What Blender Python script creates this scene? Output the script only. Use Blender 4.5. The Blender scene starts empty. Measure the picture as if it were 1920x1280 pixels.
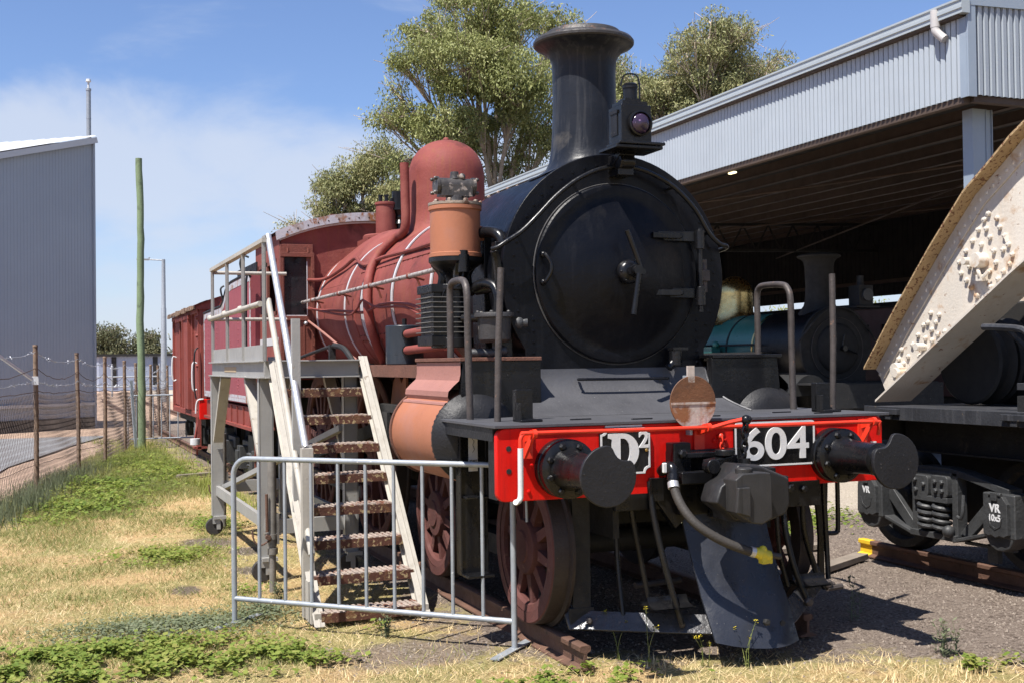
import bpy, bmesh, math, random
import numpy as np
from mathutils import Vector, Matrix

random.seed(7); rng = np.random.default_rng(11)
S = bpy.context.scene
COL = S.collection
PI = math.pi
V = Vector

# ------------------------------------------------------------------ camera
cam_d = bpy.data.cameras.new("camera"); cam = bpy.data.objects.new("camera", cam_d); COL.objects.link(cam)
CX, CY, CZ = -3.7647, -6.3363, 1.7975
yaw, pit, rol = 0.37774, 0.017075, -0.013071
F_ = V((math.sin(yaw)*math.cos(pit), math.cos(yaw)*math.cos(pit), math.sin(pit)))
R_ = V((math.cos(yaw), -math.sin(yaw), 0)); U_ = R_.cross(F_)
R2 = R_*math.cos(rol) + U_*math.sin(rol); U2 = -R_*math.sin(rol) + U_*math.cos(rol)
M = Matrix((R2, U2, -F_)).transposed().to_4x4(); M.translation = V((CX, CY, CZ))
cam.matrix_world = M
cam_d.sensor_width = 36; cam_d.lens = 36*2220.93/1920
cam_d.clip_start = 0.1; cam_d.clip_end = 3000
S.camera = cam

# ------------------------------------------------------------------ sky and sun
SUN = V((-0.408, -0.229, 0.884)).normalized()
S.world = bpy.data.worlds.new("World"); S.world.use_nodes = True
wn = S.world.node_tree; wn.nodes.clear()
def N(nt, t, **k):
    n = nt.nodes.new(t)
    for a, b in k.items(): setattr(n, a, b)
    return n
wo = N(wn, 'ShaderNodeOutputWorld'); bg = N(wn, 'ShaderNodeBackground'); bg.inputs[1].default_value = 0.06
sky = N(wn, 'ShaderNodeTexSky', sky_type='NISHITA', sun_disc=False)
sky.sun_elevation = math.asin(SUN.z); sky.sun_rotation = math.atan2(SUN.x, SUN.y)
sky.air_density = 1.0; sky.dust_density = 0.35; sky.ozone_density = 1.6; sky.altitude = 20
tc = N(wn, 'ShaderNodeTexCoord'); sep = N(wn, 'ShaderNodeSeparateXYZ'); wn.links.new(tc.outputs['Generated'], sep.inputs[0])
def wm(op, a, b=None, c=None):
    n = N(wn, 'ShaderNodeMath', operation=op)
    for i, q in enumerate((a, b, c)):
        if q is None: continue
        if isinstance(q, (int, float)): n.inputs[i].default_value = q
        else: wn.links.new(q, n.inputs[i])
    return n.outputs[0]
zc = wm('MAXIMUM', sep.outputs[2], 0.02); zz = wm('ADD', zc, 0.12)
cmb = N(wn, 'ShaderNodeCombineXYZ')
wn.links.new(sep.outputs[0], cmb.inputs[0]); wn.links.new(sep.outputs[1], cmb.inputs[1]); wn.links.new(wm('MULTIPLY', sep.outputs[2], 2.3), cmb.inputs[2])
mp = N(wn, 'ShaderNodeMapping'); mp.inputs['Location'].default_value = (0.55, 0.3, 0); mp.inputs['Rotation'].default_value = (0, 0, 0.5); mp.inputs['Scale'].default_value = (1, 1, 1)
wn.links.new(cmb.outputs[0], mp.inputs[0])
n1 = N(wn, 'ShaderNodeTexNoise'); n1.inputs['Scale'].default_value = 3.4; n1.inputs['Detail'].default_value = 10; n1.inputs['Roughness'].default_value = 0.55; n1.inputs['Distortion'].default_value = 0.35
wn.links.new(mp.outputs[0], n1.inputs['Vector'])
# clouds sit in a band low over the horizon
band = N(wn, 'ShaderNodeMapRange', interpolation_type='SMOOTHSTEP'); band.inputs['From Min'].default_value = 0.27; band.inputs['From Max'].default_value = 0.15
band.inputs['To Min'].default_value = -0.2; band.inputs['To Max'].default_value = 0.145
wn.links.new(sep.outputs[2], band.inputs['Value'])
cl = N(wn, 'ShaderNodeMapRange', interpolation_type='SMOOTHSTEP'); cl.inputs['From Min'].default_value = 0.43; cl.inputs['From Max'].default_value = 0.66
wn.links.new(wm('ADD', n1.outputs[0], band.outputs[0]), cl.inputs['Value'])
clf = wm('MULTIPLY', cl.outputs[0], 0.78)
mixc = N(wn, 'ShaderNodeMix', data_type='RGBA'); mixc.inputs['B'].default_value = (6.2, 6.8, 8.0, 1)
hs = N(wn, 'ShaderNodeHueSaturation'); hs.inputs['Saturation'].default_value = 0.95; hs.inputs['Value'].default_value = 1.0
wn.links.new(sky.outputs[0], hs.inputs['Color'])
tint = N(wn, 'ShaderNodeMix', data_type='RGBA', blend_type='MULTIPLY'); tint.inputs['Factor'].default_value = 1; tint.inputs['B'].default_value = (1.0, 1.12, 1.42, 1)   # clear, strongly blue air
wn.links.new(hs.outputs[0], tint.inputs['A'])
wn.links.new(clf, mixc.inputs['Factor']); wn.links.new(tint.outputs['Result'], mixc.inputs['A'])
wn.links.new(mixc.outputs['Result'], bg.inputs[0]); wn.links.new(bg.outputs[0], wo.inputs[0])

sun_d = bpy.data.lights.new("sun", 'SUN'); sun_d.energy = 4.9; sun_d.angle = math.radians(0.53); sun_d.color = (1.0, 0.955, 0.89)
sun = bpy.data.objects.new("sun", sun_d); COL.objects.link(sun); sun.rotation_euler = SUN.to_track_quat('Z', 'Y').to_euler(); sun.location = (-10, -6, 25)
vs = S.view_settings
S.display_settings.display_device = 'sRGB'; vs.view_transform = 'Standard'; vs.look = 'None'; vs.exposure = 0.9; vs.gamma = 1.0
S.cycles.max_bounces = 6; S.cycles.transparent_max_bounces = 8

# ------------------------------------------------------------------ helpers
ORG = {}
def thing(name, label, cat, loc=(0, 0, 0), group=None):
    o = bpy.data.objects.new(name, None); COL.objects.link(o); o.location = loc; o.empty_display_size = 0.3
    o['label'] = label; o['category'] = cat
    if group: o['group'] = group
    ORG[o] = V(loc); return o
def tag(o, label=None, cat=None, group=None, kind=None):
    for k, q in (('label', label), ('category', cat), ('group', group), ('kind', kind)):
        if q: o[k] = q
    return o
def nrm(a): return V(a).normalized()
class MB:
    def __init__(self): self.v = []; self.f = []
    def add(self, vs_, fs):
        o = len(self.v); self.v.extend([tuple(q) for q in vs_]); self.f.extend([tuple(i+o for i in f) for f in fs]); return self
    def box(self, c, s, R=None):
        c = V(c); h = [q/2 for q in s]; vs_ = []
        for sx in (-1, 1):
            for sy in (-1, 1):
                for sz in (-1, 1):
                    d = V((sx*h[0], sy*h[1], sz*h[2]))
                    if R is not None: d = R @ d
                    vs_.append(c+d)
        return self.add(vs_, [(0, 1, 3, 2), (4, 6, 7, 5), (0, 4, 5, 1), (2, 3, 7, 6), (0, 2, 6, 4), (1, 5, 7, 3)])
    def bx(self, x0, x1, y0, y1, z0, z1): return self.box(((x0+x1)/2, (y0+y1)/2, (z0+z1)/2), (abs(x1-x0), abs(y1-y0), abs(z1-z0)))
    def bar(self, a, b, w, h, up=(0, 0, 1)):
        a, b = V(a), V(b); y = (b-a); L = y.length; y = y/L; x = y.cross(V(up))
        if x.length < 1e-4: x = y.cross(V((1, 0, 0)))
        x.normalize(); z = x.cross(y)
        return self.box((a+b)/2, (w, L, h), Matrix((x, y, z)).transposed())
    def tube(self, pts, r, n=8, caps=True, closed=False):
        pts = [V(q) for q in pts]; m = len(pts); rs = r if isinstance(r, (list, tuple)) else [r]*m
        T = []
        for i in range(m):
            if closed: t = pts[(i+1) % m]-pts[i-1]
            else: t = (pts[min(i+1, m-1)]-pts[max(i-1, 0)])
            T.append(t.normalized())
        up = V((0, 0, 1)) if abs(T[0].z) < .9 else V((1, 0, 0))
        x = T[0].cross(up).normalized(); vs_ = []; fs = []
        for i in range(m):
            x = (x-T[i]*x.dot(T[i])).normalized(); y = T[i].cross(x)
            for k in range(n):
                a = 2*PI*k/n; vs_.append(pts[i]+(x*math.cos(a)+y*math.sin(a))*rs[i])
        mm = m if closed else m-1
        for i in range(mm):
            j = (i+1) % m
            for k in range(n): fs.append((i*n+k, i*n+(k+1) % n, j*n+(k+1) % n, j*n+k))
        if caps and not closed:
            fs.append(tuple(range(n))[::-1]); fs.append(tuple((m-1)*n+k for k in range(n)))
        return self.add(vs_, fs)
    def cyl(self, a, b, r0, r1=None, n=24):
        return self.tube([a, b], [r0, r0 if r1 is None else r1], n)
    def lathe(self, prof, o, ax=(0, 0, 1), n=32, cap0=True, cap1=True, a0=0, a1=2*PI, ref=None):
        o = V(o); ax = nrm(ax); u = nrm(ref) if ref else (ax.cross(V((1, 0, 0))) if abs(ax.x) < .9 else ax.cross(V((0, 1, 0)))).normalized(); w = ax.cross(u)
        full = abs(a1-a0-2*PI) < 1e-6; nn = n if full else n+1; vs_ = []; fs = []
        for (r, t) in prof:
            for k in range(nn):
                a = a0+(a1-a0)*k/n; vs_.append(o+ax*t+(u*math.cos(a)+w*math.sin(a))*r)
        for i in range(len(prof)-1):
            for k in range(n): fs.append((i*nn+k, i*nn+(k+1) % nn, (i+1)*nn+(k+1) % nn, (i+1)*nn+k))
        if full and cap0 and prof[0][0] > 1e-5: fs.append(tuple(range(nn))[::-1])
        if full and cap1 and prof[-1][0] > 1e-5: fs.append(tuple((len(prof)-1)*nn+k for k in range(nn)))
        return self.add(vs_, fs)
    def prism(self, poly, o, u, v, w):
        o, u, v, w = V(o), V(u), V(v), V(w); n = len(poly)
        A = [o+u*p[0]+v*p[1] for p in poly]; B = [q+w for q in A]
        fs = [tuple(range(n)), tuple(range(2*n-1, n-1, -1))]
        for i in range(n): j = (i+1) % n; fs.append((i, i+n, j+n, j))
        return self.add(A+B, fs)
    def ringprism(self, outer, inner, o, u, v, w):
        o, u, v, w = V(o), V(u), V(v), V(w); n = len(outer)
        f = lambda L: [o+u*p[0]+v*p[1] for p in L]
        A, B = f(outer), f(inner); C = [q+w for q in A]; D = [q+w for q in B]; fs = []
        for i in range(n):
            j = (i+1) % n
            fs += [(i, j, n+j, n+i), (2*n+i, 3*n+i, 3*n+j, 2*n+j), (i, 2*n+i, 2*n+j, j), (n+i, n+j, 3*n+j, 3*n+i)]
        return self.add(A+B+C+D, fs)
    def sheet(self, rows):
        m, n = len(rows), len(rows[0]); vs_ = [q for r in rows for q in r]
        return self.add(vs_, [(i*n+k, i*n+k+1, (i+1)*n+k+1, (i+1)*n+k) for i in range(m-1) for k in range(n-1)])
    def ball(self, c, r, n=10, s=(1, 1, 1)):
        c = V(c); rows = []
        for i in range(n//2+1):
            a = PI*i/(n//2); rows.append([c+V((math.sin(a)*math.cos(2*PI*k/n)*r*s[0], math.sin(a)*math.sin(2*PI*k/n)*r*s[1], math.cos(a)*r*s[2])) for k in range(n+1)])
        return self.sheet(rows)
    def bolt(self, c, d, r=.016, h=.014):
        d = nrm(d); return self.tube([V(c)-d*.004, V(c)+d*h*.7, V(c)+d*h], [r, r, r*.6], 6)
    def build(self, name, m, parent=None, bev=0, label=None, smooth=True, ang=38, sub=0, weld=False):
        me = bpy.data.meshes.new(name); off = ORG.get(parent, V((0, 0, 0))) if parent else V((0, 0, 0))
        base = V((0, 0, 0))
        if parent is None and self.v:
            a = np.array(self.v); base = V((float(a[:, 0].mean()), float(a[:, 1].mean()), float(a[:, 2].min()))); off = base
        me.from_pydata([(q[0]-off.x, q[1]-off.y, q[2]-off.z) for q in self.v], [], self.f); me.update()
        bm = bmesh.new(); bm.from_mesh(me)
        if weld: bmesh.ops.remove_doubles(bm, verts=bm.verts, dist=1e-5)
        bmesh.ops.recalc_face_normals(bm, faces=bm.faces); bm.to_mesh(me); bm.free()
        if smooth:
            me.polygons.foreach_set('use_smooth', [True]*len(me.polygons)); me.set_sharp_from_angle(angle=math.radians(ang))
        if m: me.materials.append(m)
        o = bpy.data.objects.new(name, me); COL.objects.link(o); o.location = base
        if parent: o.parent = parent; ORG[o] = ORG[parent]
        else: ORG[o] = base
        if bev:
            b = o.modifiers.new('bevel', 'BEVEL'); b.width = bev; b.segments = 2; b.limit_method = 'ANGLE'; b.angle_limit = math.radians(50); b.harden_normals = True
        if sub:
            s = o.modifiers.new('sub', 'SUBSURF'); s.levels = sub; s.render_levels = sub
        if label: o['label'] = label
        return o
def text_mb(s, size, c, u, v, depth, bold=0.0, sx=1.0, fit=None):
    cu = bpy.data.curves.new('txt', 'FONT'); cu.body = s; cu.size = size; cu.align_x = 'CENTER'; cu.align_y = 'CENTER'; cu.extrude = depth/2; cu.offset = bold
    to = bpy.data.objects.new('txt', cu); COL.objects.link(to); bpy.context.view_layer.update()
    me = bpy.data.meshes.new_from_object(to.evaluated_get(bpy.context.evaluated_depsgraph_get()))
    u, v = V(u), V(v); n = u.cross(v); mb = MB()
    xs = [q.co.x for q in me.vertices]; ys = [q.co.y for q in me.vertices]
    mx, my = (min(xs)+max(xs))/2, (min(ys)+max(ys))/2
    sy = 1.0
    if fit: sx = fit[0]/(max(xs)-min(xs)); sy = fit[1]/(max(ys)-min(ys))
    mb.add([V(c)+u*(q.co.x-mx)*sx+v*(q.co.y-my)*sy+n*q.co.z for q in me.vertices], [tuple(p.vertices) for p in me.polygons])
    bpy.data.objects.remove(to); bpy.data.curves.remove(cu); bpy.data.meshes.remove(me)
    return mb
def arc(c, r, a0, a1, n): return [(c[0]+r*math.cos(math.radians(a0+(a1-a0)*i/n)), c[1]+r*math.sin(math.radians(a0+(a1-a0)*i/n))) for i in range(n+1)]
def rrect(x0, x1, y0, y1, r, n=4): return arc((x1-r, y1-r), r, 0, 90, n)+arc((x0+r, y1-r), r, 90, 180, n)+arc((x0+r, y0+r), r, 180, 270, n)+arc((x1-r, y0+r), r, 270, 360, n)
def smoothpath(pts, k=4):
    pts = [V(p) for p in pts]; out = []
    for i in range(len(pts)-1):
        p0, p1, p2, p3 = pts[max(i-1, 0)], pts[i], pts[i+1], pts[min(i+2, len(pts)-1)]
        for j in range(k):
            t = j/k; out.append(0.5*((2*p1)+(p2-p0)*t+(2*p0-5*p1+4*p2-p3)*t*t+(3*p1-p0-3*p2+p3)*t**3))
    out.append(pts[-1]); return out

# ------------------------------------------------------------------ materials
def pm(name, col, rough=.5, metal=0.0, var=.15, vs=2.5, spots=None, streak=None, bump=.1, bs=40, rv=.12, coat=0, spec=None, extra=None):
    """painted / metal surface: base colour with broad variation, optional flecks (colour, scale, threshold) and vertical runs (colour, amount)"""
    m = bpy.data.materials.new(name); m.use_nodes = True; nt = m.node_tree; b = nt.nodes['Principled BSDF']; L = nt.links.new
    t = N(nt, 'ShaderNodeTexCoord'); 
    def noise(sc, det=5, ro=.6, src=None, dist=0):
        n = N(nt, 'ShaderNodeTexNoise'); n.inputs['Scale'].default_value = sc; n.inputs['Detail'].default_value = det; n.inputs['Roughness'].default_value = ro; n.inputs['Distortion'].default_value = dist
        L(src or t.outputs['Object'], n.inputs['Vector']); return n.outputs[0]
    def rng_(s, a, b_, c=0, d=1):
        r = N(nt, 'ShaderNodeMapRange'); r.inputs['From Min'].default_value = a; r.inputs['From Max'].default_value = b_; r.inputs['To Min'].default_value = c; r.inputs['To Max'].default_value = d
        L(s, r.inputs['Value']); return r.outputs[0]
    def mix(f, a, b_):
        x = N(nt, 'ShaderNodeMix', data_type='RGBA'); L(f, x.inputs['Factor'])
        for k, q in (('A', a), ('B', b_)):
            if isinstance(q, tuple): x.inputs[k].default_value = (*q, 1)
            else: L(q, x.inputs[k])
        return x.outputs['Result']
    big = noise(vs, 7, .65)
    c = mix(rng_(big, .3, .7), tuple(q*(1-var) for q in col), tuple(min(1, q*(1+var)) for q in col))
    if streak:
        mpn = N(nt, 'ShaderNodeMapping'); mpn.inputs['Scale'].default_value = (9, 9, .5); L(t.outputs['Object'], mpn.inputs[0])
        c = mix(rng_(noise(streak[2] if len(streak) > 2 else 2, 6, .6, mpn.outputs[0]), .52, .75, 0, streak[1]), c, streak[0])
    for sp in (spots or []):
        c = mix(rng_(noise(sp[1], 6, .6, None, .3), sp[2], sp[2]+(sp[3] if len(sp) > 3 else .04)), c, sp[0])
    L(c, b.inputs['Base Color']); b.inputs['Metallic'].default_value = metal
    L(rng_(noise(vs*3, 5), .25, .75, max(.02, rough-rv), min(1, rough+rv)), b.inputs['Roughness'])
    if coat: b.inputs['Coat Weight'].default_value = coat; b.inputs['Coat Roughness'].default_value = .25
    if spec is not None: b.inputs['Specular IOR Level'].default_value = spec
    if bump:
        bn = N(nt, 'ShaderNodeBump'); bn.inputs['Strength'].default_value = bump; bn.inputs['Distance'].default_value = .02
        L(noise(bs, 6, .6), bn.inputs['Height']); L(bn.outputs[0], b.inputs['Normal'])
    return m
DUST = (.28, .24, .19)
m_black = pm('black_gloss_paint', (.006, .006, .007), .30, 0, .35, 3, [((.10, .09, .08), 55, .71)], ((.022, .021, .020), .5), .12, 30, .12, 0, .35)
m_smoke = pm('smokebox_black_paint', (.0028, .0032, .0052), .36, 0, .4, 1.6, [((.11, .10, .09), 70, .72), ((.012, .0115, .012), 3, .60, .15)], ((.016, .016, .018), .45), .18, 22, .1, 0, .18)
m_chim = pm('chimney_black_paint', (.0125, .0145, .020), .40, 0, .35, 2.2, [((.060, .056, .052), 3.0, .57, .10), ((.13, .10, .08), 40, .72)], ((.070, .070, .072), .7), .15, 22, .1, 0, .2)
m_apron = pm('dusty_black_plate', (.058, .058, .064), .55, 0, .22, 2.4, [((.24, .23, .22), 60, .69)], ((.05, .05, .055), .5), .15, 50)
m_flat = pm('flat_black_plate', (.013, .013, .015), .5, 0, .3, 3, [((.14, .13, .12), 60, .68)], None, .2, 60, .12, 0, .3)
m_coup = pm('worn_coupler_casting', (.030, .029, .029), .45, 0, .2, 4, [((.10, .09, .08), 50, .70)], ((.008, .008, .008), .9, 5), .10, 40, .12, 0, .35)
m_coupd = pm('dark_coupler_casting', (.016, .0155, .016), .45, 0, .2, 4, [((.08, .07, .06), 50, .70)], ((.030, .028, .027), .6, 5), .10, 40, .12, 0, .35)
m_under = pm('grimy_underframe_black', (.011, .0105, .010), .7, 0, .4, 4, [((.08, .06, .045), 9, .62, .12)], None, .3, 40)
m_red = pm('red_oxide_paint', (.192, .047, .039), .72, 0, .25, 1.1, [((.25, .080, .062), 1.7, .54, .2), ((.10, .028, .022), 2.6, .60, .10), ((.34, .14, .12), 45, .71), ((.15, .034, .030), 4, .58, .12)], ((.20, .065, .030), .8, 3), .2, 45, .12, 0, .3)
m_redp = pm('tender_maroon_paint', (.26, .058, .070), .6, 0, .10, 1.0, [((.17, .035, .035), 7, .64, .1)], ((.16, .035, .03), .3), .08, 60)
m_cabr = pm('brown_cab_timber', (.155, .042, .026), .6, 0, .22, 3, [((.07, .022, .015), 12, .62, .08)], ((.08, .025, .016), .6, 4), .25, 60)
m_wheel = pm('dull_red_wheel', (.085, .026, .021), .8, 0, .25, 4, [((.17, .075, .05), 18, .62, .08)], None, .25, 80)
m_orange = pm('pink_orange_primer', (.33, .122, .062), .6, 0, .10, 2.2, [((.30, .135, .10), 2.2, .52, .2), ((.50, .33, .22), 40, .72), ((.20, .075, .045), 5, .63, .1)], None, .08, 50)
m_pink = pm('faded_pink_primer', (.285, .130, .105), .65, 0, .10, 3, [((.26, .11, .08), 9, .64, .1)], None, .15, 50)
m_rb = pm('rusty_running_board', (.13, .055, .035), .75, 0, .3, 4, [((.055, .025, .018), 10, .6, .1)], None, .3, 60)
m_beam = pm('signal_red_paint', (.56, .008, .005), .42, 0, .14, 2.2, [((.22, .016, .012), 26, .69), ((.40, .007, .005), 5, .58, .1), ((.55, .30, .24), 60, .745)], ((.30, .010, .008), .6, 3), .12, 14, .12, 0, .2)
m_rod = pm('scarlet_rod_paint', (.66, .035, .012), .45, 0, .1, 5, None, None, .05, 60)
m_white = pm('white_paint', (.56, .56, .56), .55, 0, .08, 6, [((.35, .33, .30), 25, .68)], None, .06, 60)
m_wlin = pm('white_lining', (.48, .47, .48), .6, 0, .12, 8, [((.22, .09, .08), 22, .66)], None, .08, 60)
m_galv = pm('galvanised_steel', (.32, .345, .37), .45, .35, .14, 9, [((.60, .62, .64), 30, .66)], None, .06, 60)
m_alu = pm('bare_aluminium', (.48, .49, .51), .38, .55, .10, 5, None, None, .06, 60)
m_stair = pm('worn_cream_steel', (.37, .345, .30), .6, 0, .10, 3, [((.17, .13, .09), 16, .66, .06)], ((.24, .21, .17), .6), .1, 60)
m_stairg = pm('grey_aluminium_section', (.31, .305, .29), .5, .15, .12, 3, [((.26, .22, .17), 20, .68)], ((.30, .28, .25), .5), .1, 60)
m_tread = pm('rusted_tread', (.085, .030, .017), .75, 0, .3, 6, [((.34, .25, .13), 30, .56, .03), ((.15, .07, .03), 9, .55, .1)], None, .3, 60)
m_treadt = pm('rusted_tread_plate', (.33, .27, .23), .65, .1, .25, 6, [((.16, .06, .035), 9, .52, .1)], None, .3, 60)
m_rail = pm('rusty_rail', (.115, .06, .04), .7, .1, .3, 5, [((.05, .028, .02), 14, .6, .1)], None, .35, 50)
m_yel = pm('yellow_paint', (.62, .40, .02), .55, 0, .15, 9, [((.18, .10, .04), 20, .68)], None, .1, 50)
m_hose = pm('grey_rubber_hose', (.032, .028, .025), .7, 0, .25, 8, None, None, .2, 80)
m_yhose = pm('yellow_gladhand', (.50, .42, .03), .5, 0, .2, 12, [((.12, .09, .03), 30, .66)], None, .15, 60)
m_steelp = pm('brown_steel_pole', (.060, .050, .046), .55, .2, .3, 9, [((.17, .10, .07), 24, .66)], None, .2, 60)
m_rustd = pm('rusty_disc', (.115, .047, .019), .7, 0, .35, 5, [((.09, .04, .02), 9, .6, .08)], None, .2, 60)
m_rustw = pm('rust_stained_white', (.40, .34, .30), .65, 0, .15, 6, [((.21, .085, .033), 8, .47, .14)], ((.25, .10, .04), .9, 3), .15, 60)
m_cream = pm('rust_spotted_cream_paint', (.58, .53, .46), .6, 0, .09, 2.5, [((.42, .26, .14), 5, .57, .14), ((.20, .08, .03), 16, .63, .07)], ((.48, .36, .25), .35, 1.6), .18, 45)
m_creamd = pm('cracked_tan_paint', (.36, .25, .13), .75, 0, .18, 4, [((.13, .055, .024), 30, .56, .03)], None, .5, 40)
m_deck = pm('wagon_black_paint', (.028, .029, .033), .5, 0, .3, 3, [((.10, .08, .06), 18, .66, .08)], ((.075, .075, .08), .6), .2, 50)
m_bogie = pm('bogie_grey_black', (.038, .039, .040), .5, 0, .3, 5, [((.14, .12, .10), 40, .69)], None, .3, 40)
m_glass = pm('dark_window_glass', (.012, .014, .017), .12, 0, .3, 3, [((.09, .09, .085), 14, .66, .1)], None, 0)
m_lens = pm('violet_lamp_lens', (.035, .022, .045), .05, 0, .3, 20, [((.22, .14, .26), 26, .60)], None, .15, 30)
m_clad = pm('zincalume_cladding', (.35, .39, .43), .5, .0, .05, 1.2, None, None, .03, 60)
m_flash = pm('zincalume_flashing', (.27, .32, .38), .45, .1, .06, 1.5, None, None, .04, 40)
m_gutter = pm('gutter_grey', (.37, .41, .43), .4, .1, .05, 1.5, None, None, .03, 30)
m_pvc = pm('off_white_pvc', (.46, .44, .43), .5, 0, .06, 4, None, None, 0)
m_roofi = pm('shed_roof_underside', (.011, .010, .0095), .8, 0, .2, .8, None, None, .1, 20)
m_purl = pm('purlin_primer', (.070, .046, .033), .7, 0, .2, 1.5, None, None, .1, 20)
m_house = pm('warehouse_cladding', (.29, .325, .37), .6, 0, .05, .4, None, None, .03, 20)
m_wroof = pm('pale_roof_sheet', (.50, .51, .52), .5, .05, .05, .6, None, None, .03, 20)
m_pole = pm('green_treated_timber', (.16, .215, .115), .8, 0, .22, 1.6, [((.09, .12, .065), 5, .60, .1)], ((.22, .24, .15), .5, 3), .4, 25)
m_fpost = pm('weathered_rusty_post', (.20, .135, .09), .75, .1, .35, 6, [((.09, .055, .035), 14, .56, .08)], None, .3, 60)
m_wire = pm('rusty_wire', (.085, .06, .05), .7, .3, .2, 5, None, None, 0)
m_wireg = pm('grey_barbed_wire', (.38, .39, .42), .5, .4, .2, 5, None, None, 0)
m_van = pm('goods_van_red', (.215, .042, .030), .65, 0, .2, 2, [((.12, .028, .02), 8, .6, .1)], ((.12, .03, .022), .5), .2, 40)
m_vroof = pm('peeling_van_roof', (.24, .16, .11), .85, 0, .35, 4, [((.10, .05, .035), 8, .55, .1)], None, .6, 20)
m_green2 = pm('dark_green_boiler_paint', (.030, .15, .125), .35, 0, .12, 1.6, None, None, .05, 40)
m_brass = pm('polished_brass', (.62, .43, .17), .26, 1.0, .2, 4, None, None, .1, 14)
m_carr = pm('dark_carriage_red', (.075, .028, .026), .55, 0, .2, 2, None, None, .1, 30)
m_road = pm('asphalt', (.20, .20, .205), .9, 0, .12, 1.2, None, None, .3, 60)
m_timber = pm('weathered_timber', (.20, .165, .13), .85, 0, .25, 4, None, None, .4, 40)
m_lattice = pm('shade_black', (.012, .011, .010), .8, 0, .3, 3, None, None, .1, 30)  # near-black colour standing in for deep shade

def leafmat(name, cols, trans=.25, rough=.6):
    m = bpy.data.materials.new(name); m.use_nodes = True; nt = m.node_tree; L = nt.links.new
    b = nt.nodes['Principled BSDF']; out = nt.nodes['Material Output']
    g = N(nt, 'ShaderNodeNewGeometry'); r = N(nt, 'ShaderNodeValToRGB'); r.color_ramp.interpolation = 'LINEAR'
    t = N(nt, 'ShaderNodeTexCoord'); n = N(nt, 'ShaderNodeTexNoise'); n.inputs['Scale'].default_value = .55; n.inputs['Detail'].default_value = 3; L(t.outputs['Object'], n.inputs['Vector'])
    a = N(nt, 'ShaderNodeMath', operation='MULTIPLY_ADD'); L(n.outputs[0], a.inputs[0]); a.inputs[1].default_value = .9
    s = N(nt, 'ShaderNodeMath', operation='MULTIPLY_ADD'); L(g.outputs['Random Per Island'], s.inputs[0]); s.inputs[1].default_value = .55; s.inputs[2].default_value = -.22
    L(s.outputs[0], a.inputs[2]); L(a.outputs[0], r.inputs[0])
    el = r.color_ramp.elements; k = len(cols)
    el[0].position = 0; el[0].color = (*cols[0], 1); el[1].position = 1; el[1].color = (*cols[-1], 1)
    for i in range(1, k-1): e = el.new(i/(k-1)); e.color = (*cols[i], 1)
    L(r.outputs[0], b.inputs['Base Color']); b.inputs['Roughness'].default_value = rough; b.inputs['Specular IOR Level'].default_value = .35
    tr = N(nt, 'ShaderNodeBsdfTranslucent'); L(r.outputs[0], tr.inputs[0])
    mx = N(nt, 'ShaderNodeMixShader'); mx.inputs[0].default_value = trans; L(b.outputs[0], mx.inputs[1]); L(tr.outputs[0], mx.inputs[2]); L(mx.outputs[0], out.inputs['Surface'])
    return m
m_leaf = leafmat('eucalypt_leaves', [(.095, .118, .036), (.20, .225, .070), (.31, .325, .120), (.46, .45, .23)])
m_leaf2 = leafmat('grey_green_leaves', [(.11, .128, .052), (.215, .23, .095), (.33, .325, .15), (.43, .37, .19)])
m_leaff = leafmat('far_leaves', [(.075, .085, .045), (.125, .13, .065), (.20, .185, .09)])
m_bark = pm('pale_gum_bark', (.44, .36, .28), .8, 0, .25, 1.5, [((.17, .11, .07), 3, .55, .15)], None, .3, 12)
m_straw = leafmat('dry_straw', [(.38, .26, .11), (.56, .41, .20), (.68, .53, .29), (.74, .63, .41)], .15)
m_grass = leafmat('green_grass_blades', [(.085, .115, .03), (.16, .195, .05), (.27, .27, .085), (.42, .37, .16)], .3)
m_lush = leafmat('lush_green_leaves', [(.075, .125, .018), (.14, .20, .03), (.24, .28, .055), (.30, .26, .08)], .35)
m_verge = leafmat('fresh_verge_grass', [(.16, .20, .04), (.26, .31, .06), (.36, .40, .09), (.45, .43, .16)], .35)
m_weed = leafmat('grey_green_weed', [(.08, .10, .055), (.15, .175, .095), (.24, .25, .15)], .25)
m_flower = leafmat('yellow_petals', [(.65, .50, .03), (.75, .62, .06)], .3)
m_stone = leafmat('gravel_chips', [(.11, .088, .07), (.19, .155, .125), (.28, .235, .195)], 0, .9)
# ================================================================== GROUND
def vnoise(x, y, seed=0):
    def h(i, j):
        n = (i*374761393+j*668265263+seed*974711) & 0xffffffff
        n = ((n ^ (n >> 13))*1274126177) & 0xffffffff
        return ((n ^ (n >> 16)) & 0xffff)/65535.0
    xi = np.floor(x).astype(np.int64); yi = np.floor(y).astype(np.int64); fx = x-xi; fy = y-yi
    fx = fx*fx*(3-2*fx); fy = fy*fy*(3-2*fy)
    return (h(xi, yi)*(1-fx)+h(xi+1, yi)*fx)*(1-fy)+(h(xi, yi+1)*(1-fx)+h(xi+1, yi+1)*fx)*fy
def fbm(x, y, seed=0, o=4):
    s = 0; a = .5; t = 0
    for k in range(o): s = s+a*vnoise(x*2**k, y*2**k, seed+k); t += a; a *= .5
    return s/t
def gz(x, y):
    x = np.asarray(x, float); y = np.asarray(y, float)
    near = np.clip(1-(np.hypot(x, y-4)-14)/20, 0, 1)
    return ((fbm(x*1.1, y*1.1, 3)-.5)*.05+(fbm(x*5, y*5, 9, 2)-.5)*.018)*near-.012
xs = np.concatenate([[-1500, -600, -250, -120, -60, -35, -22, -14], np.arange(-9, 8.01, .12), [9, 11, 14, 18, 24, 35, 60, 120, 250, 600, 1500]])
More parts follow.
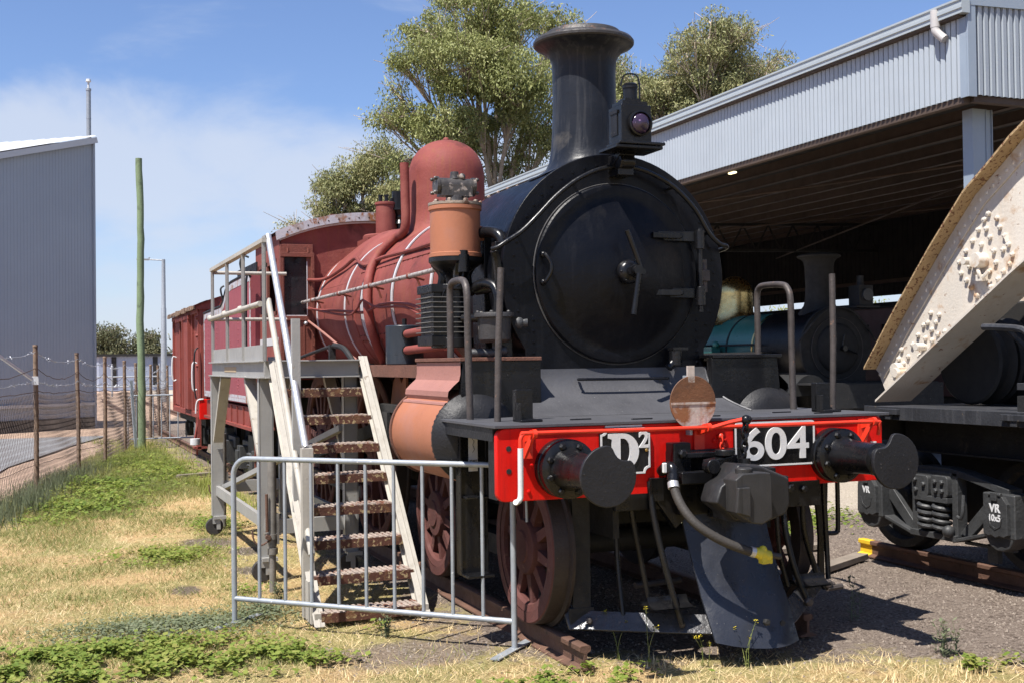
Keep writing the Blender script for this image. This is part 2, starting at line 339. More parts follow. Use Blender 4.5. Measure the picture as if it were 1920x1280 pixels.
ys = np.concatenate([[-1500, -400, -100, -40, -20, -12, -9], np.arange(-7, 14.01, .12), np.arange(14.5, 34, .6), [36, 40, 46, 55, 70, 95, 140, 220, 400, 800, 1600]])
GX, GY = np.meshgrid(xs, ys); GZ = gz(GX, GY)
mb = MB(); mb.sheet([[(GX[i, j], GY[i, j], GZ[i, j]) for j in range(len(xs))] for i in range(len(ys))])
m_ground = bpy.data.materials.new('yard_ground'); m_ground.use_nodes = True
def ground_nodes(m):
    nt = m.node_tree; b = nt.nodes['Principled BSDF']; L = nt.links.new
    g = N(nt, 'ShaderNodeNewGeometry'); sp = N(nt, 'ShaderNodeSeparateXYZ'); L(g.outputs['Position'], sp.inputs[0]); X, Y = sp.outputs[0], sp.outputs[1]
    def mt(op, a, b_=None, c=None):
        n = N(nt, 'ShaderNodeMath', operation=op)
        for i, q in enumerate((a, b_, c)):
            if q is None: continue
            if isinstance(q, (int, float)): n.inputs[i].default_value = q
            else: L(q, n.inputs[i])
        return n.outputs[0]
    def noise(sc, det=6, ro=.62):
        n = N(nt, 'ShaderNodeTexNoise'); n.inputs['Scale'].default_value = sc; n.inputs['Detail'].default_value = det; n.inputs['Roughness'].default_value = ro; L(g.outputs['Position'], n.inputs['Vector']); return n.outputs[0]
    def sst(s, a, b_, c=0, d=1):
        r = N(nt, 'ShaderNodeMapRange', interpolation_type='SMOOTHSTEP'); r.inputs['From Min'].default_value = a; r.inputs['From Max'].default_value = b_; r.inputs['To Min'].default_value = c; r.inputs['To Max'].default_value = d; L(s, r.inputs['Value']); return r.outputs[0]
    def mix(f, a, b_):
        x = N(nt, 'ShaderNodeMix', data_type='RGBA'); L(f, x.inputs['Factor'])
        for k, q in (('A', a), ('B', b_)):
            if isinstance(q, tuple): x.inputs[k].default_value = (*q, 1)
            else: L(q, x.inputs[k])
        return x.outputs['Result']
    fine = noise(45, 8, .75); mid = noise(6); big = noise(1.3)
    dirt = mix(sst(fine, .38, .64), (.075, .056, .044), (.31, .25, .205)); dirt = mix(sst(mid, .45, .7), dirt, (.20, .16, .13))
    straw = mix(sst(fine, .3, .7), (.28, .18, .08), (.60, .43, .22)); straw = mix(sst(mid, .52, .72, 0, .6), straw, (.20, .125, .07))
    straw = mix(sst(big, .42, .56, 0, .85), straw, mix(sst(fine, .3, .7), (.17, .155, .055), (.40, .35, .15)))
    # straw in front of the locomotive and all along its left side; bare dirt elsewhere
    edge = mt('ADD', mt('MULTIPLY', mt('SUBTRACT', mid, .5), 1.5), mt('MULTIPLY', mt('SUBTRACT', big, .5), 1.6))
    f1 = mt('ADD', mt('SUBTRACT', mt('MULTIPLY', X, -.50), Y), -.12)
    f2 = mt('SUBTRACT', -1.15, X)
    strawf = sst(mt('ADD', mt('MAXIMUM', f1, f2), edge), -.22, .28)
    c = mix(strawf, dirt, straw)
    # bare dark dirt patch under the barrier
    px = mt('ADD', X, 1.55); py = mt('SUBTRACT', Y, .85)
    d = mt('SQRT', mt('ADD', mt('MULTIPLY', px, px), mt('MULTIPLY', mt('MULTIPLY', py, py), 2.2)))
    c = mix(sst(mt('ADD', d, mt('MULTIPLY', edge, .55)), .75, .35, 0, .85), c, dirt)
    for (ax, ay, ar) in ((2.2, -6.1, .28), (1.95, -5.35, .16), (3.05, -1.25, .16), (2.05, -4.3, .14), (2.7, -3.6, .12)):
        qx = mt('ADD', X, ar and ax); qy = mt('MULTIPLY', mt('ADD', Y, ay), .6); dd = mt('SQRT', mt('ADD', mt('MULTIPLY', qx, qx), mt('MULTIPLY', qy, qy)))
        c = mix(sst(mt('ADD', dd, mt('MULTIPLY', edge, .12)), ar*1.25, ar*.7, 0, .9), c, mix(sst(fine, .35, .7), (.07, .055, .045), (.20, .165, .14)))
    # pinkish gravel beyond the wire fence, pale crushed rock between the tracks
    fx = mt('ADD', mt('ADD', X, mt('MULTIPLY', mt('SUBTRACT', Y, 12.0), -.185)), 4.0)
    pink = mix(sst(fine, .35, .65), (.30, .20, .14), (.52, .38, .29))
    c = mix(sst(mt('ADD', fx, mt('MULTIPLY', edge, .3)), .1, -.25), c, pink)
    pale = mix(sst(fine, .35, .65), (.30, .25, .19), (.50, .44, .36))
    c = mix(mt('MULTIPLY', sst(X, 2.0, 2.8), sst(mt('ADD', Y, mt('MULTIPLY', edge, .6)), 4.6, 5.6)), c, pale)
    L(c, b.inputs['Base Color']); b.inputs['Roughness'].default_value = .95; b.inputs['Specular IOR Level'].default_value = .15
    bn = N(nt, 'ShaderNodeBump'); bn.inputs['Strength'].default_value = .9; bn.inputs['Distance'].default_value = .03
    L(mt('ADD', fine, mt('MULTIPLY', mid, .6)), bn.inputs['Height']); L(bn.outputs[0], b.inputs['Normal'])
ground_nodes(m_ground)
g = mb.build('ground', m_ground); tag(g, kind='structure')

# asphalt lane left of the fence
mb = MB(); mb.sheet([[(-30, 5, .02), (-5.2, 5, .02)], [(-30, 12, .02), (-4.9, 12, .02)], [(-30, 17, .02), (-4.35, 17, .02)], [(-30, 23.0, .02), (-3.1, 22.8, .02)], [(-30, 27.6, .02), (-2.2, 26.3, .02)]])
tag(mb.build('road', m_road), kind='structure')

# ================================================================== VEGETATION ON THE GROUND
def scatter_mesh(name, mat, P, Q, Rr, parent=None):
    """P,Q,Rr: (n,3) triangles -> one mesh"""
    n = len(P); co = np.stack([P, Q, Rr], 1).reshape(-1, 3)
    me = bpy.data.meshes.new(name); me.vertices.add(3*n); me.vertices.foreach_set('co', co.astype(np.float32).ravel())
    me.loops.add(3*n); me.loops.foreach_set('vertex_index', np.arange(3*n, dtype=np.int32)); me.polygons.add(n)
    me.polygons.foreach_set('loop_start', np.arange(0, 3*n, 3, dtype=np.int32)); me.update(calc_edges=True); me.materials.append(mat)
    o = bpy.data.objects.new(name, me); COL.objects.link(o)
    if parent: o.parent = parent
    return o
def quads_mesh(name, mat, C, parent=None):
    """C: (n,4,3) quads -> one mesh"""
    n = len(C); me = bpy.data.meshes.new(name); me.vertices.add(4*n); me.vertices.foreach_set('co', C.astype(np.float32).ravel())
    me.loops.add(4*n); me.loops.foreach_set('vertex_index', np.arange(4*n, dtype=np.int32)); me.polygons.add(n)
    me.polygons.foreach_set('loop_start', np.arange(0, 4*n, 4, dtype=np.int32)); me.update(calc_edges=True); me.materials.append(mat)
    o = bpy.data.objects.new(name, me); COL.objects.link(o)
    if parent: o.parent = parent
    return o
def blades(x, y, h, w, lean, seedv=0):
    n = len(x); z = gz(x, y); a = rng.uniform(0, 2*PI, n); b = rng.uniform(0, 2*PI, n)
    base = np.stack([x, y, z-.004], 1); d = np.stack([np.cos(a), np.sin(a), np.zeros(n)], 1)*(w[:, None]/2)
    tip = base+np.stack([np.cos(b)*lean, np.sin(b)*lean, h], 1)
    return base-d, base+d, tip
def fline(y): return -3.84+(y-12)*.195     # the fence line, x as a function of y
# green patches (x, y, rx, ry, strength)
GP = [(-3.55, 1.45, .75, .45, 1), (-2.9, 2.25, .55, .28, .8), (-2.6, 5.2, .55, .8, .9), (-2.43, 1.0, .38, .28, .8), (-3.4, 3.3, .6, .5, .35), (-2.35, 3.3, .3, .25, .5),
      (-3.6, 7.4, .5, 1.6, .9), (-3.2, 10.5, .9, 2.0, .9), (-2.5, 13.5, 1.2, 3.5, .75), (-1.9, 17.5, 1.0, 3.5, .8), (-2.9, 8.0, .7, 1.0, .45), (-1.0, -.25, .35, .22, .7), (-2.0, 6.8, .35, .5, .5), (-3.3, 4.8, .8, .5, .3)]
def green(x, y):
    s = np.zeros_like(x)
    for (cx, cy, rx, ry, k) in GP: s = np.maximum(s, k*np.clip(1.35-np.hypot((x-cx)/rx, (y-cy)/ry), 0, 1))
    return np.clip(s*1.2+(fbm(x*1.7, y*1.7, 21)-.43)*1.7, 0, 1)
BARE = [(-2.2, 6.1, .28), (-1.95, 5.35, .16), (-3.05, 1.25, .16), (-2.05, 4.3, .14), (-2.7, 3.6, .12)]
def bare(x, y):
    k = np.ones_like(x)
    for (ax, ay, ar) in BARE: k = np.minimum(k, np.clip((np.hypot(x-ax, (y-ay)*.6)-ar*.8)/.08, .05, 1))
    return k
def strawm(x, y):
    f = np.maximum(-.5*x-y-.05, -1.15-x)+(fbm(x*3, y*3, 5)-.5)*1.2
    hole = np.hypot(x+1.55, (y-.85)*1.5)
    return bare(x, y)*np.clip(f*2.5+.5, 0, 1)*np.clip((hole-.35)/.4+ (fbm(x*4, y*4, 8)-.5)*1.5, .12, 1)
def samp(n, x0, x1, y0, y1, dens):
    x = rng.uniform(x0, x1, n); y = rng.uniform(y0, y1, n); k = rng.uniform(0, 1, n) < dens(x, y); return x[k], y[k]
parts = []
# fallen straw: thin blades lying nearly flat
x, y = samp(62000, -4.6, 2.4, -1.9, 3.6, strawm); x2, y2 = samp(42000, -4.4, -.9, 3.6, 12, lambda x, y: strawm(x, y)*(x > fline(y)-.3))
x = np.concatenate([x, x2]); y = np.concatenate([y, y2]); n = len(x)
P_, Q_, T_ = blades(x, y, rng.uniform(.004, .05, n), rng.uniform(.003, .006, n), rng.uniform(.03, .12, n))
o = scatter_mesh('dry_straw', m_straw, P_, Q_, T_); tag(o, 'dry yellow straw and dead grass lying over the ground left of the engine', 'straw', kind='stuff')
# short grass
x, y = samp(190000, -4.5, -1.2, .2, 20, lambda x, y: green(x, y)*(1-.8*np.clip((x+2.25)/.2, 0, 1)*(y < 6))*(x > fline(y)-.35)*(x < np.where(y > 7.2, -1.45, -1.9+np.clip((3-y)*.4, 0, .8)))); n = len(x)
far = np.clip((y-7)/8, 0, 1)
P_, Q_, T_ = blades(x, y, rng.uniform(.015, .07, n)*(1+far*1.0), rng.uniform(.004, .008, n)*(1+far*.9), rng.uniform(.02, .08, n)*(1+far*.9))
xb, yb = samp(36000, -4.5, 2.4, -1.7, 6, lambda x, y: strawm(x, y)*.5*(x < -1.0-(.3*y))); nb = len(xb)
P2, Q2, T2 = blades(xb, yb, rng.uniform(.02, .06, nb), rng.uniform(.003, .006, nb), rng.uniform(.0, .05, nb))
o = scatter_mesh('grass', m_grass, np.concatenate([P_, P2]), np.concatenate([Q_, Q2]), np.concatenate([T_, T2])); tag(o, 'short green and drying grass growing in patches on the verge', 'grass', kind='stuff')
# clover-like leaves: small tilted quads
def leaves(x, y, zlo, zhi, s0, s1, tilt=.5):
    n = len(x); z = gz(x, y)+rng.uniform(zlo, zhi, n); a = rng.uniform(0, 2*PI, n); s = rng.uniform(s0, s1, n)
    u = np.stack([np.cos(a), np.sin(a), rng.uniform(-tilt, tilt, n)], 1)*s[:, None]; w = np.stack([-np.sin(a), np.cos(a), rng.uniform(-tilt, tilt, n)], 1)*s[:, None]*.8
    c = np.stack([x, y, z], 1); return np.stack([c-u, c-w, c+u, c+w], 1)
CL = [(-3.95, 1.15, .35, .4, 3600), (-3.3, 1.05, .6, .2, 2600), (-3.6, 1.45, .75, .32, 8320), (-3.35, 1.25, .5, .25, 2400), (-2.45, .98, .33, .24, 3040), (-1.0, -.28, .3, .16, 1760), (-2.7, 5.3, .4, .5, 2400), (-2.32, 3.35, .16, .14, 416), (-3.2, 10.0, .45, .9, 3520), (-2.9, 12.3, .6, 1.2, 4160), (-2.0, 15.5, .5, 2.2, 6720), (-3.75, 8.6, .3, .6, 800), (-1.95, 7.4, .25, .5, 1120), (-1.72, 1.2, .06, .05, 80), (-1.65, 1.5, .05, .04, 64),
      (1.25, -.93, .2, .07, 672), (3.6, 5.0, 1.0, .7, 4800), (3.0, 4.2, .6, .45, 2240), (2.2, 5.6, .6, .5, 1440)]
qs = []
for (cx, cy, rx, ry, n) in CL:
    a = rng.normal(0, .55, (n, 2)); x = cx+a[:, 0]*rx*1.15; y = cy+a[:, 1]*ry*1.15
    k = fbm(x*5, y*5, 4)+rng.uniform(-.07, .07, n) > .47; sc = 1.5 if cy > 9 else (1.3 if cx > 1.8 else 1)
    qs.append(leaves(x[k], y[k], .01, .075*sc, .007*sc, .026*sc))
tag(quads_mesh('clover', m_lush, np.concatenate(qs)), 'bright green clover and creeping weeds in low patches', 'ground cover', kind='stuff')
# grey-green creeping mat
x = rng.normal(-2.92, .36, 5200); y = rng.normal(2.2, .20, 5200); x2 = rng.normal(-2.25, .1, 700); y2 = rng.normal(2.5, .14, 700)
tag(quads_mesh('creeping_weed', m_weed, leaves(np.concatenate([x, x2]), np.concatenate([y, y2]), .005, .045, .008, .016)), 'grey green creeping weed mat by the barrier foot', 'ground cover', kind='stuff')
# gravel
def chips(n, x0, x1, y0, y1, s0, s1, dens):
    x, y = samp(n, x0, x1, y0, y1, dens); n = len(x); s = rng.uniform(s0, s1, n); z = gz(x, y)
    a = rng.uniform(0, 2*PI, n); c = np.stack([x, y, z], 1); D = []
    for k in range(3): aa = a+k*2.1+rng.uniform(-.4, .4, n); D.append(c+np.stack([np.cos(aa)*s, np.sin(aa)*s, -.004+0*s], 1))
    T = c+np.stack([rng.uniform(-.3, .3, n)*s, rng.uniform(-.3, .3, n)*s, s*rng.uniform(.4, .9, n)], 1)
    return D, T
D, T = chips(34000, -2.4, 5.2, -2.2, 6.5, .004, .019, lambda x, y: 1-.9*strawm(x, y))
tag(scatter_mesh('gravel', m_stone, np.concatenate([D[0], D[1], D[2]]), np.concatenate([D[1], D[2], D[0]]), np.concatenate([T, T, T])), 'loose grey gravel chips scattered over bare dirt', 'gravel', kind='stuff')
# tall feathery grass along the fence foot and by the van
def tuft_field(name, spots, label, mat):
    xs_, ys_, hs_ = [], [], []
    for (cx, cy, rx, ry, n, h) in spots:
        xs_.append(rng.normal(cx, rx, n)); ys_.append(rng.normal(cy, ry, n)); hs_.append(rng.uniform(.35, 1.1, n)*h)
    x, y, h = map(np.concatenate, (xs_, ys_, hs_)); P_, Q_, T_ = blades(x, y, h, rng.uniform(.006, .013, len(x)), h*rng.uniform(.1, .55, len(x)))
    tag(scatter_mesh(name, mat, P_, Q_, T_), label, 'grass', kind='stuff')
sp = [(fline(y_)+.05+rng.uniform(-.1, .25), y_, .16, .25, 170, .34 if y_ < 12.5 else .30) for y_ in np.arange(7.6, 15, .45)]
tuft_field('tall_grass', sp, 'tall grey green feathery grass along the foot of the wire fence', m_weed)
sp = [(-1.85+rng.uniform(-.5, .5), y_, .30, .3, 150, .20) for y_ in np.arange(14, 23.5, .45)]+[(-1.45, y_, .12, .3, 110, .20) for y_ in np.arange(8.5, 12.8, .4)]
tuft_field('verge_grass', sp, 'knee high yellow green grass in front of the far barrier', m_verge)

sp = [(rng.uniform(-.9, 1.6), 0, .10, .06, 26, .065) for _ in range(34)]
sp = [(x_, -.5*x_-.22-abs(rng.normal(0, .40)), a_, b_, n_, h_*rng.uniform(.5, 1.3)) for (x_, _y, a_, b_, n_, h_) in sp]+[(rng.uniform(-2.4, -1.3), rng.uniform(.2, 1.0), .12, .08, 16, .05) for _ in range(10)]
tuft_field('dry_tufts', sp, 'upright tufts of dead dry grass in the strip in front of the engine', m_straw)
# individual weeds
def weed(loc, h, n, name, label, cat, flower=False, spread=.06, grp=None):
    t = thing(name, label, cat, loc, grp); st = MB(); C = []
    fl = []
    for i in range(n):
        a = random.uniform(0, 2*PI); hh = h*random.uniform(.55, 1); l = random.uniform(.1, .35)*hh
        p0 = V(loc)+V((random.uniform(-1, 1)*spread*.4, random.uniform(-1, 1)*spread*.4, -.01)); p2 = p0+V((math.cos(a)*l, math.sin(a)*l, hh)); p1 = (p0+p2)/2+V((math.cos(a)*-.02, 0, .03*hh))
        pts = smoothpath([p0, p1, p2], 4); st.tube(pts, [.0028*(1-.6*k/len(pts)) for k in range(len(pts))], 4)
        for k in range(int(7+hh*30)):
            q = pts[random.randrange(1, len(pts))]; b = random.uniform(0, 2*PI); L = random.uniform(.02, .05)*(.6 if flower else 1); d = V((math.cos(b), math.sin(b), random.uniform(.1, .8))).normalized()*L
            w = V((-math.sin(b), math.cos(b), 0))*L*(.12 if flower else .2); C.append([q, q+d*.5+w, q+d, q+d*.5-w])
        if flower:
            for k in range(9):
                b = random.uniform(0, 2*PI); c = p2+V((random.uniform(-.012, .012), random.uniform(-.012, .012), random.uniform(-.01, .012))); d = V((math.cos(b), math.sin(b), random.uniform(-.2, .6)))*.009; w = V((-math.sin(b), math.cos(b), .2))*.006
                fl.append([c, c+d*.5+w, c+d, c+d*.5-w])
    off = np.array(loc)
    st.build('stem', m_weed if not flower else m_grass, t)
    quads_mesh('foliage', m_weed if not flower else m_grass, np.array([[tuple(p) for p in q] for q in C])-off, t)
    if fl: quads_mesh('flower', m_flower, np.array([[tuple(p) for p in q] for q in fl])-off, t)
    return t
G = 'flowering weeds in front of the pilot'
weed((-.52, .12, 0), .30, 3, 'flowering_weed', 'tall yellow flowered weed below the left end of the pilot bar', 'weed', True, .05, G)
weed((-.44, -.12, 0), .34, 2, 'flowering_weed', 'slender yellow flowered weed just right of the leftmost flowering one', 'weed', True, .05, G)
weed((-.14, -.22, 0), .22, 3, 'flowering_weed', 'small straggly yellow flowered weed under the middle of the pilot bar', 'weed', True, .09, G)
weed((.05, -.36, 0), .28, 3, 'flowering_weed', 'yellow flowered weed in front of the sloping pilot plate', 'weed', True, .07, G)
weed((1.30, -.60, 0), .22, 16, 'bushy_weed', 'grey green bushy weed on the dirt at the lower right', 'weed', False, .14)
weed((1.42, .40, 0), .30, 5, 'dry_weed', 'thin dry grass stalks standing in the buffer shadow', 'weed', False, .10)
weed((-1.66, 1.30, 0), .14, 9, 'bushy_weed', 'small grey green weed under the barrier beside the bottom stair', 'weed', False, .07)
weed((-2.1, 2.75, 0), .16, 10, 'bushy_weed', 'small tufted weed at the foot of the front stair jack', 'weed', False, .08)

# ================================================================== RAILS
def rail(x, y0, y1, label, grp, z0=0.0):
    # flat-bottomed rail section swept along y
    sec = [(-.062, 0), (.062, 0), (.062, .010), (.010, .026), (.010, .10), (.034, .112), (.034, .138), (.026, .144), (-.026, .144), (-.034, .138), (-.034, .112), (-.010, .10), (-.010, .026), (-.062, .010)]
    o = MB().prism(sec, (x, y0, z0-.004), (1, 0, 0), (0, 0, 1), (0, y1-y0, 0)).build('rail', m_rail); tag(o, label, 'rail', grp); return o
rail(-.835, -.05, 60, 'rusty rail under the left wheels of the black and red engine', 'rails of the engine track')
rail(.835, .12, 60, 'rusty rail under the right wheels of the black and red engine', 'rails of the engine track')
r1 = rail(3.215, -14, 2.62, 'rusty rail with a yellow painted end under the flat wagon', 'rails of the wagon track')
rail(4.885, -14, 2.62, 'rusty rail on the shed side under the flat wagon', 'rails of the wagon track')
mb = MB(); mb.prism([(-.064, -.001), (.064, -.001), (.064, .012), (.0125, .028), (.0125, .10), (.036, .112), (.036, .139), (.027, .1465), (-.027, .1465), (-.036, .139), (-.036, .112), (-.0125, .10), (-.0125, .028), (-.064, .012)], (3.215, 2.46, -.004), (1, 0, 0), (0, 0, 1), (0, .163, 0))
mb.build('painted_end', m_yel, r1)
for (a, b, lb) in (((2.25, 1.95), (3.0, 2.35), 'loose weathered board lying on the dirt by the yellow rail end'), ((1.9, 2.85), (3.05, 3.0), 'longer grey board half buried beside the yellow rail end'), ((-1.75, 13.4), (-1.2, 13.6), 'old timber sleeper end on the ground under the goods van')):
    mb = MB(); mb.bar((*a, .03), (*b, .035), .13, .05); tag(mb.build('timber_board', m_timber, bev=.004), lb, 'board')

# ================================================================== SHED
def corr(mb, o, u, v, n_out, length, height, pitch=.1, amp=.042, ext=None):
    """vertical corrugated sheet: o origin, u along, v up"""
    o, u, v, n_ = V(o), V(u), V(v), V(n_out); k = int(length/pitch); prof = [(0, 0), (.24, 0), (.29, 1), (.95, .72)]
    r0, r1_ = [], []
    for i in range(k):
        for (f, a) in prof:
            s = (i+f)*pitch; h = height(s) if callable(height) else height
            p = o+u*s+n_*(a*amp); r0.append(p); r1_.append(p+v*h)
    mb.sheet([r0, r1_]); return mb
SX, SY, SY1 = 7.09, 5.36, 46.0
shed = thing('train_shed', 'large open sided shed clad in pale blue grey corrugated steel with a dark interior', 'shed', (SX, SY, 0))
corr(MB(), (SX, SY1, 5.07), (0, -1, 0), (0, 0, 1), (-1, 0, 0), SY1-SY, .99).build('side_cladding', m_clad, shed, smooth=False)
corr(MB(), (SX+.02, SY-.02, 5.08), (1, 0, 0), (0, 0, 1), (0, -1, 0), 16, lambda s: 1.15+s*.03).build('end_cladding', m_clad, shed, smooth=False)
mb = MB()   # quad gutter along the eave with a lip
mb.prism([(-.145, .0), (-.145, .05), (-.16, .06), (-.16, .10), (-.15, .105), (-.15, .15), (-.165, .16), (-.165, .185), (-.13, .19), (-.02, .215), (-.02, .0)], (SX, SY-.10, 6.09), (1, 0, 0), (0, 0, 1), (0, SY1-SY, 0))
mb.build('gutter', m_gutter, shed)
MB().bx(SX-.12, SX+.02, SY, SY1, 6.065, 6.088).build('eave_soffit', m_purl, shed)
mb = MB(); mb.bx(SX-.035, SX+.09, SY-.075, SY-.045, 5.05, 6.24); mb.bx(SX-.04, SX-.022, SY-.045, SY+.07, 5.05, 6.06); mb.build('corner_flashing', m_flash, shed)
mb = MB(); mb.prism([(-.02, 6.20), (16, 6.68), (16, 6.80), (-.02, 6.32)], (SX, SY-.08, 0), (1, 0, 0), (0, 0, 1), (0, .05, 0)); mb.build('barge_flashing', m_flash, shed)
mb = MB(); mb.bx(SX-.01, SX+.10, SY+.05, SY1, 4.985, 5.068); mb.build('eave_beam', m_purl, shed)
mb = MB(); mb.bx(SX+.10, SX+16, SY-.01, SY+.09, 5.0, 5.078); mb.build('end_beam', m_purl, shed)
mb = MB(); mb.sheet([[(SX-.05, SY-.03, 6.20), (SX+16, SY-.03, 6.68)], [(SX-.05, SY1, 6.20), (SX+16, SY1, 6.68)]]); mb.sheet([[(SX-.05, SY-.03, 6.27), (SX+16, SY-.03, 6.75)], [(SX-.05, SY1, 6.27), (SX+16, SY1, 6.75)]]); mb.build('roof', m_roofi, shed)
def column(y, x=SX):
    mb = MB()   # rolled channel column: web and two flanges
    mb.bx(x, x+.20, y, y+.012, 0, 5.0); mb.bx(x-.012, x, y, y+.18, 0, 5.0); mb.bx(x+.20, x+.212, y-.012, y+.17, 0, 5.0); mb.bx(x+.212, x+.31, y+.02, y+.032, 0, 5.0); mb.bx(x+.31, x+.322, y, y+.18, 0, 5.0); mb.bx(x-.03, x+.34, y-.03, y+.2, 0, .04)
    return mb.build('column', m_flash, shed)
column(SY+.32, SX+.39); column(17.3); column(27.0); column(37.0)
for y_ in np.arange(SY+6, SY1, 8): pass
for xx in np.arange(SX+1.3, SX+16, 1.2):
    mb = MB(); z = 6.17+(xx-SX)*.03; mb.bx(xx-.035, xx+.035, SY+.1, SY1, z-.2, z); mb.bx(xx-.06, xx+.10, SY+.1, SY1, z-.21, z-.201); mb.build('purlin', m_purl, shed)
for y_ in (SY+.45, 27, 38):
    mb = MB(); L = 16
    mb.bar((SX+.1, y_, 5.88), (SX+L, y_, 6.36), .09, .09); mb.bar((SX+.1, y_, 5.15), (SX+L, y_, 5.45), .09, .09)
    for k in range(16):
        a = SX+.3+k*.98; zb = 5.15+(a-SX)*.019; zt = 5.88+(a-SX)*.03
        mb.bar((a, y_, zb), (a+.49, y_, zt), .045, .045); mb.bar((a+.49, y_, zt), (a+.98, y_, zb+.018), .045, .045)
    mb.build('truss', m_lattice if y_ > 10 else m_purl, shed)  # deeper trusses go near-black: the shed's gloom is put into their colour
for (a, b) in (((13.5, 6.2, 5.3), (7.6, 20, 5.1)), ((13.5, 12, 5.3), (21, 30, 5.4)), ((21, 8, 5.4), (13, 22, 5.3))): MB().tube([a, b], .022, 6).build('tie_rod', m_purl, shed)
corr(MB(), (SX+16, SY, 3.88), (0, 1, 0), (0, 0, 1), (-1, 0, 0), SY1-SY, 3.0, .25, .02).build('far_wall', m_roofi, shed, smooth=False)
MB().bx(SX+15.85, SX+15.97, SY, SY1, 4.3, 4.42).build('far_girt', m_purl, shed)
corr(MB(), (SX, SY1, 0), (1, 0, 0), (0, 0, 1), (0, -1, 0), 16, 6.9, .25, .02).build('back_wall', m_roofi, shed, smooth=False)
mb = MB(); px_, py_ = SX-.085, 5.75
mb.cyl((px_-.05, py_, 6.24), (px_-.05, py_, 6.02), .062); mb.cyl((px_-.03, py_, 6.09), (px_-.03, py_, 6.07), .065); mb.tube(smoothpath([(px_-.05, py_, 6.05), (px_-.05, py_-.01, 5.97), (px_-.02, py_-.06, 5.90), (px_+.0, py_-.11, 5.85)], 5), .056, 16); mb.build('downpipe', m_pvc, shed)
mb = MB(); mb.bx(SX+.10, SX+.17, 10.95, 11.13, 4.955, 4.984)
m_lit = bpy.data.materials.new('lit_lamp'); m_lit.use_nodes = True; bb = m_lit.node_tree.nodes['Principled BSDF']; bb.inputs['Emission Color'].default_value = (1, .85, .45, 1); bb.inputs['Emission Strength'].default_value = 1.6
sl = mb.build('shed_light', m_lit, bev=.01); tag(sl, 'small lit yellow lamp under the eave beam of the shed', 'lamp')
# floor slab of the shed
mb = MB(); mb.bx(SX+.9, SX+16, SY+1, SY1, -.2, .03); tag(mb.build('shed_floor', m_road), kind='structure')

# ================================================================== WAREHOUSE ON THE LEFT
A = V((-2.34, 31.2, 0)); D = nrm((-.86, -.51, 0)); Rg = nrm((-.79, .61, 0))
wh = thing('warehouse', 'tall grey clad warehouse with a pale sloping roof behind the wire fence', 'building', tuple(A))
H = 8.69; SL = .285; LW = 12.0; nout = V((-.30, -.954, 0)).normalized()
corr(MB(), A, D, (0, 0, 1), V((-D.y, D.x, 0)), LW, lambda s: H-.02-s*SL, .10, .009).build('gable_cladding', m_house, wh, smooth=False)
B = A+D*LW
rt = lambda p, z: V((p.x, p.y, z))
RL = 26
mb = MB(); e = V((-D.y, D.x, 0))
ra, rb = rt(A-D*.06+e*.14, H+.02), rt(B+e*.14, H+.02-LW*SL)
k = 60; rows0, rows1 = [], []
for i in range(k*4+1):
    f = i/(k*4); bump_ = .03 if (i % 4) in (1, 2) else 0
    rows0.append(ra+Rg*RL*f+V((0, 0, bump_))); rows1.append(rb+Rg*RL*f+V((0, 0, bump_)))
mb.sheet([rows0, rows1]); mb.build('roof', m_wroof, wh, smooth=False)
mb = MB(); mb.bar(rt(A-D*.08+e*.15, H-.10), rt(B+e*.15, H-.10-LW*SL), .03, .17); mb.build('barge_board', m_wroof, wh)
mb = MB(); mb.bar(rt(A+e*.03-D*.02, H/2-.1), rt(A+e*.03-D*.02, H/2-.1)+V((0, 0, .001)), .01, .01); 
mb = MB(); c = A-D*.03+e*.02; mb.bar(rt(c, 0), rt(c, H-.1), .10, .06, up=D); mb.build('corner_trim', m_house, wh)
mb = MB(); mb.bar(rt(A+e*.05, .72), rt(B+e*.05, .72), .06, .09); mb.build('white_rub_rail', m_wroof, wh)
mb = MB(); mb.bar(rt(A+e*.035, .15), rt(B+e*.035, .15), .05, .36); mb.build('concrete_base', m_under, wh)
mb = MB(); q = A+Rg*.1; mb.sheet([[rt(A, 0), rt(A, H-.1)], [rt(A+Rg*RL, 0), rt(A+Rg*RL, H-.1)]]); mb.build('rear_wall', m_house, wh)
mb = MB(); q = rt(B+e*.2-D*.4, H-LW*SL-.1); mb.bar(q, q+Rg*RL, .16, .16); mb.build('gutter', m_wroof, wh)
mast = thing('mast', 'thin grey mast with a small white sensor head standing behind the warehouse roof', 'mast', (-2.07, 41.2, 0))
mb = MB(); mb.cyl((-2.07, 41.2, 0), (-2.07, 41.2, 12.3), .085, n=12); mb.cyl((-2.07, 41.2, 12.28), (-2.07, 41.2, 12.36), .10, n=12); mb.cyl((-2.07, 41.2, 11.2), (-2.07, 41.2, 11.24), .092, n=12); mb.build('pole', m_galv, mast)
mb = MB(); mb.cyl((-2.07, 41.2, 12.36), (-2.07, 41.2, 12.62), .04, n=10); mb.cyl((-2.07, 41.2, 12.62), (-2.07, 41.2, 12.72), .10, .08, n=12); mb.build('sensor_head', m_white, mast)

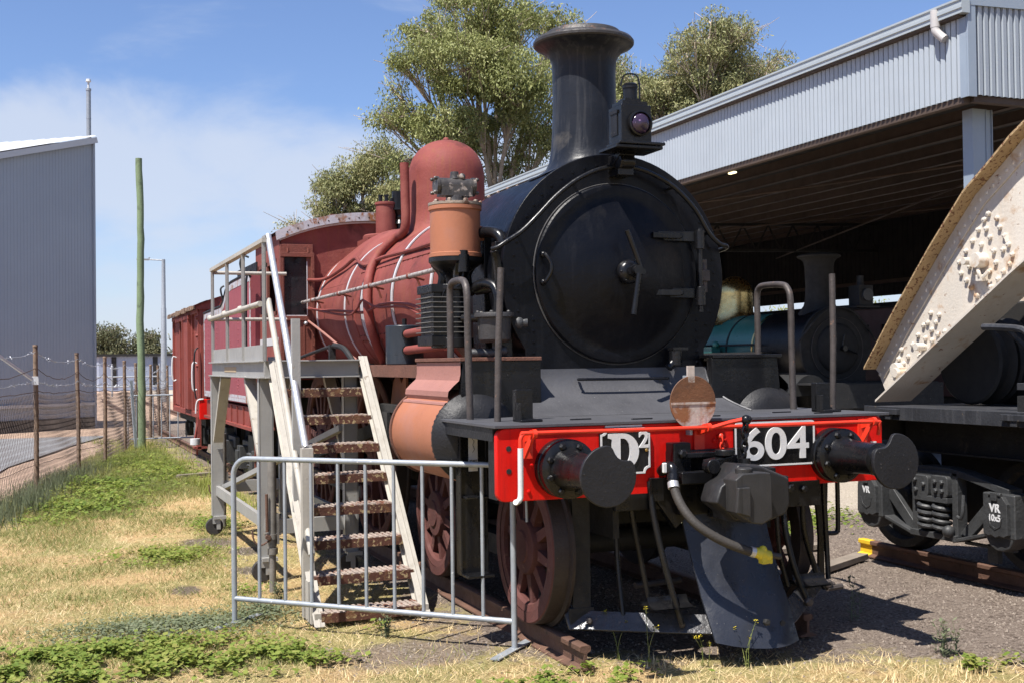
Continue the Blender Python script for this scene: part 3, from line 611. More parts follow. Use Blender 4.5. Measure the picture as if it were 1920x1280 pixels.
# ================================================================== TIMBER POLE, STREET LAMP, FENCE
mb = MB(); pts = [(-1.735+.012*math.sin(z*1.7)+random.uniform(-.008, .008), 21+.01*math.sin(z*2.3), z) for z in np.linspace(0, 6.4, 26)]
mb.tube(pts, [.086-.002*p[2]+random.uniform(-.003, .003) for p in pts], 14)
tp = mb.build('timber_pole', m_pole); tag(tp, 'tall bare green treated timber pole standing behind the fence', 'pole')
sl = thing('street_lamp', 'slim grey street lamp with one short arm far behind the timber pole', 'street lamp', (1.96, 55.9, 0))
mb = MB(); mb.tube([(1.96, 55.9, 0), (1.97, 55.9, 4.7), (1.97, 55.9, 4.75), (1.98, 55.9, 7.2)], [.16, .13, .11, .09], 12); mb.build('pole', m_galv, sl)
mb = MB(); mb.tube([(1.98, 55.9, 7.16), (1.2, 56.1, 7.2)], .035, 8); mb.build('arm', m_galv, sl)
mb = MB(); mb.box((1.0, 56.15, 7.2), (.62, .22, .09)); mb.cyl((1.3, 56.1, 7.24), (1.3, 56.1, 7.31), .05, n=8); mb.build('lamp_head', m_galv, sl, bev=.02)
FP = [(-3.85, 11.98, 2.10), (-3.19, 15.34, 2.02), (-2.68, 17.12, 1.97), (-2.15, 19.98, 1.90), (-1.70, 22.95, 1.86), (-1.27, 24.48, 1.82), (-.93, 26.03, 1.8), (-.5, 28.2, 1.8)]
FQ = [(-4.75, 8.4, 2.1)]+FP
fence = thing('wire_fence', 'sagging rusty wire mesh fence on leaning steel posts with barbed wire strands', 'fence', (-3.85, 11.98, 0))
for i, (x, y, h) in enumerate(FP):
    dx, dy = random.uniform(-.03, .03), random.uniform(-.02, .02); mb = MB(); mb.tube([(x, y, -.05), (x+dx*.5+.006, y, h*.5), (x+dx, y+dy, h)], [.036, .035, .034], 10)
    mb.tube([(x+dx, y+dy, h), (x+dx, y+dy, h+.03)], [.040, .034], 10)
    p = mb.build('post', m_fpost, fence)
mb = MB(); mb.bar((-3.85, 11.98, 1.60), (-4.42, 11.55, 2.05), .045, .035); mb.box((-3.86, 11.97, 1.62), (.09, .09, .12)); mb.build('strand_arm', m_white, fence)
mb = MB(); mb.bar((-1.93, 21.3, 1.5), (-1.85, 21.1, .0), .06, .04); mb.build('brace_post', m_galv, fence)
def strand(hs, sag, r, mat, name, barbs=False, jit=.01):
    mb = MB()
    for (a, b) in zip(FQ[:-1], FQ[1:]):
        pts = []
        for k in range(15):
            f = k/14; pts.append((a[0]+(b[0]-a[0])*f, a[1]+(b[1]-a[1])*f, hs*(a[2]*(1-f)+b[2]*f)-sag*4*f*(1-f)+random.uniform(-jit, jit)))
        mb.tube(pts, r, 4)
        if barbs:
            for k in range(22):
                f = random.random(); i = min(13, int(f*14)); q = V(pts[i]).lerp(V(pts[i+1]), f*14-i); d = V((random.uniform(-1, 1), random.uniform(-1, 1), random.uniform(-1, 1))).normalized()*.035; mb.tube([q-d, q+d], r*.7, 3)
    mb.build(name, mat, fence)
strand(.965, .10, .0045, m_wireg, 'barbed_wire', True); strand(.86, .15, .006, m_wire, 'top_wire'); strand(.77, .07, .0045, m_wireg, 'barbed_wire', True); strand(.70, .04, .006, m_wire, 'net_wire'); strand(.20, .03, .005, m_wire, 'net_wire')
# chain link netting: real wires, one mesh; drapes between posts
mb = MB(); Cn = []
for (a, b) in zip(FQ[:-1], FQ[1:]):
    L = math.hypot(b[0]-a[0], b[1]-a[1]); pit_ = .075; nz = 18
    def pt(s, k):
        f = s/L; z = (.68*(a[2]*(1-f)+b[2]*f))*(k/nz); sg = .05*math.sin(f*PI)*(k/nz); bul = .012*math.sin(f*9+k*.5)
        return np.array((a[0]+(b[0]-a[0])*f+bul, a[1]+(b[1]-a[1])*f, z-sg+.02))
    n_ = int(L/pit_); w_ = .0030
    for i in range(n_):
        for k in range(nz):
            s0 = (i+.5*(k % 2))*pit_
            for sgn in (-.5, .5):
                s1 = min(max(s0+sgn*pit_, 0), L); p, q = pt(min(s0, L), k), pt(s1, k+1); d = np.array((w_*.7, 0, w_*.7)); Cn.append([p-d, p+d, q+d, q-d])
                d2 = np.array((-w_*.7, w_*.4, w_*.6))
quads_mesh('netting', m_wire, np.array(Cn)-np.array((-3.85, 11.98, 0)), fence)

# crowd barriers
def barrier(x0, y0, x1, y1, label, n=11, hook=True):
    a, b = V((x0, y0, 0)), V((x1, y1, 0)); L = (b-a).length; u = (b-a)/L; w = V((-u.y, u.x, 0)); r = .019
    t = thing('crowd_barrier', label, 'barrier', (x0, y0, 0), 'galvanised crowd barriers'); P = lambda s, z: a+u*s+V((0, 0, z))
    mb = MB(); pts = [P(0, 0), P(0, 1.03)]+[P(.12-.12*math.cos(q), 1.03+.12*math.sin(q)) for q in np.linspace(.2, PI/2, 6)]+[P(L-.12+.12*math.sin(q), 1.03+.12*math.cos(q)) for q in np.linspace(0, PI/2-.2, 6)]+[P(L, 1.03), P(L, 0)]
    mb.tube(pts, r, 12); mb.build('frame', m_galv, t)
    MB().tube([P(0, .175), P(L, .175)], r*.95, 10).build('bottom_rail', m_galv, t)
    for i in range(1, n): MB().tube([P(L*i/n, .175), P(L*i/n, 1.15)], .0125, 8).build('upright', m_galv, t)
    for s in (0, L): MB().bar(P(s, .008)-w*.30, P(s, .008)+w*.30, .06, .008).build('foot', m_galv, t)
    if hook: MB().tube(smoothpath([P(L, 1.03), P(L+.02, 1.02), P(L+.07, 1.03), P(L+.09, .97), P(L+.095, .80)], 4), .009, 8).build('hook', m_galv, t)
    return t
barrier(-2.527, 2.096, -1.029, .581, 'grey galvanised crowd barrier in front of the access stairs', 10)
barrier(-1.98, 21.6, -.35, 21.6, 'small far crowd barrier in tall grass beside the goods van', 9, False)
# ================================================================== MAIN LOCOMOTIVE
L1 = thing('steam_locomotive', 'black and maroon steam engine with red buffer beam numbered 604 standing at the front', 'locomotive', (0, 0, 0))
ZC = 2.385; AX = (0, 1, 0)
def cylY(r, y0, y1, z=ZC, x=0, n=64):
    return MB().lathe([(r, 0), (r, y1-y0)], (x, y0, z), AX, n)
# --- smokebox
mb = MB(); mb.lathe([(.80, .0), (.862, .0), (.862, .02), (.845, .03), (.845, 1.42)], (0, 1.17, ZC), AX, 72)
sb = mb.build('smokebox', m_smoke, L1)
out = [(-.70, -.66)]+[(math.cos(math.radians(a))*.866, math.sin(math.radians(a))*.866) for a in np.linspace(216, -36, 60)]+[(.70, -.66)]
MB().prism(out, (0, 1.14, ZC), (1, 0, 0), (0, 0, 1), (0, .045, 0)).build('front_plate', m_smoke, sb, bev=.008)
mb = MB()
for a in np.linspace(205, -25, 34): mb.bolt((.79*math.cos(math.radians(a)), 1.142, ZC+.79*math.sin(math.radians(a))), (0, -1, 0), .012, .006)
for zz in np.arange(1.78, 2.1, .075):
    for sx in (-1, 1): mb.bolt((sx*(.64), 1.142, zz), (0, -1, 0), .012, .007)
mb.build('rivets', m_smoke, sb)
mb = MB()
for a in range(0, 181, 6): mb.bolt((math.cos(math.radians(a))*.846, 2.545, ZC+math.sin(math.radians(a))*.846), (math.cos(math.radians(a)), 0, math.sin(math.radians(a))), .014, .014)
mb.build('joint_rivets', m_rustw, sb)
mb = MB(); mb.bx(-.66, .66, 1.19, 2.5, 1.2, 1.95); mb.build('saddle', m_smoke, L1)
# --- door
DZ = 2.405
mb = MB(); prof = [(r, -.125*(1-(r/.535)**2)**1.25) for r in np.linspace(.0, .534, 22)]+[(.56, .0), (.60, .0), (.618, .002), (.628, .012), (.628, .03)]
mb.lathe(prof, (0, 1.10, DZ), AX, 72); door = mb.build('smokebox_door', m_smoke, L1, ang=30)
mb = MB(); mb.lathe([(.632, -.002), (.635, -.004), (.639, -.002), (.639, .01), (.632, .01)], (0, 1.135, DZ), AX, 80); mb.build('door_ring', pm('gap_highlight', (.075, .073, .072), .45, .2, .3, 8), door)  # thin pale ring: highlight along the door gap painted as colour
mb = MB(); mb.lathe([(0, -.03), (.055, -.03), (.07, -.02), (.085, 0), (.085, .03)], (0, .935, DZ), AX, 28)
for k in range(6): a = k*PI/3; mb.bolt((.07*math.cos(a), .925, DZ+.07*math.sin(a)), (0, -1, 0), .009, .012)
mb.lathe([(0, -.13), (.034, -.13), (.036, -.10), (.030, -.09), (.030, .0)], (0, .93, DZ), AX, 20); mb.lathe([(.046, -.085), (.046, -.055)], (0, .93, DZ), AX, 6); mb.build('handle_boss', m_black, door)
mb = MB(); mb.tube([(.045, .86, DZ+.02), (.0, .86, DZ+.14), (-.055, .86, DZ+.275)], [.016, .017, .019], 10); mb.cyl((.05, .83, DZ-.005), (.05, .885, DZ-.005), .022, n=12); mb.build('door_handle', m_black, door)
mb = MB(); mb.tube([(.0, .80, DZ-.02), (-.022, .80, DZ-.16), (-.045, .80, DZ-.30)], [.017, .018, .020], 10); mb.build('door_handle', m_black, door)
for z in (DZ+.27, DZ-.135):
    mb = MB(); pl = arc((.22, 0), .033, 90, 270, 8)+[(.66, -.036), (.66, .036)]
    mb.prism(pl, (0, 1.062, z), (1, 0, 0), (0, 0, 1), (0, .022, 0)); mb.bx(.235, .45, 1.02, 1.085, z-.02, z+.02); mb.bolt((.47, 1.062, z), (0, -1, 0), .02, .02); mb.cyl((.625, 1.05, z-.09), (.625, 1.05, z+.045), .034, n=16); mb.build('hinge', m_black, door, bev=.003)
MB().cyl((.625, 1.05, DZ-.27), (.625, 1.05, DZ+.33), .017, n=12).build('hinge_pin', m_black, door)
mb = MB(); mb.tube(smoothpath([(-.578, 1.10, 2.525), (-.577, 1.06, 2.523), (-.550, 1.035, 2.47), (-.545, 1.03, 2.43), (-.552, 1.035, 2.39), (-.58, 1.06, 2.337), (-.581, 1.10, 2.335)], 4), .013, 8); mb.ball((-.578, 1.09, 2.525), .024); mb.ball((-.58, 1.09, 2.335), .024); mb.build('grab_handle', m_black, door)
mb = MB(); mb.bx(.65, .73, 1.09, 1.14, 2.36, 2.44); mb.bx(.66, .72, 1.11, 1.145, 2.28, 2.52); mb.cyl((.69, 1.11, 2.44), (.69, 1.11, 2.49), .018, .006, 10); mb.cyl((.69, 1.11, 2.30), (.69, 1.11, 2.36), .012, n=10); mb.build('door_clamp', m_steelp, sb, bev=.004)
mb = MB(); mb.cyl((.42, 1.06, 1.76), (.42, 1.06, 1.86), .045, n=12); mb.bx(.38, .50, 1.02, 1.10, 1.865, 1.885); mb.cyl((.42, 1.06, 1.80), (.36, 1.06, 1.74), .03, n=10); mb.build('blower_valve', m_black, sb)
# --- curved handrail over the smokebox
hp = [(-.955, 1.09, 2.553), (-.92, 1.06, 2.565), (-.871, 1.05, 2.598), (-.753, 1.05, 2.674), (-.634, 1.05, 2.785), (-.493, 1.05, 2.925), (-.331, 1.05, 3.045), (-.15, 1.05, 3.125), (.03, 1.05, 3.148), (.21, 1.05, 3.122), (.423, 1.05, 3.022), (.594, 1.05, 2.865), (.701, 1.05, 2.705), (.789, 1.05, 2.628), (.845, 1.05, 2.612), (.86, 1.09, 2.60), (.84, 1.2, 2.585)]
mb = MB(); mb.tube(smoothpath(hp, 4), .0165, 10)
for q in (3, 6, 10, 12): mb.cyl(hp[q], (hp[q][0], 1.15, hp[q][2]), .012, n=8)
mb.build('arched_handrail', m_black, L1)
# --- chimney
cy = 1.63
pr = [(.43, -.22), (.355, -.14), (.300, -.06), (.270, .02), (.253, .11), (.243, .24), (.237, .40), (.235, .58), (.236, .70), (.241, .755), (.256, .80), (.290, .840), (.335, .866), (.362, .878), (.372, .892), (.373, .910), (.360, .928), (.325, .940), (.292, .947), (.283, .968), (.268, .984), (.236, .978), (.225, .9), (.22, .4)]
mb = MB(); rows = []
# the base flares onto the barrel: the lowest rings are dropped onto the cylinder
mb.lathe(pr, (0, cy, 3.25), (0, 0, 1), 56, cap0=False, cap1=False)
for i, (r, t) in enumerate(pr[:5]):
    for k in range(56):
        x, y, z = mb.v[i*56+k]; f = [1, .96, .7, .28, .05][i]; zb = ZC+math.sqrt(max(0, .846**2-x*x))+.012*(4-i)/4+[0, .004, .02, .05, .09][i]; mb.v[i*56+k] = (x, y, z*(1-f)+zb*f)
chm = mb.build('chimney', m_chim, L1, ang=60)
mb = MB(); mb.lathe([(.366, .882), (.3755, .892), (.3765, .910), (.362, .930), (.327, .942)], (0, cy, 3.25), (0, 0, 1), 56, False, False); mb.lathe([(.294, .948), (.286, .970), (.270, .987), (.234, .981)], (0, cy, 3.25), (0, 0, 1), 56, False, False); mb.build('chimney_rim', pm('rusting_black_rim', (.03, .027, .026), .5, 0, .3, 5, [((.12, .06, .035), 6, .60, .08), ((.25, .23, .21), 30, .66)], None, .3, 30), chm)
# --- headlamp
hl = MB(); hx, hy = .03, .86
hl.bx(hx-.115, hx+.115, hy, hy+.20, 3.285, 3.545); lamp = hl.build('headlamp', m_black, L1, bev=.006)
mb = MB(); mb.bx(hx-.095, hx+.095, hy+.02, hy+.18, 3.545, 3.575); mb.bx(hx-.06, hx+.06, hy+.05, hy+.16, 3.575, 3.60); mb.cyl((hx+.005, hy+.10, 3.595), (hx+.005, hy+.10, 3.70), .050, n=20); mb.cyl((hx+.005, hy+.10, 3.675), (hx+.005, hy+.10, 3.69), .056, n=20); mb.cyl((hx+.005, hy+.10, 3.70), (hx+.005, hy+.10, 3.712), .056, .04, 20)
mb.build('lamp_vent', m_black, lamp)
MB().tube(smoothpath([(hx+.055, hy+.06, 3.58), (hx+.058, hy+.06, 3.70), (hx+.04, hy+.07, 3.765), (hx, hy+.1, 3.78), (hx-.035, hy+.12, 3.765), (hx-.05, hy+.13, 3.70)], 4), .006, 6).build('carry_handle', m_black, lamp)
mb = MB(); mb.lathe([(.088, .0), (.088, -.03), (.076, -.034), (.072, -.02)], (hx+.02, hy, 3.415), AX, 32, cap0=False, cap1=False); mb.build('lens_rim', m_black, lamp)
mb = MB(); mb.lathe([(0, -.052), (.025, -.049), (.05, -.040), (.066, -.028), (.074, -.012)], (hx+.02, hy, 3.415), AX, 32); mb.build('lens', m_lens, lamp)
mb = MB(); mb.bx(hx-.121, hx-.114, hy+.06, hy+.15, 3.34, 3.50); mb.bx(hx-.126, hx-.120, hy+.05, hy+.16, 3.49, 3.515); mb.build('side_door', m_flat, lamp)
mb = MB(); mb.bx(-.155, .20, .80, 1.08, 3.235, 3.258); mb.bx(-.135, .215, .79, 1.0, 3.262, 3.282); mb.bar((.0, .95, 3.235), (.0, 1.14, 3.13), .12, .05); mb.cyl((-.045, .98, 3.17), (.06, .98, 3.17), .045, n=16); mb.cyl((-.055, .98, 3.17), (-.04, .98, 3.17), .055, n=6); mb.bx(-.05, .07, .99, 1.15, 3.08, 3.23); mb.build('lamp_bracket', m_black, L1, bev=.005)
# --- boiler
mb = MB(); mb.lathe([(.775, 0), (.775, 3.0), (.785, 3.01), (.785, 4.93)], (0, 2.59, ZC), AX, 72); boiler = mb.build('boiler', m_red, L1)
mb = MB(); mb.lathe([(.835, .0), (.845, .02), (.80, .03)], (0, 2.58, ZC), AX, 64, cap0=False, cap1=False); mb.build('joint_ring', m_red, boiler)
for y in (2.95, 4.12, 5.16, 5.23, 5.93, 7.28):
    mb = MB(); mb.lathe([(.780, 0), (.792, 0), (.792, .048), (.780, .048)], (0, y, ZC), AX, 72, cap0=False, cap1=False); mb.build('boiler_band', m_wlin, boiler)
mb = MB()
for y in (4.18, 5.30): mb.lathe([(.778, 0), (.7885, 0), (.7885, .02), (.778, .02)], (0, y, ZC), AX, 72, cap0=False, cap1=False)
mb.build('lining', m_black, boiler)
mb = MB()
for dg in (152, 205, 28):
    a = math.radians(dg); c, s_ = math.cos(a), math.sin(a)
    for (ya, yb) in ((2.62, 4.1), (4.18, 5.1), (5.3, 5.9)): mb.bar((c*.778, ya, ZC+s_*.778), (c*.779, yb, ZC+s_*.779), .05, .006, up=(c, 0, s_))
mb.build('lagging_joint', m_red, boiler)
mb = MB()
for dg in (150, 154, 203, 207):
    a = math.radians(dg); c, s_ = math.cos(a), math.sin(a)
    for y in np.arange(2.7, 5.9, .15): mb.bolt((c*.781, y, ZC+s_*.781), (c, 0, s_), .009, .006)
mb.build('boiler_screws', m_cabr, boiler)
# raised firebox hump under the turret
mb = MB(); rows = []
for i in range(15):
    y = 5.95+i*(1.42)/14; e = math.sin(PI*min(1, max(0, (y-5.95)/1.42)))**.6*.14; row = []
    for k in range(25):
        a = math.radians(20+140*k/24); w = math.exp(-((a-PI/2)/.55)**2); r = .786+e*w; row.append((math.cos(a)*r, y, ZC+math.sin(a)*r))
    rows.append(row)
mb.sheet(rows); mb.build('firebox_hump', m_red, boiler, ang=80)
# dome
pr = [(.60, -.24), (.49, -.12), (.43, -.02), (.40, .08), (.385, .18), (.378, .55)]+[(.378*math.cos(t)**.9, .55+.36*math.sin(t)) for t in np.linspace(.1, PI/2-.02, 16)]
mb = MB(); mb.lathe(pr, (0, 4.87, 3.10), (0, 0, 1), 56, cap0=False)
for i in range(4):
    for k in range(56):
        x, y, z = mb.v[i*56+k]; f = [1, .9, .5, .12][i]; zb = ZC+math.sqrt(max(0, .776**2-x*x))+[0, .01, .03, .06][i]; mb.v[i*56+k] = (x, y, z*(1-f)+zb*f)
mb.ball((0, 4.87, 4.012), .035); mb.build('steam_dome', m_red, L1, ang=70)
# turret and safety valve
mb = MB(); mb.lathe([(.27, 0), (.27, .055), (.25, .07), (.118, .075), (.116, .42), (.128, .425), (.128, .45), (.11, .455), (.0, .46)], (-.02, 7.05, 3.22), (0, 0, 1), 32); mb.bx(-.30, .26, 6.8, 7.3, 3.15, 3.235); tr = mb.build('turret', m_red, L1)
mb = MB()
for (x, y) in ((-.09, 7.02), (-.03, 6.98)): mb.cyl((x, y, 3.67), (x, y, 3.74), .022, n=10); mb.cyl((x, y, 3.74), (x, y, 3.755), .03, n=8)
mb.build('turret_studs', m_black, tr)
mb = MB(); sx, sy = .14, 7.0
mb.cyl((sx, sy, 3.2), (sx, sy, 3.42), .045); mb.cyl((sx, sy, 3.42), (sx, sy, 3.47), .075, .05); mb.ball((sx, sy, 3.50), .06); mb.cyl((sx, sy, 3.52), (sx, sy, 3.58), .05, .08); mb.cyl((sx, sy, 3.58), (sx, sy, 3.60), .105); mb.cyl((sx-.04, sy, 3.60), (sx-.04, sy, 3.80), .055); mb.cyl((sx+.05, sy, 3.60), (sx+.05, sy, 3.86), .045); mb.cyl((sx-.10, sy, 3.6), (sx-.1, sy, 3.72), .02); mb.cyl((sx, sy, 3.37), (sx+.15, sy-.05, 3.37), .025); mb.cyl((sx+.13, sy-.05, 3.34), (sx+.13, sy-.05, 3.44), .035); mb.build('safety_valve', m_black, L1)
# big pipe beside the dome looping round the boiler
def onb(y, deg, r): a = math.radians(deg); return (math.cos(a)*r, y, ZC+math.sin(a)*r)
mb = MB(); mb.tube(smoothpath([(-.48, 4.72, 3.74), (-.475, 4.72, 3.4), (-.475, 4.72, 3.15), (-.49, 4.78, 3.06), onb(4.95, 127, .825), onb(5.02, 140, .825), onb(5.0, 155, .825), onb(4.9, 172, .825), onb(4.85, 190, .83), onb(4.9, 207, .83), onb(5.02, 222, .84), onb(5.12, 232, .86)], 5), .045, 12); mb.build('injector_pipe', m_red, L1)
def pipe(name, pts, r, mat, n=8, k=4): return MB().tube(smoothpath(pts, k), r, n).build(name, mat, L1)
pipe('sand_pipe', [(-.86, 7.45, ZC+.40), onb(7.1, 152, .83), onb(6.4, 146, .83), onb(6.05, 140, .84), onb(5.7, 146, .82), onb(5.3, 150, .81), onb(4.8, 148, .82), onb(3.8, 148, .80), onb(2.7, 149, .82)], .020, m_red)
pipe('feed_pipe', [onb(7.45, 176, .86), onb(6.8, 179, .84), onb(6.2, 181, .84), onb(5.5, 184, .83), onb(4.95, 186, .83), onb(4.4, 183, .83), onb(3.8, 184, .82), onb(3.2, 189, .83), onb(2.9, 200, .84)], .015, m_red)
pipe('feed_pipe', [onb(7.45, 175, .86), onb(6.6, 181, .85), onb(5.6, 186, .84), onb(5.1, 183, .87), onb(4.9, 178, .86), onb(4.5, 184, .84), onb(3.6, 187, .83), onb(3.0, 196, .84)], .012, m_red)
pipe('drain_pipe', [onb(7.45, 185, .87), onb(6.9, 197, .83), onb(6.3, 213, .83), onb(6.0, 220, .85)], .014, m_pink)
m_rail2 = pm('flaking_white_handrail', (.32, .29, .27), .6, .1, .3, 12, [((.09, .055, .045), 16, .55, .05)], None, .2, 60)
mb = MB(); mb.tube([(-.93, 7.45, 2.52), (-.93, 2.0, 2.515)], .019, 10); hr = mb.build('boiler_handrail', m_rail2, L1)
for y in (6.9, 5.6, 4.35, 3.1, 2.3):
    mb = MB(); mb.tube(smoothpath([(-.93, y, 2.515), (-.88, y, 2.51), (-.80, y, 2.49)], 3), .014, 8); mb.tube(smoothpath([(-.90, y, 2.51), (-.86, y, 2.49), (-.83, y, 2.40)], 3), .010, 6); mb.ball((-.93, y, 2.517), .03); mb.build('stanchion', m_cabr, hr)
pipe('boiler_handrail', [(.93, 7.45, 2.52), (.93, 1.9, 2.52)], .019, m_rail2, 8, 1)
# --- running boards
for sx in (-1, 1):
    mb = MB(); z0, z1 = 1.762, 1.785
    mb.bx(sx*.62, sx*1.19, 1.92, 7.6, z0, z1); mb.bx(sx*1.16, sx*1.19, 1.92, 7.6, 1.69, z0); rbp = mb.build('running_board', m_rb, L1)
    # steam chest casing over the cylinder: black front, primed side
    prof = [(-1.19, 1.80), (-.66, 1.80), (-.66, 1.0), (-.85, 1.0), (-.85, 1.50), (-1.19, 1.60)]
    f = lambda P: [(-sx*a, b) for a, b in P]
    MB().prism(f([(-1.21, 1.805), (-.66, 1.805), (-.66, 1.30), (-1.10, 1.50), (-1.215, 1.53), (-1.23, 1.60)]), (0, .97, 0), (1, 0, 0), (0, 0, 1), (0, .05, 0)).build('steam_chest_front', m_black, L1, bev=.004)
    MB().bx(sx*.66, sx*1.24, .95, 1.95, 1.805, 1.83).build('front_running_board', m_black if sx > 0 else m_rb, L1, bev=.004)
    # primed cladding: profile swept along y
    pts = [(-1.225, 1.80), (-1.225, 1.72), (-1.235, 1.68), (-1.275, 1.645), (-1.31, 1.61), (-1.315, 1.575), (-1.30, 1.545), (-1.335, 1.535), (-1.34, 1.522), (-1.30, 1.512), (-1.29, 1.49)]
    rows = [[(-sx*a, y, b) for a, b in pts] for y in (.985, 1.3, 1.6, 1.955)]
    mb = MB(); mb.sheet(rows); mb.build('cladding_skirt', m_pink if sx < 0 else m_black, L1, ang=25)
    cc = (-1.12*-sx*-1 if False else sx*1.12, 0, 1.305); CR = .305
    mb = MB(); mb.lathe([(CR-.01, 0), (CR, .004), (CR, .93), (CR-.01, .94)], (cc[0], 1.0, cc[2]), AX, 56); cyl_ = mb.build('cylinder', m_orange if sx < 0 else m_black, L1)
    mb = MB()
    for a in range(95, 266, 10): mb.bolt((cc[0]+math.cos(math.radians(a))*(CR+.002)*(1 if sx < 0 else -1), 1.94, cc[2]+math.sin(math.radians(a))*(CR+.002)), (0, 1, 0), .01, .02)
    mb.lathe([(CR-.02, .93), (CR+.012, .93), (CR+.012, .965), (CR-.02, .965)], (cc[0], 1.0, cc[2]), AX, 48); mb.build('cylinder_flange', m_rb if sx < 0 else m_black, cyl_)
    mb = MB(); mb.lathe([(0, -.12), (.12, -.115), (.20, -.095), (.255, -.06), (.285, -.015), (CR, .0), (CR, .03)], (cc[0], .985, cc[2]), AX, 48); mb.build('cylinder_cover', m_flat, cyl_)
    mb = MB(); mb.cyl((cc[0], 1.95, cc[2]), (cc[0], 2.25, cc[2]), .09); mb.bx(cc[0]-.05, cc[0]+.05, 2.0, 3.4, cc[2]+.10, cc[2]+.16); mb.bx(cc[0]-.05, cc[0]+.05, 2.0, 3.4, cc[2]-.17, cc[2]-.11); mb.bx(cc[0]-.07, cc[0]+.07, 2.9, 3.2, cc[2]-.11, cc[2]+.10); mb.cyl((cc[0], 2.2, cc[2]), (cc[0], 2.95, cc[2]), .035); mb.bar((cc[0], 3.05, cc[2]), (cc[0], 6.3, .82), .05, .11); mb.build('motion_rods', m_under, L1)
    mb = MB(); mb.prism([(3.0, 1.76)]+arc((3.25, 1.52), .17, 140, 40, 8)+[(3.5, 1.35), (3.0, 1.35)], (sx*.98, 0, 0), (0, 1, 0), (0, 0, 1), (sx*.02, 0, 0)); mb.build('motion_bracket', m_orange if sx < 0 else m_under, L1)
# --- frames, ash pan
mb = MB()
for sx in (-1, 1): mb.bx(sx*.52, sx*.56, .12, 1.2, .72, 1.40); mb.bx(sx*.52, sx*.56, 1.2, 9.3, .72, 1.62); mb.bx(sx*.57, sx*.74, .5, 2.7, .42, .56)
mb.bx(-.52, .52, .5, 2.9, .75, 1.2); mb.bx(-.52, .52, 5.8, 7.6, .5, 1.8); mb.bx(-.3, .3, .9, 2.4, .55, .8); mb.bx(-.6, .6, 3.2, 3.4, .6, 1.7); mb.bx(-.9, .9, 7.8, 9.4, 1.2, 1.7)
mb.build('frame', m_under, L1)
def wheel(x, y, R, sx, nsp, parent, zr=.142, mat=None, crank=False, tw=.13, name='wheel'):
    z = zr+R; mat = mat or m_wheel; o = (x, y, z); ax = (sx, 0, 0)
    mb = MB(); ri = R-.075
    mb.lathe([(ri-.055, .0), (ri-.045, .022), (ri, .03), (ri, -.06), (ri-.05, -.06), (ri-.055, 0)], o, ax, 56, cap0=False, cap1=False)
    hr_ = .175*R/.48 if R < .6 else .17
    mb.lathe([(0, .052), (hr_*.55, .052), (hr_*.6, .042), (hr_*.95, .036), (hr_, .02), (hr_, -.07)], o, ax, 28)
    for k in range(nsp):
        a = 2*PI*k/nsp+.2; d = V((0, math.cos(a), math.sin(a))); t = V((0, -math.sin(a), math.cos(a))); q = V(o)-V(ax)*.02
        w0, w1 = (.034, .024) if R < .6 else (.045, .032)
        A = [q+d*hr_*.9+t*w0+V(ax)*.028, q+d*hr_*.9-t*w0+V(ax)*.028, q+d*hr_*.9-t*w0-V(ax)*.03, q+d*hr_*.9+t*w0-V(ax)*.03]
        Bq = [q+d*(ri-.03)+t*w1+V(ax)*.018, q+d*(ri-.03)-t*w1+V(ax)*.018, q+d*(ri-.03)-t*w1-V(ax)*.02, q+d*(ri-.03)+t*w1-V(ax)*.02]
        mb.add(A+Bq, [(0, 1, 5, 4), (1, 2, 6, 5), (2, 3, 7, 6), (3, 0, 4, 7)])
    if crank: mb.box(V(o)+V((sx*.03, 0, -.2)), (.07, .22, .4)); mb.cyl(V(o)+V((sx*.03, 0, -.3)), V(o)+V((sx*.14, 0, -.3)), .06)
    mb.lathe([(ri, .034), (R-.012, .034), (R-.004, .026)], o, ax, 64, cap0=False, cap1=False)
    w = mb.build(name, mat, parent, bev=0)
    mb = MB(); mb.lathe([(R-.006, .027), (R, .022), (R+.004, -tw+.06), (R+.032, -tw+.05), (R+.03, -tw+.03), (ri, -tw+.03)], o, ax, 64, cap0=False, cap1=False); mb.build('tyre', pm_tyre, w)
    return w
pm_tyre = pm('grimy_red_tyre', (.024, .016, .014), .65, 0, .3, 5, [((.03, .022, .02), 8, .55, .1), ((.14, .08, .055), 22, .68)], None, .25, 60)
for y in (.655, 2.49):
    for sx in (-1, 1): wheel(sx*.90, y, .485, sx, 10, L1)
    MB().cyl((-.85, y, .627), (.85, y, .627), .075).build('axle', m_under, L1)
for y in (4.35, 6.55):
    for sx in (-1, 1): wheel(sx*.90, y, .78, sx, 16, L1, crank=True)
    MB().cyl((-.85, y, .92), (.85, y, .92), .09).build('axle', m_under, L1)
for sx in (-1, 1): mb = MB(); mb.bar((sx*1.02, 4.35, .62), (sx*1.02, 6.55, .62), .05, .10); mb.build('coupling_rod', m_steelp, L1)
# --- buffer beam, footplate, apron
W = 1.352
beam = MB().prism(rrect(-W, W, .995, 1.416, .05), (0, 0, 0), (1, 0, 0), (0, 0, 1), (0, .05, 0)).build('buffer_beam', m_beam, L1, bev=.006)
mb = MB()
for (x, z) in ((-1.28, 1.30), (-1.28, 1.17)): MB().cyl((x, -.003, z), (x, .01, z), .016, n=12).build('bolt_hole', m_under, beam)
mb = MB()
for x in (-.04, .08, .155, -.14): 
    for z in (1.30, 1.24): mb.bolt((x, 0, z), (0, -1, 0), .014, .012)
for (x, z) in ((1.16, 1.10), (1.2, 1.3), (-1.14, 1.2), (-1.16, 1.05)): mb.bolt((x, 0, z), (0, -1, 0), .012, .01)
mb.bx(-.07, .015, -.012, .002, 1.20, 1.36); mb.build('beam_rivets', m_beam, beam)
MB().bx(1.255, 1.30, -.006, .002, 1.15, 1.25).build('white_mark', m_white, beam)
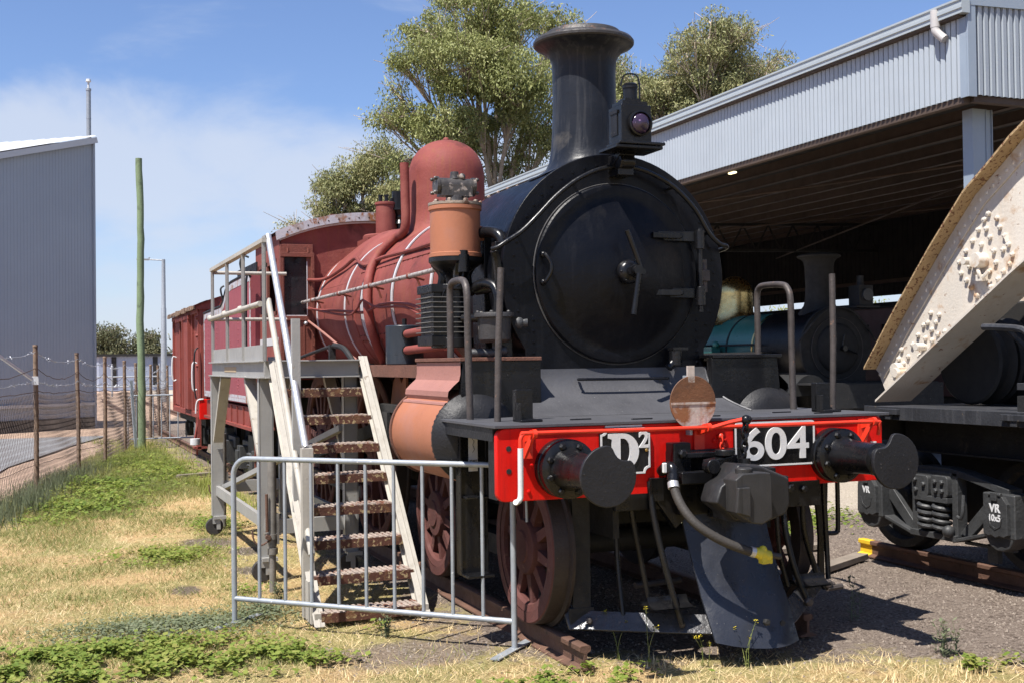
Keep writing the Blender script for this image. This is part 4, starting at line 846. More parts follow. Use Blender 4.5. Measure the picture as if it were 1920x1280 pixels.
fp = MB().bx(-1.37, 1.40, -.018, 1.10, 1.4175, 1.436).build('footplate', m_apron, L1, bev=.003)
mb = MB()
for sx in (-1, 1): mb.bx(sx*1.355, sx*1.34, .06, 1.10, 1.34, 1.417); mb.bx(sx*1.0, sx*1.03, .06, 1.0, 1.2, 1.41)
mb.bx(-1.33, 1.33, .06, .2, 1.0, 1.40); mb.build('footplate_angle', m_flat, fp)
mb = MB()
for (x, y) in ((-.42, .12), (.10, .18), (.75, .35), (-.75, .3), (.9, .1)): mb.bx(x, x+.14, y, y+.012, 1.436, 1.444)
mb.build('footplate_clips', m_flat, fp)
rows = []
for i in range(13):
    t = i/12; y = 1.135-.30*t; z = 1.742-.305*t**.75 if t < 1 else 1.437; w = .70+.16*max(0, t)**3.2
    z = 1.745-.308*(1-(1-t)**1.5)**1.0 if False else 1.745-.308*t
    y = 1.135-.05*t-.30*t**2.6; rows.append([(-w+2*w*k/16, y, z) for k in range(17)])
mb = MB(); mb.sheet(rows); ap = mb.build('apron', m_apron, L1, ang=60)
mb = MB()
for sx in (-1, 1):
    pts = [(r[0][0]*-sx, r[0][1], r[0][2]) if sx > 0 else r[0] for r in rows]; pts = [(sx*abs(p[0]), p[1]-.006, p[2]) for p in pts]; mb.tube(pts, .009, 6)
    e = [(sx*abs(r[0][0]), r[0][1], r[0][2]) for r in rows]; e2 = [(sx*abs(r[0][0]), 1.19, r[0][2]) for r in rows]; mb.sheet([e, e2])
mb.build('apron_edge', m_apron, ap)
MB().tube(smoothpath([(-.325, 1.10, 1.672), (-.345, 1.04, 1.672), (-.30, 1.02, 1.672), (.28, 1.02, 1.668), (.325, 1.04, 1.668), (.31, 1.10, 1.668)], 4), .010, 8).build('apron_handle', m_black, ap)
# --- standing poles and hoops on the footplate
for sx in (-1, 1):
    k = -1.193 if sx < 0 else 1.265
    MB().tube([(k, .4, 1.43), (k+.012, .4, 1.9), (k+(.035 if sx < 0 else .012), .4, 2.37)], .021, 12).build('pole', m_steelp, L1)
    a = -1.245 if sx < 0 else 1.19; b = -1.215 if sx < 0 else 1.205
    MB().tube(smoothpath([(a, .75, 1.43), (a-.008, .75, 1.9), (a-.01, .75, 2.20), (a-.008, .79, 2.295), (a, .88, 2.325), (b, 1.10, 2.335), (b, 1.18, 2.32), (b, 1.21, 2.26), (b, 1.21, 2.1), (b, 1.21, 1.82)], 5), .023, 12).build('hoop_handrail', m_steelp, L1)
    mb = MB(); c = -1.055 if sx < 0 else 1.115; mb.bx(c-.055, c+.055, .30, .36, 1.437, 1.63); mb.bx(c-.055, c+.085, .22, .36, 1.437, 1.452); mb.bx(c-.055, c-.04, .24, .32, 1.45, 1.55); mb.build('lamp_iron', m_black, L1, bev=.004)
# --- buffers
def buffer(x, sgn):
    z = 1.178
    mb = MB(); mb.lathe([(.172, 0), (.172, .045), (.165, .05), (.165, .075), (.172, .08), (.172, .115), (.15, .125), (.13, .13)], (x, .0, z), (0, -1, 0), 48); fl = mb.build('buffer', m_black, L1)
    for k in range(8):
        a = k*PI/4+.35; MB().bolt((x+.138*math.cos(a), -.115, z+.138*math.sin(a)), (0, -1, 0), .022, .03).bolt((x+.138*math.cos(a), -.05, z+.138*math.sin(a)), (0, -1, 0), .02, .03).build('bolt', m_black, fl)
    mb = MB(); mb.lathe([(.125, .125), (.112, .16), (.104, .22), (.100, .30), (.096, .44), (.101, .445), (.101, .47), (.088, .475), (.080, .48), (.078, .60)], (x, .0, z), (0, -1, 0), 40); mb.build('barrel', m_black, fl)
    r = .166; P = []
    # round head with a scalloped notch on its inner upper edge
    for a in np.linspace(84, 372-24, 40): P.append((r*math.cos(math.radians(a)), r*math.sin(math.radians(a))))
    P = [(r*math.cos(math.radians(a)), r*math.sin(math.radians(a))) for a in np.linspace(92, 378, 44)]
    P += [(.150, .066), (.135, .080), (.108, .081), (.080, .085), (.058, .098), (.042, .118), (.030, .143), (.018, .160)]
    P = [(sgn*a, b) for a, b in P]
    mb = MB(); mb.prism(P, (x, -.598, z), (1, 0, 0), (0, 0, 1), (0, -.026, 0)); mb.build('head', m_flat, fl, bev=.006)
    return fl
buffer(-.95, 1); buffer(.95, -1)
# --- number plates
def plate(x0, x1, z0, z1, name, notch):
    n = .035
    def sh(i):
        a0, a1, b0, b1 = x0+i, x1-i, z0+i, z1-i
        if not notch: return rrect(a0, a1, b0, b1, .02)
        return [(a0+n, b0), (a1-n, b0)]+arc((a1, b0), n, 180, 90, 4)+arc((a1, b1), n, 270, 180, 4)+arc((a0, b1), n, 360, 270, 4)+arc((a0, b0), n, 90, 0, 4)
    pl = MB().prism(sh(0), (0, -.016, 0), (1, 0, 0), (0, 0, 1), (0, .014, 0)).build(name, m_black, L1)
    MB().ringprism(sh(.004), sh(.014), (0, -.022, 0), (1, 0, 0), (0, 0, 1), (0, .008, 0)).build('border', m_white, pl); return pl
pD = plate(-.708, -.372, 1.118, 1.400, 'class_plate', True)
# letter D with slab serifs and an oval counter
x0, z0 = -.655, 1.150; h = .215
outer = [(0, 0)]+[(.095+.105*math.cos(t), h/2+h/2*math.sin(t)) for t in np.linspace(-PI/2, PI/2, 17)]+[(0, h), (0, h-.028), (.026, h-.036), (.026, .036), (0, .028)]
inner = [(.098+.045*math.cos(t), h/2+(h/2-.03)*math.sin(t)) for t in np.linspace(-PI/2, PI/2, 17)]
mb = MB(); o_ = (x0, -.024, z0)
mb.prism([(0, 0), (.098, 0), (.098, .03), (.080, .03), (.080, h-.03), (.098, h-.03), (.098, h), (0, h), (0, h-.026), (.024, h-.034), (.024, .034), (0, .026)], o_, (1, 0, 0), (0, 0, 1), (0, .009, 0))
oo = [(.098+.105*math.cos(t), h/2+h/2*math.sin(t)) for t in np.linspace(-PI/2, PI/2, 17)]
mb.prism(oo+inner[::-1], o_, (1, 0, 0), (0, 0, 1), (0, .009, 0)); mb.build('letter', m_white, pD)
MB().bx(-.665, -.42, -.006, .001, 1.4015, 1.413).build('tape_strip', m_white, beam)
text_mb('2', .135, (-.418, -.02, 1.325), (1, 0, 0), (0, 0, 1), .010, .003).build('letter', m_white, pD)
mb = MB(); mb.bolt((-.40, -.016, 1.262), (0, -1, 0), .012, .012); mb.build('plate_bolt', m_brass, pD)
pN = plate(.215, .812, 1.122, 1.408, 'number_plate', False)
text_mb('604', .285, (.518, -.02, 1.267), (1, 0, 0), (0, 0, 1), .010, .0045, 1.0, (.485, .205)).build('digits', m_white, pN)
# --- red rods across the beam, white drop handle
mb = MB(); mb.tube(smoothpath([(-1.255, -.12, 1.30), (-1.254, -.12, 1.36), (-1.235, -.12, 1.388), (-1.2, -.12, 1.393), (-.6, -.12, 1.390), (.0, -.12, 1.388), (.6, -.12, 1.387), (1.18, -.12, 1.386), (1.23, -.12, 1.37), (1.24, -.10, 1.30)], 4), .0125, 10); rod = mb.build('uncoupling_rod', m_rod, L1)
MB().tube(smoothpath([(-1.255, -.12, 1.31), (-1.256, -.12, 1.2), (-1.257, -.12, 1.06), (-1.265, -.125, 1.022), (-1.29, -.14, 1.008), (-1.30, -.15, 1.012)], 4), .0165, 10).build('drop_handle', m_white, rod)
mb = MB()
for x in (-1.17, -.03, 1.19):
    mb = MB(); mb.tube([(x-.012, -.12, 1.388), (x+.012, -.12, 1.388)], .026, 12); mb.bar((x, -.10, 1.385), (x, .0, 1.36), .03, .05); mb.bx(x-.035, x+.035, -.014, 0, 1.24, 1.40)
    if x != -.03: mb.bar((x, -.1, 1.38), (x-.03, -.03, 1.25), .02, .03)
    mb.build('rod_bracket', m_rod, rod)
MB().tube([(-.02, -.135, 1.385), (.09, -.16, 1.415), (.19, -.20, 1.438)], .0135, 8).build('lift_arm', m_rod, rod)
mb = MB()
def link(c, d, up, a=.026, b=.014, r=.0055):
    d, up = nrm(d), nrm(up); pts = [V(c)+d*(a*math.cos(t))+up*(b*math.sin(t)) for t in np.linspace(0, 2*PI, 13)[:-1]]; mb.tube(pts, r, 6, closed=True)
for k in range(5): link((.18-.004*k, -.20, 1.40-k*.042), (0, 0, 1), (1, 0, 0) if k % 2 else (0, 1, 0), .032, .020, .0095)
mb.ball((.185, -.20, 1.43), .032); mb.ball((.20, -.20, 1.432), .024); mb.cyl((.17, -.2, 1.20), (.17, -.2, 1.16), .034, n=14); mb.build('lift_chain', m_black, rod)
mb = MB()
for k in range(4): link((.115+.004*k, -.03, 1.30-k*.036), (0, 0, 1), (1, 0, 0) if k % 2 else (0, 1, 0), .024, .014, .005)
mb.ball((.115, -.02, 1.325), .02); mb.build('pin_chain', m_rod, rod)
# --- rusty indicator disc on its white clip
mb = MB(); mb.lathe([(.157, 0), (.160, .004), (.157, .009)], (-.098, -.06, 1.540), AX, 48); dc = mb.build('indicator_disc', m_rustd, L1)
mb = MB(); mb.prism(arc((-.098, 1.540), .1555, 180, 360, 24), (0, -.063, -.006), (1, 0, 0), (0, 0, 1), (0, .002, 0)); mb.build('disc_lower_half', m_rustw, dc)
mb = MB(); mb.bx(-.252, .056, -.068, -.061, 1.527, 1.540); mb.bx(-.13, -.085, -.06, -.04, 1.66, 1.76); mb.bx(-.07, -.015, -.066, -.062, 1.40, 1.46); mb.build('disc_strap', m_rustw, dc)
mb = MB(); mb.bx(-.128, -.088, -.055, -.037, 1.66, 1.75); mb.bx(-.118, -.098, -.05, .03, 1.34, 1.70); mb.build('disc_clip', m_galv, dc, bev=.003)
# --- coupler, hose
mb = MB(); mb.bx(-.26, .40, -.02, .1, 1.02, 1.25); mb.bx(-.24, .42, -.16, -.0, 1.055, 1.13); mb.bx(-.20, .16, -.12, .0, 1.205, 1.24); mb.bx(-.26, -.14, -.10, .0, 1.06, 1.30); mb.bx(.0, .34, -.2, .0, .84, 1.08); mb.bx(-.20, .0, -.06, .2, .86, 1.06)
mb.lathe([(.022, -.02), (.045, -.02), (.045, .05), (.022, .05)], (-.115, -.30, 1.17), AX, 24); mb.bar((-.11, -.24, 1.17), (.12, -.15, 1.19), .08, .07); mb.cyl((.03, -.2, 1.22), (.03, -.2, 1.26), .06); mb.bolt((-.205, -.10, 1.235), (0, -1, 0), .03, .03); cpl = mb.build('draw_gear', m_black, L1, bev=.008)
# knuckle head: chamfered casting
def loft(sections, name, mat, parent, bev=.01):
    mb = MB(); n = len(sections[0]); vs_ = [q for s in sections for q in s]; fs = [tuple(range(n)), tuple(range(len(vs_)-1, len(vs_)-n-1, -1))]
    for i in range(len(sections)-1):
        for k in range(n): fs.append((i*n+k, i*n+(k+1) % n, (i+1)*n+(k+1) % n, (i+1)*n+k))
    mb.add(vs_, fs); return mb.build(name, mat, parent, bev=bev)
def sect(z, P): return [(a, b, z) for a, b in P]
kp = [(-.205, .973), (-.169, 1.071), (-.095, 1.118), (-.040, 1.197), (.121, 1.180), (.324, 1.098), (.328, .943), (.300, .88), (.144, .832), (-.078, .860), (-.140, .925)]
kc = (.08, 1.02)
loft([[(kc[0]+(a-kc[0])*f, y, kc[1]+(b-kc[1])*f) for a, b in kp] for y, f in ((-.24, .86), (-.30, .98), (-.41, 1.0), (-.455, .93))], 'knuckle_coupler', m_coupd, cpl, .010)
mb = MB(); mb.prism([(-.125, 1.115), (-.074, 1.147), (.040, 1.15), (.109, 1.145), (.118, 1.10), (.118, .885), (.052, .852), (-.020, .862), (-.121, .925)], (0, -.565, 0), (1, 0, 0), (0, 0, 1), (0, .14, 0)); mb.cyl((-.03, -.50, 1.13), (-.03, -.50, 1.175), .05); mb.build('knuckle', m_coup, cpl, bev=.009)
mb = MB(); mb.prism([(-.135, .93), (-.04, .905), (-.04, 1.07), (-.12, 1.07)], (0, -.585, 0), (1, 0, 0), (0, 0, 1), (0, .03, 0)); mb.build('knuckle_lip', m_coup, cpl, bev=.005)
mb = MB(); mb.bar((.33, -.38, 1.05), (.42, -.05, 1.04), .05, .10); mb.build('coupler_arm', m_black, cpl, bev=.008)
hs = MB().tube(smoothpath([(-.30, -.16, 1.135), (-.318, -.19, 1.07), (-.312, -.26, .96), (-.265, -.33, .86), (-.18, -.385, .785), (-.07, -.42, .725), (.02, -.44, .69), (.065, -.45, .675)], 6), .027, 14).build('brake_hose', m_hose, L1)
mb = MB(); mb.cyl((-.318, -.188, 1.078), (-.322, -.205, 1.045), .0335); mb.cyl((.040, -.446, .684), (.066, -.45, .676), .031); mb.build('hose_clamp', m_alu, hs)
mb = MB(); mb.tube(smoothpath([(-.30, -.02, 1.13), (-.31, -.10, 1.16), (-.302, -.15, 1.16), (-.302, -.165, 1.12)], 4), .033, 12); mb.cyl((-.345, -.12, 1.17), (-.30, -.13, 1.165), .026); mb.cyl((-.302, -.165, 1.12), (-.310, -.175, 1.085), .036); mb.build('hose_cock', m_black, hs)
mb = MB(); mb.bx(-.362, -.335, -.155, -.135, 1.13, 1.19); mb.build('cock_handle', m_white, hs, bev=.006)
mb = MB(); mb.tube(smoothpath([(.060, -.45, .677), (.095, -.455, .672), (.125, -.46, .66), (.165, -.47, .645)], 3), [.030]*3+[.038]*3+[.034]*3+[.022], 12); mb.ball((.115, -.462, .69), .026); mb.box((.13, -.465, .64), (.07, .05, .06)); mb.build('glad_hand', m_yhose, hs, bev=.006)
mb = MB(); mb.tube(smoothpath([(.15, -.47, .66), (.19, -.48, .652), (.225, -.485, .645)], 3), [.018]*6+[.010], 8); mb.build('glad_hand_tip', m_hose, hs)
# --- pilot
mb = MB()
barz0, barz1 = .175, .285
def strap(pts, z0, z1, th=.02):
    n = len(pts); A = []
    for (x, y, dz) in pts: A.append([(x, y-.03, z0+dz), (x, y+.06, z1+dz), (x, y+.06+th, z1+dz-.012), (x, y-.03+th, z0+dz-.012)])
    vs_ = [q for s in A for q in s]; fs = [(0, 1, 2, 3), tuple(4*(n-1)+k for k in (3, 2, 1, 0))]
    for i in range(n-1):
        for k in range(4): fs.append((i*4+k, i*4+(k+1) % 4, (i+1)*4+(k+1) % 4, (i+1)*4+k))
    mb.add(vs_, fs)
m_pilot = pm('pilot_black_paint', (.022, .024, .031), .30, 0, .35, 3, [((.26, .24, .21), 60, .68)], None, .22, 18, .1)
strap([(-.81, .25, .0), (-.72, .20, .0), (-.3, -.01, -.015), (.10, -.185, -.03), (.30, -.31, -.035)], barz0+.005, barz1-.005)
m_pbar = pm('worn_pilot_bar', (.060, .060, .064), .25, .2, .3, 4, [((.16, .12, .09), 20, .62, .1)], None, .25, 26)
pb = mb.build('pilot_bar', m_pbar, L1, bev=.004)
mb = MB(); strap([(.34, -.30, -.02), (.52, -.18, .02), (.80, .05, .08), (1.06, .26, .13)], barz0, barz1+.01); mb.build('pilot_bar', m_pbar, L1, bev=.004)
mb = MB()
for (x, y, z) in ((-.70, .18, .23), (.08, -.18, .20), (-.2, -.06, .21), (.20, -.262, .20)): mb.bolt((x, y, z), (-.45, -.9, 0), .022, .02)
mb.build('pilot_bolts', m_steelp, pb)
mb = MB(); mb.bx(-.78, -.66, .235, .257, .26, 1.0); mb.bx(-.80, -.64, .232, .26, .20, .30); mb.build('pilot_post', m_under, L1, bev=.004)
# curved plate running down and forward from under the coupler
rows = []
for i in range(13):
    t = i/12; xa = -.140+.030*t; xb = .43+.02*t; za = .885-.745*t; zb = .83-.745*t; y = .02-.33*t**1.2; row = []
    for k in range(13):
        s = k/12; yy = y-.085*math.sin(s*PI)*(1-.2*t)+(.012*math.sin(s*9+t*4)) if t > .6 else y-.085*math.sin(s*PI)*(1-.2*t); row.append((xa+(xb-xa)*s, yy-.04*s+.02, za+(zb-za)*s*(.6)+(-.03*math.sin(s*PI) if t == 1 else 0)))
    rows.append(row)
mb = MB(); mb.sheet(rows); mb.sheet([[(a, b+.014, c) for a, b, c in r] for r in rows]); E_ = rows[-1]; mb.sheet([E_, [(a, b+.014, c) for a, b, c in E_]]); ed = [r[0] for r in rows]; mb.sheet([ed, [(a, b+.014, c) for a, b, c in ed]]); ed = [r[-1] for r in rows]; mb.sheet([ed, [(a, b+.014, c) for a, b, c in ed]])
pp = mb.build('pilot_plate', m_pilot, L1, ang=60)
mb = MB(); mb.bolt((.17, -.40, .255), (0, -1, .2), .022, .02); mb.lathe([(.016, 0), (.016, .01)], (.29, -.385, .235), (0, -1, .2), 16); mb.build('plate_bolt', m_under, pp)
def rod_(pts, r=.019): return MB().tube(smoothpath(pts, 4), r, 10).build('pilot_rod', m_black, L1)
rod_([(-.49, .22, 1.0), (-.492, .21, .6), (-.49, .14, .24)], .016); rod_([(-.452, .1, 1.0), (-.43, .1, .8), (-.35, .08, .36)], .017); rod_([(-.372, .0, 1.07), (-.36, -.03, .85), (-.31, -.07, .55), (-.225, -.10, .22)], .020)
rod_([(.66, .05, 1.02), (.60, .03, .8), (.63, -.02, .5), (.70, -.06, .28)], .020); rod_([(.80, .1, 1.0), (.80, .1, .7), (.90, .12, .42), (.97, .12, .30)], .020); rod_([(.545, .04, 1.0), (.555, .02, .6), (.60, 0, .36)], .016); rod_([(1.04, .22, 1.0), (1.06, .22, .6), (1.055, .2, .34)], .018)
mb = MB(); mb.bx(-.38, -.29, -.03, .02, .95, 1.09); mb.bar((-.33, .0, 1.05), (-.15, .02, .82), .05, .14); mb.build('rod_bracket', m_black, L1, bev=.004)
for (xa, xb, y, z) in ((-.40, -.13, .02, .34), (.66, .90, .06, .385)):
    mb = MB(); pr = arc((0, .06), .06, 180, 290, 8); rows = [[(x, y-.11-p[0]*1.4, z-.03+p[1]) for p in pr] for x in (xa, (xa+xb)/2, xb)]; mb.sheet(rows); mb.sheet([[(q[0], q[1]+.006, q[2]+.006) for q in r] for r in rows]); mb.bx(xa, xb, y-.06, y+.10, z-.028, z-.018); mb.build('footstep', m_black, L1, ang=60)
mb = MB(); mb.tube([(-.35, .25, .40), (.0, .3, .40)], .02, 8); mb.tube([(.97, .10, .30), (1.10, .12, .30)], .02, 8)
for (x, y, z) in ((1.02, .13, .31), (.98, .11, .33), (.70, -.07, .27)): mb.bolt((x, y, z), (0, -1, 0), .03, .03)
mb.build('step_bolts', m_steelp, L1)
mb = MB()
# right hand hanging guard iron and loop
mb.prism([(1.02, 1.0), (1.14, 1.0), (1.13, .75), (1.10, .6), (1.10, .33), (1.05, .30), (1.06, .6), (1.05, .75)], (0, .30, 0), (1, 0, 0), (0, 0, 1), (0, .02, 0)); mb.tube(smoothpath([(1.215, .3, 1.0), (1.215, .3, .66), (1.205, .3, .63), (1.19, .3, .62), (1.10, .3, .625)], 3), .016, 8); mb.build('guard_iron', m_black, L1)
MB().bx(-.6, -.2, .0, .06, .90, 1.0).build('beam_lower_web', m_black, L1, bev=.004); mb = MB(); mb.bx(.45, .85, -.01, .06, .86, 1.02); mb.bolt((.62, -.01, .98), (0, -1, 0), .03, .03); mb.bolt((.72, -.01, .97), (0, -1, 0), .025, .03); mb.bolt((.56, -.01, .99), (0, -1, 0), .03, .03); mb.build('beam_lower_web', m_black, L1, bev=.004)
# --- step hanger on the left with its white notice
mb = MB(); mb.prism([(-1.275, 1.35), (-1.24, 1.395), (-1.14, 1.395), (-1.10, 1.35), (-1.10, .47), (-1.12, .445), (-1.28, .445)], (0, .855, 0), (1, 0, 0), (0, 0, 1), (0, .015, 0)); mb.bx(-1.285, -1.272, .84, .93, .445, 1.35); mb.bx(-1.11, -1.097, .84, .93, .445, 1.35); mb.bx(-1.28, -1.10, .72, .93, .435, .45); mb.bx(-1.27, -1.11, .76, .86, .93, .945); hg = mb.build('step_hanger', m_black, L1, bev=.003)
nl = MB().bx(-1.225, -1.163, .846, .8505, 1.10, 1.345).build('notice_label', m_white, hg)
text_mb('DO NOT', .020, (-1.194, .844, 1.165), (1, 0, 0), (0, 0, 1), .002, .0004, 1, (.052, .018)).build('notice_text', m_under, hg)
mb = MB(); mb.tube([(-1.20, .845, 1.31), (-1.186, .845, 1.29), (-1.196, .845, 1.27), (-1.184, .845, 1.24), (-1.198, .845, 1.22)], .0016, 4); mb.build('notice_scrawl', m_under, hg)
# --- air pump and its gear
px, py = -1.05, 1.565
mb = MB(); mb.lathe([(.178, 0), (.186, .004), (.186, .03), (.178, .034), (.178, .33), (.188, .335), (.188, .362), (.0, .365)], (px, py, 2.53), (0, 0, 1), 48); pump = mb.build('air_pump', m_orange, L1)
mb = MB(); mb.lathe([(.184, 0), (.190, .004), (.190, .022), (.0, .03)], (px, py, 2.893), (0, 0, 1), 40)
for k in range(8): a = k*PI/4+.2; mb.bolt((px+.15*math.cos(a), py+.15*math.sin(a), 2.918), (0, 0, 1), .018, .02)
mb.build('pump_cover', pm('oily_rust_metal', (.30, .24, .19), .5, .3, .3, 10, [((.10, .05, .03), 14, .55)], None, .2, 60), pump)
mb = MB(); mb.cyl((px, py, 2.91), (px, py, 2.97), .07, .06); mb.bx(px-.115, px+.115, py-.055, py+.055, 2.965, 3.035); mb.cyl((px-.13, py, 3.04), (px+.13, py, 3.04), .055, n=20); mb.cyl((px-.145, py, 3.04), (px-.125, py, 3.04), .064, n=20); mb.cyl((px+.125, py, 3.04), (px+.145, py, 3.04), .064, n=20); mb.cyl((px+.0, py, 3.09), (px+.0, py, 3.14), .035, .028); mb.ball((px+.05, py-.02, 3.105), .025)
for sx in (-1, 1):
    for z in (2.99, 3.085): mb.bolt((px+sx*.146, py-.04, z), (sx, 0, 0), .014, .02); mb.bolt((px+sx*.146, py+.04, z), (sx, 0, 0), .014, .02)
mb.build('pump_valve', pm('mottled_black_casting', (.05, .045, .042), .4, .1, .4, 14, [((.26, .22, .19), 16, .58, .05)], None, .3, 40), pump)
mb = MB(); mb.lathe([(.19, 0), (.19, -.03), (.16, -.06), (.10, -.10), (.075, -.15), (.075, -.20)], (px, py, 2.53), (0, 0, 1), 40)
for a in (20, 140, 260): aa = math.radians(a); mb.tube(smoothpath([(px+.16*math.cos(aa), py+.16*math.sin(aa), 2.5), (px+.10*math.cos(aa), py+.10*math.sin(aa), 2.42), (px+.11*math.cos(aa), py+.11*math.sin(aa), 2.33)], 3), .035, 8)
mb.cyl((px+.0, py-.17, 2.42), (px+.0, py-.17, 2.54), .04); mb.cyl((px, py-.17, 2.54), (px, py-.17, 2.57), .03); mb.tube(smoothpath([(px, py-.17, 2.42), (px-.03, py-.16, 2.33), (px-.12, py-.12, 2.30), (px-.14, py-.1, 2.2)], 4), .008, 6); mb.build('pump_stand', m_black, pump)
mb = MB(); mb.cyl((px-.03, py, 1.93), (px-.03, py, 2.33), .125, n=36); mb.cyl((px-.03, py, 2.30), (px-.03, py, 2.34), .16, n=36); mb.cyl((px-.03, py, 1.90), (px-.03, py, 1.97), .15, n=36)
mb.bx(px-.22, px+.02, py-.12, py+.22, 2.28, 2.34); mb.bx(px-.22, px+.02, py-.12, py+.22, 1.915, 1.985); mb.bx(px-.20, px+.0, py-.10, py+.20, 1.98, 2.29); mb.build('pump_air_cylinder', m_black, pump, bev=.006)
mb = MB()
for k in range(8): mb.bx(px-.228, px+.03, py-.128, py+.228, 2.005+k*.0345, 2.011+k*.0345)
mb.build('cooling_fins', pm('fin_edges', (.13, .125, .115), .5, .2, .2, 9), pump)
pipe('pump_pipe', [(-.91, 1.50, 2.70), (-.86, 1.42, 2.705), (-.82, 1.32, 2.68), (-.80, 1.28, 2.60), (-.80, 1.28, 2.42), (-.81, 1.28, 2.36), (-.86, 1.32, 2.32), (-.95, 1.42, 2.30)], .040, m_black, 12, 5)
pipe('pump_pipe', [(-.98, 1.46, 2.29), (-.95, 1.36, 2.33), (-.92, 1.28, 2.335), (-.89, 1.22, 2.31), (-.88, 1.18, 2.24), (-.88, 1.18, 2.14)], .036, m_black, 12, 5)
pipe('pump_pipe', [(-1.05, 1.42, 2.10), (-.98, 1.32, 2.10), (-.93, 1.25, 2.10)], .030, m_black, 12, 4)
mb = MB(); mb.cyl((-.91, 1.50, 2.70), (-.89, 1.47, 2.70), .058, n=6); mb.build('pipe_nut', m_orange, pump)
mb = MB(); mb.lathe([(0, .205), (.135, .20), (.14, .185), (.14, .17), (.115, .165), (.110, .02), (.09, .0), (0, 0)], (-.90, 1.20, 1.93), (0, 0, 1), 36)
for k in range(6): a = k*PI/3; mb.bolt((-.90+.122*math.cos(a), 1.20+.122*math.sin(a), 2.125), (0, 0, 1), .014, .018)
mb.build('air_strainer', pm('peeling_black_paint', (.035, .033, .033), .5, 0, .3, 6, [((.30, .28, .25), 6, .60, .04)], None, .2, 50), L1)
MB().cyl((-.90, 1.20, 1.82), (-.90, 1.20, 1.94), .02, n=8).build('drain_stem', m_bogie, L1)
mb = MB(); mb.tube([(-.78, 1.18, 2.06), (-.68, 1.15, 2.06)], .032, 10); mb.ball((-.74, 1.17, 2.06), .05); mb.build('strainer_outlet', m_bogie, L1)
mb = MB(); mb.tube([(-1.08, 1.25, 1.86), (-.86, 1.18, 1.86)], .03, 12); mb.ball((-.85, 1.18, 1.87), .04); mb.build('strainer_stand', m_bogie, L1)
mb = MB(); mb.bx(-.86, -.80, 1.5, 1.75, 1.83, 2.75); mb.bx(-.88, -.76, 1.22, 1.30, 1.83, 2.62); mb.tube(smoothpath([(-.93, 1.12, 2.55), (-.90, 1.14, 2.48), (-.88, 1.15, 2.3)], 3), .03, 8); mb.build('pump_bracket', m_black, L1, bev=.006)
MB().cyl((-1.0, 3.02, 1.785), (-1.0, 3.02, 2.105), .155, n=40).build('drain_reservoir', pm('blue_black_paint', (.020, .026, .034), .35, 0, .3, 3, None, ((.05, .06, .07), .5), .1, 30), L1, bev=.01)
mb = MB(); mb.cyl((-1.0, 3.02, 2.1), (-1.0, 3.02, 2.16), .02, n=8)
for z in (2.03, 1.90): mb.cyl((-1.02, 2.88, z), (-1.04, 2.80, z), .045, n=12)
mb.build('reservoir_nuts', m_black, L1)
for z in (2.03, 1.90): pipe('reservoir_pipe', [(-1.04, 2.82, z), (-1.06, 2.5, z+.005), (-1.05, 2.2, z+.012), (-1.0, 1.95, z+.02)], .034, m_red, 12)
mb = MB(); mb.tube(smoothpath([(-1.14, 6.6, 1.87), (-1.12, 6.0, 1.92), (-1.1, 5.4, 1.965), (-1.09, 5.2, 1.97)], 4), .018, 8); mb.bar((-1.09, 5.25, 1.79), (-1.09, 5.25, 1.99), .06, .06); mb.tube(smoothpath([(-1.08, 5.2, 1.98), (-1.06, 4.9, 1.95), (-1.04, 4.7, 1.86), (-1.03, 4.6, 1.80)], 4), .028, 8); mb.build('reach_rod', m_under, L1)
# --- cab
CY0, CY1, CW = 7.5, 9.15, 1.185
def roofz(x): return 3.56-.235*(abs(x)/CW)**2.2
def cabpoly(w, lift=0): return [(-w, 1.70)]+[(x, roofz(x)+lift) for x in np.linspace(-w, w, 25)]+[(w, 1.70)]
mb = MB(); mb.prism(cabpoly(CW-.012), (0, CY0, 0), (1, 0, 0), (0, 0, 1), (0, .02, 0)); cab = mb.build('cab', m_red, L1)
mb = MB()
for sx in (-1, 1): # side sheets with window opening
    x = sx*(CW-.012)
    for (a, b, c, d) in ((CY0, CY1, 1.30, 2.42), (CY0, CY1, 3.02, 3.33), (CY0, 7.72, 2.42, 3.02), (8.92, CY1, 2.42, 3.02), (8.30, 8.36, 2.42, 3.02)): mb.bx(x-.01, x+.01, a, b, c, d)
mb.bx(-CW+.03, CW-.03, CY0+.03, CY1, 1.62, 1.70); mb.build('cab_side', m_red, cab)
for sx in (-1, 1):
    x = sx*(CW-.012)
    mb = MB()
    for (a, b, c, d) in ((7.68, 8.95, 2.39, 2.43), (7.68, 8.95, 3.0, 3.05), (7.68, 7.74, 2.39, 3.05), (8.90, 8.95, 2.39, 3.05), (8.28, 8.38, 2.39, 3.05)): mb.bx(x-sx*.012, x+sx*.016, a, b, c, d)
    mb.build('side_window_frame', m_cabr, cab); MB().bx(x-.004, x+.004, 8.38, 8.90, 2.43, 3.0).build('side_window_pane', m_glass, cab); MB().bx(x-sx*.10, x-sx*.09, 7.74, 8.28, 2.43, 3.0).build('side_window_pane', m_glass, cab)
    mb = MB(); mb.bx(x+sx*.010, x+sx*.014, 7.6, CY1, 2.03, 2.12); mb.bx(x+sx*.010, x+sx*.014, 7.6, CY1, 1.78, 1.81); mb.build('side_lining', m_wlin, cab)
